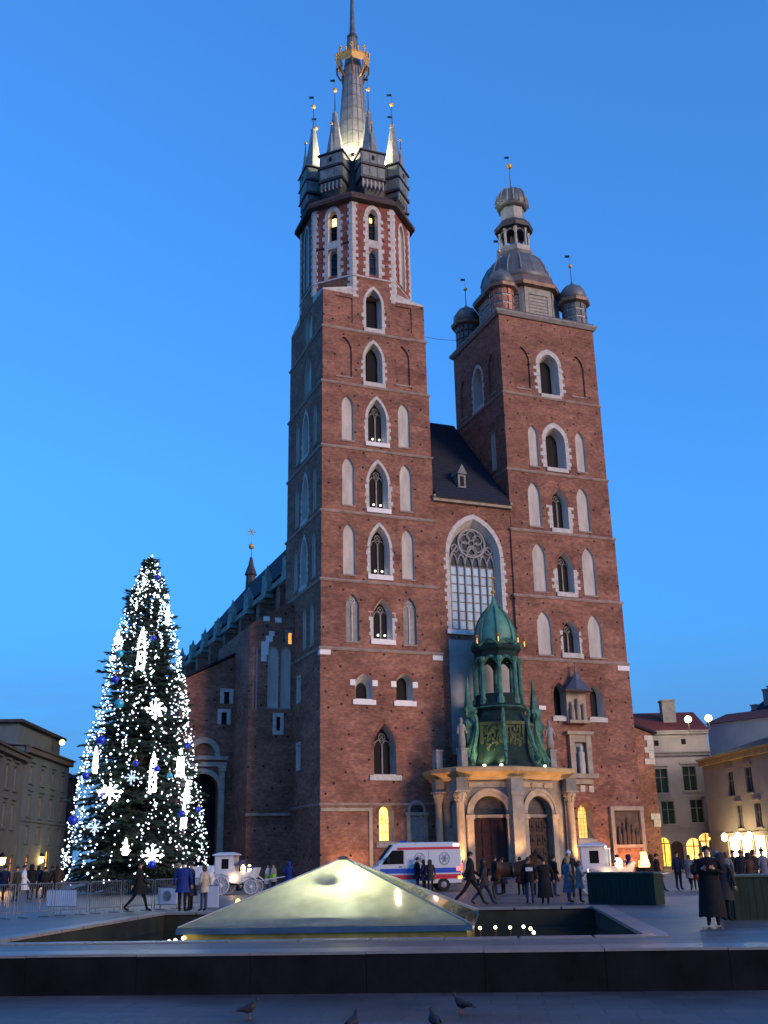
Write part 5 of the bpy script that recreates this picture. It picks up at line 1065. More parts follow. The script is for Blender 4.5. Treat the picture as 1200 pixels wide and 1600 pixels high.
for px, py, d, lab in ((3, 1345, 84, 'amber street lantern on dark grey townhouse wall'), (64, 1343, 104, 'amber street lantern by lit doorway of grey townhouse')):
    q = pxd(px, py, d); T = thing('wall_lantern', lab, 'lantern', q); b = MB(); b.lathe(0, 0, [(.06, -.3), (.2, -.22), (.26, .2), (.3, .22)], 8); b.build('glass_box', emit('amber_lantern', (1, .60, .16), 12), T); b = MB(); b.lathe(0, 0, [(.32, .22), (.18, .42), (.03, .6)], 8); b.build('hood', IRON, T); b = MB(); b.tube((0, 0, .4), (-.75, .35, .5), .03); b.build('arm', IRON, T); point('lantern_lamp', (.25, -.35, 0), 150, (1, .52, .16), .2, T)
q = pxd(97, 1160, 108); T = thing('eave_lamp', 'small warm lamp under attic eave of grey townhouse', 'lamp', q); b = MB(); b.ball((0, 0, 0), .28, 8, 6); b.build('bulb', emit('eave_bulb', (1, .65, .25), 4), T); b = MB(); b.tube((0, 0, .2), (-.5, .2, .45), .05); b.build('arm', IRON, T)

# ------------------------------------------------------------------ Christmas tree
rt = random.Random(11); TX, TY, TH = -16.45, -14.3, 21.0
CT = thing('christmas_tree', 'tall fir Christmas tree covered in white lights', 'tree', (TX, TY, 0))
mb = MB(); mb.lathe(0, 0, [(.34, 0), (.28, 4), (.2, 10), (.1, 16), (.02, TH-.3)], 10); mb.build('trunk', mat('bark', (.06, .042, .03), .9, bump=.4), CT)
def trad(z): t = z/TH; return (4.75*max(0, 1-t)**.68+.06)*(1 if z > 1.2 else .94)
limb = MB(); nd = MB(); NV, NF = [], []
def clump(p, d, L, w):
    """a spray of needles: thin blades along a twig"""
    d = d.normalized(); s = d.cross(Vector((0, 0, 1)));
    if s.length < .1: s = Vector((1, 0, 0))
    s.normalize(); up = s.cross(d)
    n = 7
    for i in range(n):
        t = (i+.3)/n; c = p+d*(L*t); ll = w*(1-.55*t)*rt.uniform(.7, 1.2)
        for sg in (-1, 1):
            q = (s*sg*rt.uniform(.7, 1)+d*.75+up*rt.uniform(-.35, .35)).normalized(); ww = up*(.045)+d*.03
            o = len(NV); NV.extend([c-ww, c+ww, c+q*ll+ww*.25]); NF.append((o, o+1, o+2))
    o = len(NV); NV.extend([p-s*.03, p+s*.03, p+d*(L+.2)]); NF.append((o, o+1, o+2))
z = .9; tips = []
while z < TH-.15:
    R = trad(z); nb_ = max(5, int(16*(R/4.6)**.65)); 
    for i in range(nb_):
        a = rt.uniform(0, 2*pi); r = R*rt.uniform(.62, 1.0)*(1+.13*sin(3*a+z*1.3)+.08*sin(7*a-z*2.1)); droop = rt.uniform(-.48, .0)*(1-z/TH*.9)+.22*(z/TH)
        d = Vector((cos(a), sin(a), droop)); e = Vector((0, 0, z))+d*r
        if rt.random() < .035 and z < 17: e = e+d*.5
        limb.tube((0, 0, z), e, .035*(R/4)+.012, .008, 3)
        tips.append(e)
        ns = max(3, int(r*3.4))
        for j in range(ns):
            t = .22+.78*(j+rt.random())/ns; p0 = Vector((0, 0, z)).lerp(e, min(t, 1)); L = (.30+.55*(1-t))*(.55+.45*R/4.6)*rt.uniform(.8, 1.3)
            for sg in (-1, 1):
                aa = a+sg*rt.uniform(.35, 1.15); dd = Vector((cos(aa), sin(aa), droop+rt.uniform(-.35, .2))); clump(p0, dd, L*1.15, .26)
        clump(e-d*.3, d, .55, .24)
    z += .27*(.5+.6*R/4.7)
limb.build('branches', MATS['bark'], CT, kind='stuff')
me = bpy.data.meshes.new('needles'); me.from_pydata(NV, [], NF)
FIR = mat('fir_needles', (.036, .068, .056), .8, var=.55, scale=1.2, c2=(.085, .135, .105)); me.materials.append(FIR); link('crown', me, CT, kind='stuff')
# light strings hanging down the crown
BULB = emit('white_bulb', (.74, .88, 1.0), 4.2, False)
def surf(a, z, e=.05): r = trad(z)*.97+e; return Vector((r*cos(a), r*sin(a), z))
CA = atan2(CAM.y-TY, CAM.x-TX)      # bearing of the square's open side
nstr = 48
ico_v = [Vector(v) for v in ((0, 0, 1), (1, 0, 0), (0, 1, 0), (-1, 0, 0), (0, -1, 0), (0, 0, -1))]; ico_f = [(0, 1, 2), (0, 2, 3), (0, 3, 4), (0, 4, 1), (5, 2, 1), (5, 3, 2), (5, 4, 3), (5, 1, 4)]
for i in range(nstr):
    a = 2*pi*i/nstr+rt.uniform(-.05, .05); ztop = TH-.2 if i % 2 == 0 else TH-rt.uniform(4, 9); z = ztop
    T = thing('light_string', 'string of small white lights hanging down the Christmas tree', 'fairy lights', (TX, TY, 0), 0, 'light strings on the Christmas tree')
    wb = MB(); bb = MB(); prev = None; ph = rt.uniform(0, 6); zend = rt.choice((.5, .6, .9, 1.6)); 
    while z > zend:
        aa = a+.16*sin(z*.55+ph)+.09*sin(z*1.7+2*ph)+rt.uniform(-.05, .05); p_ = surf(aa, z, rt.uniform(-.32, .12)); dn = .5+.5*sin(z*.9+ph*3)
        if prev is not None: wb.tube(prev, p_, .008, .008, 3)
        if rt.random() < .38+.6*dn:
            s_ = rt.uniform(.03, .055) if rt.random() < .75 else rt.uniform(.06, .085); bb.add([p_+v*s_ for v in ico_v], ico_f)
        prev = p_; z -= rt.uniform(.12, .42)*(1.0 if z < 14 else .6)
    wb.build('wire', IRON, T); bb.build('bulbs', BULB, T, kind='stuff')
# a thick bundle at the top
T = thing('light_string', 'dense bundle of white lights wound round the tip of the Christmas tree', 'fairy lights', (TX, TY, 0)); bb = MB(); wb = MB(); prev = None
for i in range(150):
    t = i/150; z = TH+.2-t*3.2; a = t*61; r = .06+trad(TH-t*3.2)*.8*t**.3*(.8+.25*sin(i*2.7)); p_ = Vector((r*cos(a), r*sin(a), z)); bb.add([p_+v*.055 for v in ico_v], ico_f)
    if prev is not None: wb.tube(prev, p_, .007, .007, 3)
    prev = p_
wb.build('wire', IRON, T); bb.build('bulbs', BULB, T, kind='stuff')
# big lit ornaments
STAR = emit('star_lights', (.90, .95, 1.0), 5.0); DIM = emit('dim_star_lights', (.6, .8, 1.0), .55); BLUE = mat('blue_bauble', (.02, .04, .45), .25, .3, var=.3); CYAN = mat('cyan_bauble', (.03, .35, .5), .3, .2)
def tpos(px, py):
    """point of the crown's front seen at a picture position"""
    d = _r*((px-600)/FPX)+_u*((800-py)/FPX)+_f; best = None
    for i in range(600):
        t = 50+i*.05; q = CAM+d*t; w_ = q-Vector((TX, TY, 0)); r = hypot(w_.x, w_.y)
        if 0 < w_.z < TH+1 and r < trad(w_.z)+.12: return q
    t = 66; q = CAM+d*t; return q
def facing(q): w_ = (CAM-q); w_.z = 0; w_.normalize(); return w_, Vector((-w_.y, w_.x, 0))
def star(px, py, R, m_, lab, n=8):
    R = R*.78; q = tpos(px, py); nn, tt = facing(q); q = q+nn*.0; T = thing('star_ornament', lab, 'ornament', q); b = MB()
    for i in range(n):
        a = pi/2+i*2*pi/n; rr = R*(1 if i % 2 == 0 else .72); e = tt*(cos(a)*rr)+Vector((0, 0, sin(a)*rr)); b.tube((0, 0, 0), e, R*.09, R*.05, 6)
        for s in (-1, 1):
            a2 = a+s*.5; m0 = e*.6; b.tube(m0, m0+(tt*cos(a2)+Vector((0, 0, sin(a2))))*rr*.3, R*.045, R*.03, 5)
    
    for i in range(26 if m_ is STAR else 6):
        a = rt.uniform(0, 6.28); rr = R*rt.uniform(.15, 1.05); s2 = rt.uniform(.03, .065); c_ = tt*(cos(a)*rr)+nn*rt.uniform(-.1, .12)+Vector((0, 0, sin(a)*rr)); b.add([c_+v*s2 for v in ico_v], ico_f)
    b.build('rays', m_, T); b = MB(); b.ball((0, 0, 0), R*.2, 10, 6); b.build('hub', m_, T); b = MB(); b.tube((0, 0, R*.15), (0, 0, R+.15), .012, .012, 4); b.build('hanger', IRON, T)
star(243, 1107, .85, STAR, 'big glowing white star ornament high under the candle on the tree')
star(172, 1237, .95, STAR, 'biggest glowing white star ornament low on the tree, off its middle')
star(238, 1337, .85, STAR, 'glowing white star ornament lowest on the tree above the fence')
star(148, 1293, .6, DIM, 'dim unlit-looking pale star ornament low on the tree')
star(205, 1215, .55, DIM, 'dim pale ice-blue star ornament between the two big lit stars')
def candle(px, py, h, w, lab, m_=STAR):
    h *= .85; w *= .85; q = tpos(px, py); nn, tt = facing(q); q = q-nn*.02; T = thing('candle_ornament', lab, 'ornament', q); b = MB()
    for s in (-1, 1):
        b.path([tt*(s*w)+Vector((0, 0, -h)), tt*(s*w*.9)+Vector((0, 0, h*.5)), tt*(s*w*.6)+Vector((0, 0, h))], .05, 5)
    for i in range(7):
        z = -h+2*h*i/7; s = 1 if i % 2 else -1; b.tube(tt*(s*w)+Vector((0, 0, z)), tt*(-s*w)+Vector((0, 0, z+2*h/7)), .045, .045, 5)
    b.tube(tt*(-w)+Vector((0, 0, -h)), tt*w+Vector((0, 0, -h)), .06); 
    for i in range(int(26*h)+8):
        s2 = rt.uniform(.03, .06); c_ = tt*rt.uniform(-w*1.7, w*1.7)+nn*rt.uniform(-.15, .12)+Vector((0, 0, rt.uniform(-h*1.1, h*1.1))); b.add([c_+v*s2 for v in ico_v], ico_f)
    b.build('light_frame', m_, T)
    b = MB(); b.lathe(0, 0, [(.03, h), (.11, h+.12), (.08, h+.28), (.01, h+.45)], 8); b.build('flame', m_, T)
candle(221, 1018, 1.25, .24, 'tall lit candle-shaped ornament near the top of the tree'); candle(239, 1211, 1.1, .2, 'tall lit candle-shaped ornament halfway down the tree, below the high star')
candle(282, 1196, .7, .22, 'short lit lantern-shaped ornament beside the halfway candle'); candle(149, 1192, .65, .12, 'short lit candle ornament above the biggest star'); candle(292, 1243, .5, .16, 'short lit candle ornament under the lantern-shaped one'); candle(287, 1280, .55, .16, 'short lit candle ornament low on the tree above the white carriage')
candle(184, 1000, .25, .18, 'small bright bow of lights high on the tree'); candle(262, 965, .5, .1, 'slim lit icicle ornament high on the tree, beside the open sky'); candle(196, 1328, .28, .16, 'small warm lit ornament near the lowest star', emit('warm_star', (1, .88, .6), 5))
for i, (px, py, r, m_, what) in enumerate(((246, 903, .2, BLUE, 'near the tip of the tree'), (187, 1022, .24, CYAN, 'beside the small bow of lights'), (180, 1062, .24, BLUE, 'above the tree middle'), (186, 1100, .3, CYAN, 'just under the middle blue bauble'), (158, 1157, .3, BLUE, 'over the short lit candle'), (240, 998, .18, BLUE, 'beside the tall top candle'), (212, 1193, .18, BLUE, 'beside the halfway candle'), (245, 1202, .2, BLUE, 'touching the halfway candle'), (114, 1282, .30, BLUE, 'at the tip of a low outer branch'), (293, 1165, .2, BLUE, 'above the short lantern ornament'), (284, 1272, .24, BLUE, 'above the low candle by the carriage'), (310, 1265, .18, BLUE, 'on an outer branch over the carriage'), (237, 1351, .24, BLUE, 'just under the lowest star'), (157, 1243, .2, BLUE, 'behind the biggest star'), (134, 1213, .22, BLUE, 'on an outer branch facing the houses'), (265, 1212, .18, CYAN, 'between the candle and the lantern ornament'))):
    q = tpos(px, py); nn, tt = facing(q); q = q+nn*.1; T = thing('bauble', ('deep blue' if m_ is BLUE else 'turquoise')+' bauble '+what, 'bauble', q); b = MB(); b.ball((0, 0, 0), r, 12, 8); b.build('ball', m_, T, True); b = MB(); b.lathe(0, 0, [(.05, r*.95), (.05, r+.06), (.01, r+.1)], 6); b.tube((0, 0, r+.08), (0, 0, r+.3), .01, .01, 4); b.build('cap', GOLD, T)

# ------------------------------------------------------------------ vehicles
def wheel(parent, x, y, r, w, m_t, m_r, spokes=0):
    b = MB(); b.M = Matrix.Translation((x, y, r)) @ Matrix.Rotation(pi/2, 4, 'X')
    if spokes:
        b.lathe(0, 0, [(r*.90, -w/2), (r, -w/2), (r, w/2), (r*.90, w/2), (r*.90, -w/2)], 20); o = b.build('wheel', m_r, parent)
        b = MB(); b.M = Matrix.Translation((x, y, r)) @ Matrix.Rotation(pi/2, 4, 'X'); b.lathe(0, 0, [(.07, -w), (.09, -w/2), (.09, w/2), (.07, w)], 10); b.build('hub', m_r, o)
        for i in range(spokes):
            b = MB(); b.M = Matrix.Translation((x, y, r)) @ Matrix.Rotation(pi/2, 4, 'X'); a = 2*pi*i/spokes; b.tube((.07*cos(a), .07*sin(a), 0), (r*.92*cos(a), r*.92*sin(a), 0), .016, .013, 5); b.build('spoke', m_r, o)
    else:
        b.lathe(0, 0, [(r*.6, -w/2), (r*.93, -w/2), (r, -w/3), (r, w/3), (r*.93, w/2), (r*.6, w/2)], 20); o = b.build('wheel', m_t, parent)
        b = MB(); b.M = Matrix.Translation((x, y, r)) @ Matrix.Rotation(pi/2, 4, 'X'); b.lathe(0, 0, [(.03, -w*.52), (r*.3, -w*.54), (r*.6, -w*.46), (r*.62, w*.46), (r*.3, w*.54), (.03, w*.52)], 14); b.build('rim', m_r, o)
RUB = mat('tyre_rubber', (.02, .02, .02), .8); RIM = mat('wheel_rim', (.3, .3, .31), .4, .6)
def yaw_of(v): return atan2(v.y, v.x)
RIGHT = Vector((cos(YAW), -sin(YAW), 0)); AWAY = Vector((sin(YAW), cos(YAW), 0))
def ambulance():
    q = pxg(645, 1393, 0); fw = (-RIGHT-AWAY*.08).normalized(); T = thing('ambulance', 'white ambulance van with red and blue stripes parked before the porch', 'ambulance', q, yaw_of(fw))
    PW = mat('ambulance_white', (.50, .54, .58), .3, var=.04); RED = mat('red_stripe', (.50, .02, .04), .4, var=.1); BLU = mat('blue_stripe', (.02, .07, .42), .4, var=.1)
    # side outline in x (forward) and z; near side is +y after the turn below
    prof = [(-2.85, .42), (-2.9, .9), (-2.86, 2.0), (-2.72, 2.38), (-2.4, 2.44), (.95, 2.44), (1.25, 2.36), (1.95, 1.62), (2.2, 1.32), (2.75, 1.14), (2.98, .95), (3.02, .5), (2.9, .38)]
    def sl(y, sx_, dz): return [(x*sx_, y, (z-.4)*dz+.4) for x, z in prof]
    b = MB(); b.loft([sl(-1.0, .985, .965), sl(-.90, 1, 1), sl(.90, 1, 1), sl(1.0, .985, .965)])
    body = b.build('body', PW, T)
    for s in (-1, 1):
        def sb(x0, x1, z0, z1, y=1.0, t=.012): bb = MB(); bb.box(x0, x1, *sorted((s*(y-.02), s*(y+t))), z0, z1); return bb
        sb(-2.78, .98, 2.08, 2.20).build('red_stripe', RED, T); sb(-2.8, 2.05, .92, 1.16).build('blue_stripe', BLU, T); sb(-2.8, 2.6, .62, .84).build('red_stripe', RED, T)
        bb = MB(); y = s*1.012; bb.loft([[(.62, s*.99, 1.38), (1.92, s*.99, 1.38), (1.72, s*.99, 1.62), (1.28, s*.99, 2.06), (.62, s*.99, 2.06)], [(.62, y, 1.38), (1.92, y, 1.38), (1.72, y, 1.62), (1.28, y, 2.06), (.62, y, 2.06)]]); bb.build('side_window', DARK, T)
        for cx in (-1.85, -.35):     # round rescue emblem: ring, six-armed cross and staff
            bb = MB(); bb.M = Matrix.Translation((cx, s*1.004, 1.62)) @ Matrix.Rotation(-s*pi/2, 4, 'X')
            bb.lathe(0, 0, [(.27, -.005), (.32, -.005), (.32, .012), (.27, .012), (.27, -.005)], 28)
            for i in range(3): bb.obox((0, 0, .006), (.42, .085, .012), i*pi/3)
            bb.build('emblem', mat('emblem_grey', (.22, .26, .33), .6), T)
        for x in (-1.75, 1.95): wheel(T, x, s*.9, .34, .22, RUB, RIM)
        bb = MB(); bb.box(-2.92, -2.86, *sorted((s*.72, s*.98)), .95, 1.35); bb.build('tail_light', emit('red_tail', (1, .08, .06), 5), T)
        bb = MB(); bb.box(-2.90, -2.55, *sorted((s*.9, s*1.02)), 1.0, 1.18); bb.build('tail_light', emit('red_tail', (1, .08, .06), 5), T)
        bb = MB(); bb.box(-2.9, -2.62, *sorted((s*.9, s*1.02)), .62, .74); bb.build('indicator', emit('amber_tail', (1, .42, .05), 6), T)
        bb = MB(); bb.box(-2.76, -2.4, *sorted((s*.86, s*1.0)), 2.22, 2.36); bb.build('marker_light', emit('rear_marker', (1, .62, .6), 4), T)
        bb = MB(); bb.box(2.75, 3.0, *sorted((s*.6, s*.9)), .85, 1.08); bb.build('headlight', FROST, T)
        bb = MB(); bb.box(1.45, 1.6, *sorted((s*1.0, s*1.22)), 1.45, 1.75); bb.build('mirror', IRON, T)
        bb = MB(); bb.box(.58, .595, *sorted((s*.99, s*1.006)), .5, 2.05); bb.box(-.9, -.885, *sorted((s*.99, s*1.006)), .5, 2.05); bb.build('door_seam', IRON, T)
        bb = MB(); bb.box(.7, .9, *sorted((s*.99, s*1.03)), 1.22, 1.27); bb.build('door_handle', IRON, T)
    b = MB(); b.loft([[(1.30, -.82, 2.33), (1.30, .82, 2.33), (1.98, .86, 1.62), (1.98, -.86, 1.62)], [(1.27, -.82, 2.30), (1.27, .82, 2.30), (1.95, .86, 1.59), (1.95, -.86, 1.59)]]); b.v = [v+Vector((.03, 0, .03)) for v in b.v]; b.build('windscreen', DARK, T)
    b = MB(); b.loft([[(.35, -.7, 2.44), (.35, .7, 2.44), (.85, .7, 2.44), (.85, -.7, 2.44)], [(.42, -.65, 2.56), (.42, .65, 2.56), (.78, .65, 2.56), (.78, -.65, 2.56)]]); b.build('light_bar', mat('blue_beacon', (.02, .04, .25), .2), T)
    b = MB(); b.box(-2.98, -2.8, -.95, .95, .36, .58); b.build('bumper', mat('bumper_grey', (.14, .14, .15), .6), T)
    b = MB(); b.box(-2.915, -2.88, -.015, .015, .6, 2.3); b.build('rear_door_seam', IRON, T)
    b = MB(); b.box(-2.925, -2.885, -.26, .26, .68, .79); b.build('number_plate', WHITE, T)
    for ch in list(T.children):       # short wheelbase van
        grp = [ch]+list(ch.children); wh = ch.name.startswith('wheel')
        cx = sum((v.co.x for v in ch.data.vertices), 0.0)/len(ch.data.vertices)
        for g in grp:
            for v in g.data.vertices: v.co.x = v.co.x-cx*.13 if wh else v.co.x*.87
ambulance()
def carriage(q, fw, lab, lit=True):
    T = thing('horse_carriage', lab, 'carriage', q, yaw_of(fw)); CW = mat('carriage_white', (.48, .51, .55), .35, var=.06)
    pr = [(-1.15, .78), (-1.2, 1.15), (-.95, 1.2), (.35, 1.16), (.75, 1.12), (1.05, 1.35), (1.12, 1.32), (.95, .82), (.45, .62), (-.75, .6)]
    b = MB(); b.loft([[(x*k_, y, z) for x, z in pr] for y, k_ in ((-.66, .95), (-.56, 1), (.56, 1), (.66, .95))]); b.build('body', CW, T)
    for s in (-1, 1):     # cabin walls with real window openings
        b = MB(); Fc = Frame((0, s*.6), (1, 0), (0, -s)); h = [(-.82, 1.3), (-.42, 1.3), (-.42, 1.82), (-.82, 1.82)]; o = [(-1.14, 1.15), (-.16, 1.15), (-.14, 2.0), (-1.18, 2.0)]; sheet(b, Fc, o, [h]); sheet(b, Fc, o, [h], d=.05); ringloft(b, Fc, h, 0, h, .05); b.build('cabin_side', CW, T)
        b = MB(); sheet(b, Fc, h, d=.025); b.build('side_window', DARK, T)
        b = MB(); b.path([(-1.35, s*.76, .72), (-1.15, s*.76, 1.02), (-.75, s*.76, 1.1), (-.35, s*.76, .95), (-.2, s*.76, .6), (.25, s*.76, .55), (.5, s*.76, .85), (.85, s*.76, .95), (1.2, s*.76, .7)], .035, 5); b.build('mudguard', CW, T)
        wheel(T, -.78, s*.78, .47, .05, RUB, CW, 12); wheel(T, .85, s*.72, .37, .05, RUB, CW, 10)
        b = MB(); b.lathe(.42, s*.74, [(.05, 1.1), (.1, 1.14), (.12, 1.38), (.04, 1.5)], 8); b.build('lamp', emit('carriage_lamp', (1, .72, .36), 9) if lit else FROST, T)
        b = MB(); b.ball((-.2, s*.74, .72), .09, 8, 5); b.build('lamp', emit('carriage_lamp', (1, .72, .36), 9), T)
    b = MB(); b.box(-1.2, -1.15, -.58, .58, 1.15, 2.0); b.box(-.17, -.13, -.58, .58, 1.15, 1.45); b.build('cabin_wall', CW, T)
    b = MB(); b.loft([[(-1.32, -.72, 2.0), (-.02, -.72, 2.0), (-.02, .72, 2.0), (-1.32, .72, 2.0)], [(-1.28, -.68, 2.06), (-.06, -.68, 2.06), (-.06, .68, 2.06), (-1.28, .68, 2.06)], [(-1.0, -.35, 2.16), (-.3, -.35, 2.16), (-.3, .35, 2.16), (-1.0, .35, 2.16)]]); b.build('roof', CW, T)
    b = MB(); b.box(.2, .72, -.5, .5, 1.3, 1.42); b.box(.16, .24, -.5, .5, 1.42, 1.75); b.build('driver_seat', mat('seat_blue', (.03, .04, .12), .6), T)
    b = MB(); b.tube((-.78, -.78, .47), (-.78, .78, .47), .035); b.tube((.85, -.72, .37), (.85, .72, .37), .035); b.tube((-.78, 0, .5), (.85, 0, .5), .04); b.build('axle', IRON, T)
    for s in (-1, 1): b = MB(); b.tube((.9, s*.3, .6), (2.5, s*.34, .85), .03, .025); b.build('shaft', CW, T)
    point('carriage_glow', (-.1, -.85, .85), 7, (1, .62, .28), .1, T)
carriage(pxg(372, 1397, 0), (RIGHT-AWAY*.1).normalized(), 'white coach with windowed cabin waiting between the Christmas tree and the church')
carriage(pxg(955, 1398, 0), (RIGHT-AWAY*.15).normalized(), 'white coach standing behind the dark green counter')
# white parked van behind the first coach
def small_car(q, fw, lab):
    T = thing('parked_car', lab, 'car', q, yaw_of(fw)); prof = [(-2.0, .35), (-2.05, .8), (-1.9, 1.0), (-1.35, 1.45), (.2, 1.48), (1.0, 1.0), (1.9, .85), (2.05, .6), (2.0, .35)]
    b = MB(); b.loft([[(x*k_, y, z) for x, z in prof] for y, k_ in ((-.85, .97), (-.74, 1), (.74, 1), (.85, .97))]); b.build('body', mat('car_white', (.6, .62, .65), .3), T)
    for s in (-1, 1):
        b = MB(); pl = [(-1.55, 1.02), (.75, 1.02), (.15, 1.4), (-1.25, 1.38)]; b.loft([[(x, s*.80, z) for x, z in pl], [(x, s*.865, z) for x, z in pl]]); b.build('side_window', DARK, T)
        for x in (-1.25, 1.3): wheel(T, x, s*.76, .31, .2, RUB, RIM)
        b = MB(); b.box(-2.06, -1.98, *sorted((s*.55, s*.8)), .7, .85); b.build('tail_light', mat('tail_red', (.4, .02, .02), .3), T)
        b = MB(); b.box(1.9, 2.06, *sorted((s*.5, s*.78)), .6, .76); b.build('headlight', FROST, T)
    b = MB(); b.box(-2.1, 2.1, -.7, .7, .3, .42); b.build('bumper', IRON, T)
small_car(pxg(338, 1393, 0), (RIGHT*.5+AWAY).normalized(), 'small white car parked beyond the Christmas tree near the church')

# ------------------------------------------------------------------ counters, barriers, boards
GRN = mat('green_boards', (.007, .022, .017), .65, var=.4, scale=3, stretch=(6, 6, .4))
def counter(p0, p1, dep, h, lab, n):
    u = (p1-p0); L = u.length; u.normalize(); T = thing('stall_counter', lab, 'market stall', p0, yaw_of(u)); w = L/n
    b = MB(); b.box(0, L, .03, dep, .02, h-.06); b.build('carcass', GRN, T)
    for i in range(n): b = MB(); b.box(i*w+.004, (i+1)*w-.004, -.012-.004*(i % 2), .03, .0, h-.05); b.build('board', GRN, T)
    m_ = int(dep/w)
    for i in range(m_): b = MB(); b.box(-.014, .0, .03+i*w, .03+(i+1)*w-.008, 0, h-.05); b.build('board', GRN, T)
    b = MB(); b.box(-.05, L+.05, -.06, dep+.04, h-.05, h); b.build('top', mat('counter_top', (.05, .08, .07), .5), T)
    return T
p0 = pxg(920, 1412, 0); counter(p0, pxg(1026, 1415, 0), .45, 1.06, 'dark green boarded counter with white coach behind it', 16)
p0 = pxg(1150, 1438, 0); counter(p0, p0+RIGHT*2.6, 1.4, 1.08, 'dark green boarded counter beside the big man in black', 14)
# lit display stand glowing behind the first counter
q = pxg(1010, 1399, 0); T = thing('brazier', 'blazing brazier behind the dark green counter', 'brazier', q)
b = MB(); b.lathe(0, 0, [(.3, .8), (.36, .85), (.4, 1.1), (.42, 1.12), (.36, 1.12), (.3, .9)], 12); b.build('bowl', IRON, T)
for i in range(3): a = i*2*pi/3; b = MB(); b.tube((.3*cos(a), .3*sin(a), .85), (.42*cos(a), .42*sin(a), 0), .03); b.build('leg', IRON, T)
b = MB(); rr = random.Random(4)
for i in range(9):
    a = rr.uniform(0, 6.3); r = rr.uniform(0, .2); h = rr.uniform(.25, .8); x, y = r*cos(a), r*sin(a); b.loft([[(x+rr.uniform(-.05, .05)*t_*3+w_*cos(i_*pi/3), y+w_*sin(i_*pi/3), 1.05+h*t_) for i_ in range(6)] for w_, t_ in ((.06, 0), (.15, .25), (.11, .55), (.05, .8), (.01, 1))])
b.build('flames', emit('flame', (1, .50, .12), 6), T); point('fire_glow', (0, 0, 1.6), 130, (1, .45, .14), .25, T)
q = pxg(942, 1397, 0)+Vector((0, 0, 0)); T = thing('display_case', 'lit glass display case on legs behind the dark green counter', 'display case', q); b = MB()
for sx_ in (-.35, .35):
    for sy_ in (-.25, .25): b.obox((sx_, sy_, .95), (.05, .05, 1.9), 0)
b.obox((0, 0, 1.9), (.78, .58, .06), 0); b.obox((0, 0, .95), (.74, .54, .05), 0); b.build('frame', WHITE, T)
b = MB(); b.obox((0, 0, 1.42), (.66, .46, .88), 0); b.build('glass', FROST, T); b = MB(); b.obox((0, -.2, 1.99), (.4, .1, .1), 0); b.build('lamp', emit('cold_lamp', (1, .97, .9), 7), T)
STEEL = mat('galvanised_steel', (.16, .18, .20), .4, .5)
def barrier(p0, p1, lab, grp):
    u = p1-p0; L = u.length; T = thing('crowd_barrier', lab, 'barrier', p0, yaw_of(u), grp)
    b = MB(); r = .022; b.path([(.04, 0, .08), (.04, 0, 1.08), (L-.04, 0, 1.08), (L-.04, 0, .08)], r, 6); b.tube((.04, 0, .2), (L-.04, 0, .2), r, r, 6); b.build('frame', STEEL, T)
    n = 16
    for i in range(1, n): b = MB(); x = .04+(L-.08)*i/n; b.tube((x, 0, .2), (x, 0, 1.08), .009, .009, 4); b.build('bar', STEEL, T)
    for x in (.3, L-.3): b = MB(); b.tube((x, -.3, .03), (x, .3, .03), .022, .022, 6); b.tube((x, 0, .03), (x, 0, .2), .022, .022, 6); b.build('foot', STEEL, T)
    return T, L
A, B = pxg(-40, 1440, 0), pxg(330, 1417, 0); n = 7; u = (B-A)/n
for i in range(n): barrier(A+u*i+u*.01, A+u*(i+.985), 'galvanised crowd barrier in the row before the Christmas tree', 'crowd barriers before the Christmas tree')
def banner(px0, px1, y0, y1, gy, lab):
    q0, q1 = pxg(px0, gy, 0), pxg(px1, gy, 0); d = hypot(q0.x-CAM.x, q0.y-CAM.y); u = q1-q0; L = u.length; T = thing('notice_board', lab, 'board', q0, yaw_of(u))
    z0, z1 = pxd(px0, y1, d).z, pxd(px0, y0, d).z
    b = MB(); b.box(0, L, -.02, .0, z0, z1); b.build('panel', mat('board_white', (.60, .64, .70), .5, var=.1, scale=3), T)
    b = MB(); b.box(-.02, L+.02, -.03, .01, z1-.005, z1+.025); b.build('edge', STEEL, T); b = MB(); b.box(-.02, L+.02, -.03, .01, z0-.025, z0+.005); b.build('edge', STEEL, T)
    for x in (.12, L-.12): b = MB(); b.tube((x, .02, 0), (x, .02, z1), .02, .02, 6); b.build('post', STEEL, T)
    return T, L, z0, z1
banner(72, 117, 1391, 1416, 1428, 'pale sheet board hung on the barrier by the tree lights')
T, L, z0, z1 = banner(246, 276, 1387, 1413, 1422, 'white notice board with round mark between two walkers')
b = MB(); b.M = Matrix.Translation((L/2, -.025, (z0+z1)/2)) @ Matrix.Rotation(pi/2, 4, 'X'); b.lathe(0, 0, [(.16, -.005), (.19, -.005), (.19, .006), (.16, .006), (.16, -.005)], 20); b.obox((0, 0, 0), (.2, .04, .01), .6); b.build('mark', mat('mark_grey', (.25, .3, .36), .6), T)
banner(322, 341, 1384, 1418, 1421, 'narrow upright white board behind the person in the cream coat')

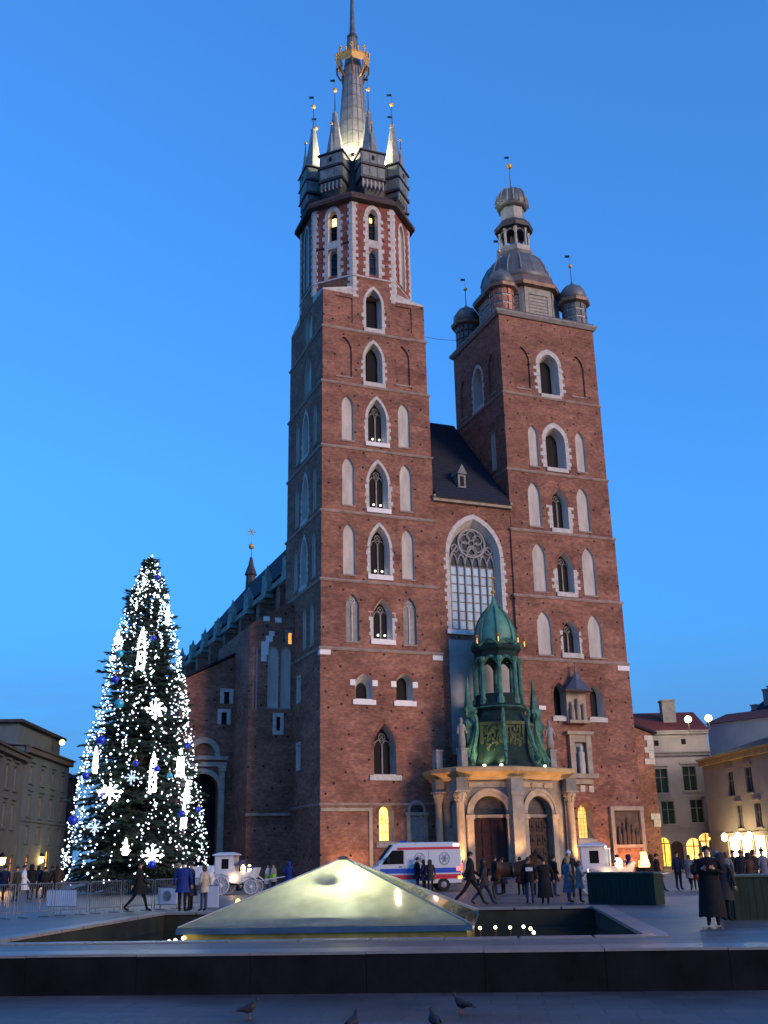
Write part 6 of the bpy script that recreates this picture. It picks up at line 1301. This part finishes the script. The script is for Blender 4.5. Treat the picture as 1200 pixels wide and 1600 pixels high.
# ------------------------------------------------------------------ people and horse
SKIN = mat('skin', (.42, .25, .18), .6, var=.1); SKINM = SKIN
CLOTH = {}
def cloth(n, c): return mat('cloth_'+n, c, .85, var=.3, scale=5, bump=.25, bscale=9)
BLACK = cloth('black', (.010, .010, .012)); NAVY = cloth('navy', (.012, .018, .045)); DGREY = cloth('charcoal', (.028, .028, .032)); BLUEJ = cloth('royal_blue', (.012, .030, .16)); CREAMC = cloth('cream', (.34, .30, .24)); GREYB = cloth('grey_blue', (.10, .115, .155)); BROWN = cloth('brown', (.045, .028, .022)); JEANS = cloth('jeans', (.03, .05, .11)); WHITEC = cloth('white', (.46, .50, .54)); REDC = cloth('wine', (.11, .014, .02)); OLIVE = cloth('olive', (.03, .034, .026)); LIME = cloth('lime', (.16, .42, .04)); GREYC = cloth('grey', (.17, .17, .18))
HAIRD = mat('dark_hair', (.015, .011, .009), .6); HAIRB = mat('brown_hair', (.06, .035, .02), .6); HAIRF = mat('fair_hair', (.22, .15, .08), .6); SHOE = mat('shoes', (.012, .011, .011), .5)
SKQ = []
def skin_job(vs, es, rad, root):
    me = bpy.data.meshes.new('skel'); me.from_pydata(vs, es, []); o = bpy.data.objects.new('skel', me); COL.objects.link(o)
    o.modifiers.new('s', 'SKIN'); 
    for i, r in enumerate(rad):
        sv = me.skin_vertices[0].data[i]; sv.radius = r if isinstance(r, tuple) else (r, r); sv.use_root = (i == root)
    m_ = o.modifiers.new('d', 'SUBSURF'); m_.levels = 1; m_.render_levels = 1
    return o
def person(label, pos, face, h=1.72, pose='stand', coat=BLACK, coatlen=.75, legs=DGREY, hair=HAIRD, head='hair', wide=1.0, bag=None, ph=0.0, lean=0.0, group=None, extra=None):
    """face: direction the person looks; coatlen: hem height above the ground in metres"""
    s = h/1.75; rz = atan2(face.y, face.x)+pi/2     # local forward is -y
    sw = {'walk': .34, 'stride': .46, 'stand': .03}.get(pose, .03)
    def P(x, y, z): return (x*s*(wide if z > .5 else 1), (y-lean*max(0, z-.9))*s, z*s)
    V = [P(0, 0, .95), P(0, 0, 1.12), P(0, -.01, 1.33), P(0, 0, 1.48), P(0, -.015, 1.55), P(0, -.025, 1.645), P(0, -.01, 1.72)]
    R = [(.145*wide, .115), (.135*wide, .105), (.165*wide, .12), .058, .062, (.078, .092), .055]; E = [(i, i+1) for i in range(6)]
    hands = []
    for sg in (-1, 1):
        k = len(V); fwd = -sw*.8*sg; 
        if pose == 'phone': el, wr = (sg*.27, -.10, 1.13), (sg*.10, -.30, 1.25)
        elif pose == 'pocket': el, wr = (sg*.31, .07, 1.14), (sg*.2, -.10, .98)
        else: el, wr = (sg*.27, fwd*.35+.02, 1.14), (sg*.28, fwd*.8-.04, .90+abs(fwd)*.1)
        V += [P(sg*.185, 0, 1.43), P(*el), P(*wr)]; R += [.075, .055, .04]; E += [(2, k), (k, k+1), (k+1, k+2)]
        w_ = Vector(V[-1]); d_ = (w_-Vector(V[-2])).normalized(); V.append(tuple(w_+d_*.085*s)); R.append((.036, .024)); E.append((k+2, k+3)); hands.append((w_, d_, sg))
        k = len(V); st = sw*sg; kn = (sg*.1, -st*.55-.02*(sw > .1), .50); an = (sg*.1, -st*.95+(.16 if st < -.1 else 0), .09+(.07 if st < -.2 else 0)); to = (sg*.115, an[1]-.17, .04+(.02 if st < -.2 else 0))
        V += [P(sg*.095, 0, .88), P(*kn), P(*an), P(*to)]; R += [.098, .066, .05, .042]; E += [(0, k), (k, k+1), (k+1, k+2), (k+2, k+3)]
    o = skin_job([Vector(v) for v in V], E, [tuple(a*s for a in r) if isinstance(r, tuple) else r*s for r in R], 0)
    SKQ.append((o, 'person', dict(label=label, pos=pos, rz=rz, s=s, coat=coat, coatlen=coatlen, legs=legs, hair=hair, head=head, wide=wide, hands=hands, pose=pose, bag=bag, lean=lean, group=group, extra=extra, sw=sw)))
def finish_person(me, d):
    s = d['s']; T = thing('person', d['label'], 'person', d['pos'], d['rz'], d['group'])
    for m_ in (d['coat'], d['legs'], SKIN, SHOE, HAIRD): me.materials.append(m_)
    hz = 1.50*s
    for p_ in me.polygons:
        c = p_.center; mi = 0
        if c.z > hz: mi = 2
        elif c.z < .10*s: mi = 3
        elif c.z < .90*s and abs(c.x) < .24*s*d['wide'] and d['pose'] != 'x': mi = 1
        for w_, dd, sg in d['hands']:
            if (c-w_).dot(dd) > -.005 and (c-w_).length < .16*s: mi = 2
        p_.material_index = mi; p_.use_smooth = True
    bm = bmesh.new(); bm.from_mesh(me)
    # face and fingers, joined into the body surface
    hc = Vector((0, (-.03-d['lean']*.75)*s, 1.645*s)); ex = MB()
    ex.cur = 2; ex.loft([[hc+Vector((x*s, y*s, z*s)) for x, y, z in ((-.014, -.085, .015), (.014, -.085, .015), (0, -.085, .02))], [hc+Vector((x*s, y*s, z*s)) for x, y, z in ((-.018, -.085, -.03), (.018, -.085, -.03), (0, -.118, -.026))]])
    for sg in (-1, 1): ex.ball(hc+Vector((sg*.085*s, 0, -.005*s)), .022*s, 6, 4)
    ex.cur = 4
    for sg in (-1, 1): ex.ball(hc+Vector((sg*.032*s, -.083*s, .018*s)), .011*s, 6, 4)
    ex.add([hc+Vector((x*s, -.0905*s, z*s)) for x, z in ((-.026, -.056), (.026, -.056), (.022, -.064), (-.022, -.064))], [(0, 1, 2, 3)])
    ex.cur = 2
    for w_, dd, sg in d['hands']:
        sd_ = dd.cross(Vector((0, 1, 0))); sd_ = sd_.normalized() if sd_.length > .2 else Vector((1, 0, 0)); pl = dd.cross(sd_).normalized()
        for i, ln in enumerate((.062, .072, .068, .055)):
            b0_ = w_+dd*.075*s+sd_*((i-1.5)*.019*s); m0_ = b0_+dd*ln*.55*s; ex.tube(b0_, m0_, .0095*s, .009*s, 5); ex.tube(m0_, m0_+(dd*.8+pl*.6).normalized()*ln*.5*s, .009*s, .006*s, 5)
        b0_ = w_+dd*.03*s-sd_*.03*s; ex.tube(b0_, b0_+(dd*.7-sd_*.7).normalized()*.055*s, .011*s, .008*s, 5)
    vs = [bm.verts.new(v) for v in ex.v]; bm.verts.ensure_lookup_table()
    for f_, mi in zip(ex.f, ex.mi):
        try: nf = bm.faces.new([vs[i] for i in f_]); nf.material_index = mi; nf.smooth = True
        except ValueError: pass
    bm.to_mesh(me); bm.free(); link('body', me, T)
    # coat: a shell from collar to hem that follows the trunk
    w = d['wide']; ln = d['lean']; hem = d['coatlen']; rgs = []; fl = .02 if hem > .7 else .07
    sp = d['sw']*.32
    for z, rx, ry in ((1.505, .075, .075), (1.46, .15*w, .10), (1.41, .205*w, .125), (1.30, .212*w, .15), (1.12, .178*w, .142), (.98, .185*w, .15), (max(hem, .86), .195*w, .155+sp*.3), (hem, .195*w+fl, .16+fl+sp)):
        rgs.append([(rx*s*cos(2*pi*i/14), (ry*s*sin(2*pi*i/14))-ln*max(0, z-.9)*s+.008*sin(5*i)*(z < 1), z*s+(.012*sin(3*i) if z == hem else 0)) for i in range(14)])
    b = MB(); b.loft(rgs, True, False); b.build('coat', d['coat'], T, True)
    if d['head'] in ('hair', 'long'):
        b = MB(); lo = -.13 if d['head'] == 'long' else -.03
        pr = [(.10, lo), (.104, .0), (.10, .05), (.075, .095), (.03, .115), (.004, .118)]
        b.loft([[hc+Vector((r*.92*s*cos(2*pi*i/12), (r*1.05*sin(2*pi*i/12)+.02)*s, (z+(.065 if (sin(2*pi*i/12) < -.5 and z < .05) else 0))*s)) for i in range(12)] for r, z in pr], False, True); b.build('hair', d['hair'], T, True)
    elif d['head'] == 'hat':
        b = MB(); b.loft([[hc+Vector((r*s*cos(2*pi*i/12), (r*1.1*sin(2*pi*i/12)+.015)*s, z*s)) for i in range(12)] for r, z in ((.105, .03), (.108, .06), (.092, .11), (.05, .14), (.02, .15))], False, True); b.ball(hc+Vector((0, 0, .165*s)), .025*s, 6, 4); b.build('hat', d['hair'], T, True)
    elif d['head'] == 'hood':
        b = MB(); b.loft([[hc+Vector((r*s*cos(2*pi*i/12), (r*1.1*sin(2*pi*i/12)+.03)*s, (z+(.05 if sin(2*pi*i/12) < -.6 and z < .04 else 0))*s)) for i in range(12)] for r, z in ((.12, -.16), (.125, -.05), (.125, .04), (.09, .11), (.03, .135))], False, True); b.build('hood', d['coat'], T, True)
    if d['bag']: b = MB(); x = .27*w*s; b.loft([[(x+dx*.06, dy*.14, z) for dx, dy in ((-1, -1), (1, -1), (1, 1), (-1, 1))] for z in (.72*s, .98*s)]); b.tube((x, 0, .98*s), (-.1*s, 0, 1.47*s), .012, .012, 4); b.build('bag', d['bag'], T)
    if d['extra'] == 'hivis': b = MB(); b.loft([[(r*s*cos(2*pi*i/14), ry*s*sin(2*pi*i/14), z*s) for i in range(14)] for z, r, ry in ((1.12, .192*w, .156), (.90, .205*w, .172))], False, False); b.build('lime_band', LIME, T)
    if d['extra'] == 'white_band': b = MB(); b.box(-.14*s, .14*s, .13*s, .175*s, 1.22*s, 1.36*s); b.build('back_patch', WHITEC, T)
    if d['extra'] == 'phone': b = MB(); b.box(-.04, .04, -.42*s, -.41*s, 1.26*s, 1.40*s); b.build('phone', emit('phone_screen', (.95, .97, 1), 5), T)
    if d['extra'] == 'scarf': b = MB(); b.lathe(0, -.01, [(.07*s, 1.47*s), (.095*s, 1.49*s), (.09*s, 1.54*s), (.06*s, 1.55*s)], 10); b.build('scarf', REDC, T)
LFT, RGT, TOW, AWY = -RIGHT, RIGHT, -AWAY, AWAY
def at(px, py): return pxg(px, py, 0)
person('man in long black coat striding alone before the Christmas tree', at(215, 1425), RGT, 1.72, 'walk', BLACK, .62, BLACK, HAIRD, 'hair', 1.05)
person('person in royal blue jacket standing with back turned by the white notice board', at(284, 1425), AWY, 1.74, 'stand', BLUEJ, .66, BLACK, HAIRD, 'hair', 1.12)
person('person in dark navy coat standing close beside the royal blue jacket', at(297, 1424), LFT, 1.68, 'stand', NAVY, .55, BLACK, HAIRD, 'hair', 1.05)
person('person in cream coat and jeans before the narrow white board', at(318, 1424), (LFT+AWY*.6), 1.56, 'pocket', CREAMC, .72, JEANS, HAIRB, 'long')
person('tall man in black suit striding past the ambulance', at(737, 1415), RGT, 1.84, 'stride', BLACK, .82, BLACK, HAIRD, 'hair')
person('shorter woman in black walking just behind the striding man', at(757, 1414), (RGT*.9+AWY*.3), 1.60, 'stride', DGREY, .72, NAVY, HAIRD, 'long', bag=BLACK)
person('person in black jacket with white back patch and jeans beside the horse', at(829, 1412), AWY, 1.62, 'stand', BLACK, .82, JEANS, HAIRB, 'hair', 1.05, extra='white_band', bag=BLACK)
person('broad person in long black coat next to the white back patch', at(853, 1413), AWY, 1.58, 'stand', BLACK, .25, BLACK, HAIRD, 'hair', 1.3)
person('person in grey-blue long coat beside the dark green counter', at(890, 1411), (RGT+AWY*.3), 1.60, 'pocket', GREYB, .40, GREYB, HAIRF, 'long', 1.15)
person('person in pale grey coat holding a lit phone at the counter end', at(908, 1411), RGT, 1.45, 'phone', GREYC, .6, NAVY, HAIRB, 'long', extra='phone')
person('person in black wearing a white woolly hat behind the grey-blue coat', at(893, 1404), AWY, 1.80, 'stand', BLACK, .7, BLACK, WHITEC, 'hat', 1.05)
person('big man in black coat standing alone beside the second counter', at(1116, 1447), (LFT*.3+TOW), 1.80, 'phone', BLACK, .2, BLACK, HAIRD, 'hair', 1.28)
person('person in charcoal jacket close behind the big man in black', at(1136, 1440), (RGT+AWY), 1.62, 'stand', DGREY, .55, BLACK, HAIRD, 'hood', 1.2)
person('tall person in dark blue clothes before the dark arched doorway', at(1062, 1391), (RGT*.4+TOW), 1.72, 'stand', NAVY, .8, NAVY, HAIRD, 'hair')
person('person in pale grey coat beside the tall dark blue figure', at(1081, 1391), (LFT*.6+TOW), 1.56, 'walk', GREYC, .6, BLACK, HAIRB, 'long')
person('child in wine red jacket beside the pale grey coat', at(1090, 1391), TOW, 1.35, 'stand', REDC, .6, BLACK, HAIRD, 'hat')
person('person in black passing behind the blazing brazier', at(1030, 1394), RGT, 1.64, 'walk', BLACK, .7, BLACK, HAIRD, 'hair', 1.1)
person('person in brown coat passing behind the blazing brazier', at(1022, 1393), LFT, 1.6, 'stand', BROWN, .6, BLACK, HAIRD, 'hood')
crowd = [(1100, 1392, GREYC, 'person in light grey parka in the crowd before the shopfront'), (1125, 1400, GREYB, 'person in patterned grey-blue jacket behind the second counter'), (1140, 1398, GREYC, 'person in mottled grey jacket behind the second counter'), (1152, 1396, BROWN, 'person in brown jacket behind the second counter, under the shop lantern'), (1164, 1399, DGREY, 'person in charcoal coat behind the second counter'), (1176, 1401, BROWN, 'stooping person in dark brown coat behind the second counter'), (1183, 1397, BLACK, 'person in black coat at the glaring shopfront'), (1198, 1396, GREYB, 'person in slate coat at far end of the shopfront'), (1166, 1392, REDC, 'person in wine red coat at the glaring shopfront')]
for i, (px, py, c, lab) in enumerate(crowd): person(lab, at(px, py), (LFT if i % 2 else RGT)*.6+(AWY if i % 3 else TOW), RND.uniform(1.56, 1.76), 'stand' if i % 3 else 'pocket', c, RND.uniform(.5, .75), BLACK, HAIRD if i % 2 else HAIRB, ('hair', 'hood', 'long', 'hat')[i % 4], RND.uniform(1.0, 1.15))
left = [(4, 1408, NAVY, 'hair', 'person in navy coat at edge of the crowd by the orange archway'), (24, 1409, OLIVE, 'hat', 'person in olive coat in the crowd before the orange archway'), (34, 1408, WHITEC, 'hair', 'person in white jacket in the crowd by the barriers'), (46, 1407, BLACK, 'hood', 'hooded person in black beside the white jacket'), (57, 1405, NAVY, 'long', 'long-haired person in navy under the amber lantern'), (68, 1405, BLACK, 'hair', 'person in black coat before the lit yellow doorway'), (78, 1404, DGREY, 'hair', 'person in charcoal coat near the tree lights'), (88, 1404, BROWN, 'hood', 'hooded person in brown near the tree lights')]
for i, (px, py, c, hd, lab) in enumerate(left): person(lab, at(px, py), (AWY, LFT, RGT, TOW)[i % 4]+AWY*.3, RND.uniform(1.55, 1.75), 'stand' if i % 2 else 'walk', c, RND.uniform(.5, .7), BLACK, HAIRD if hd != 'hat' else OLIVE, hd, RND.uniform(1.0, 1.15))
mid = [(653, 1394, BLACK, 'hair', 1.70, 'bareheaded person in black standing tallest before the ambulance'), (663, 1394, NAVY, 'long', 1.58, 'person in navy coat in the group before the ambulance'), (673, 1394, DGREY, 'hood', 1.56, 'hooded person in charcoal coat by the ambulance wheel'), (418, 1395, WHITEC, 'hat', 1.5, 'person in white jacket with lime band behind the pyramid'), (427, 1395, GREYC, 'hair', 1.55, 'person in grey and lime jacket behind the pyramid'), (451, 1394, BLUEJ, 'hood', 1.62, 'hooded person in bright blue raincoat behind the pyramid'), (775, 1399, BLACK, 'hair', 1.68, 'person in black waiting before the oxblood door'), (787, 1398, DGREY, 'hair', 1.62, 'person in charcoal waiting before the oxblood door'), (840, 1400, BROWN, 'long', 1.6, 'person in brown before the studded dark door'), (868, 1401, BLACK, 'hair', 1.66, 'person in black before the porch column'), (512, 1393, CREAMC, 'hair', 1.5, 'person in cream jacket by the framed brick panel'), (815, 1399, REDC, 'hair', 1.62, 'person in dark wine coat between the two porch doors'), (968, 1392, REDC, 'hat', 1.6, 'person in wine coat beside the second coach'), (986, 1392, NAVY, 'hood', 1.62, 'hooded person in navy before the carved relief')]
for i, (px, py, c, hd, h, lab) in enumerate(mid): person(lab, at(px, py), (RGT, LFT, AWY)[i % 3]+AWY*.4, h, 'pocket' if i % 2 else 'stand', c, RND.uniform(.5, .72), BLACK if i % 3 else JEANS, HAIRD if hd != 'hat' else BLACK, hd, RND.uniform(1.0, 1.15), extra='hivis' if px in (418, 427) else None)
# dark bay horse standing before the porch
def horse(pos, fw, lab):
    V = [(-.62, 0, 1.16), (-.25, 0, 1.14), (.2, 0, 1.14), (.58, 0, 1.2), (.80, 0, 1.42), (1.0, 0, 1.66), (1.10, 0, 1.74), (1.28, 0, 1.60), (1.46, 0, 1.42)]
    R = [(.26, .27), (.28, .31), (.27, .30), (.22, .27), (.14, .2), (.10, .16), (.10, .13), (.085, .105), (.06, .07)]; E = [(i, i+1) for i in range(8)]
    for sg in (-1, 1):
        k = len(V); V += [(.55, sg*.16, .98), (.60, sg*.16, .56), (.57, sg*.16, .14), (.63, sg*.16, .05)]; R += [.13, .07, .05, .065]; E += [(3, k), (k, k+1), (k+1, k+2), (k+2, k+3)]
        k = len(V); V += [(-.60, sg*.17, .92), (-.46, sg*.17, .76), (-.74, sg*.17, .50), (-.68, sg*.17, .14), (-.62, sg*.17, .05)]; R += [.19, .12, .065, .05, .065]; E += [(0, k), (k, k+1), (k+1, k+2), (k+2, k+3), (k+3, k+4)]
    o = skin_job([Vector(v) for v in V], E, R, 1); SKQ.append((o, 'horse', dict(label=lab, pos=pos, rz=yaw_of(fw))))
HB = mat('bay_coat', (.035, .018, .012), .55, var=.35, scale=3)
def finish_horse(me, d):
    T = thing('horse', d['label'], 'horse', d['pos'], d['rz']); me.materials.append(HB)
    for p_ in me.polygons: p_.use_smooth = True
    link('body', me, T); b = MB()
    for sg in (-1, 1): b2 = MB(); b2.lathe(1.06, sg*.06, [(.035, 1.80), (.04, 1.86), (.005, 1.97)], 6); b2.build('ear', HB, T)
    b.path([(-.84, 0, 1.2), (-.95, 0, 1.05), (-.98, 0, .7), (-.95, 0, .45)], .06, 6); b.build('tail', HAIRD, T)
    b = MB(); pts = [(1.06, 1.88), (.9, 1.72), (.72, 1.55), (.5, 1.42)]; b.loft([[(x, -.03, z+.03), (x, .03, z+.03), (x-.05, .06, z-.2), (x-.05, -.06, z-.2)] for x, z in pts]); b.build('mane', HAIRD, T)
    b = MB(); b.lathe(0, 0, [(.29, -.05), (.32, 0), (.29, .05)], 14); b.M = Matrix.Translation((.1, 0, 1.14)) @ Matrix.Rotation(pi/2, 4, 'Y'); b.build('girth_strap', IRON, T)
    b = MB(); b.path([(1.12, .1, 1.72), (1.3, .09, 1.58), (1.3, -.09, 1.58), (1.12, -.1, 1.72)], .015, 4); b.build('bridle', IRON, T)
horse(at(800, 1406), (RGT*.95+TOW*.1).normalized(), 'dark bay horse in harness standing before the porch doors')
dg = bpy.context.evaluated_depsgraph_get(); dg.update()
for o, kind, d in SKQ:
    me = bpy.data.meshes.new_from_object(o.evaluated_get(dg)); me.materials.clear()
    (finish_person if kind == 'person' else finish_horse)(me, d)
for o, kind, d in SKQ:
    me = o.data; bpy.data.objects.remove(o); bpy.data.meshes.remove(me)
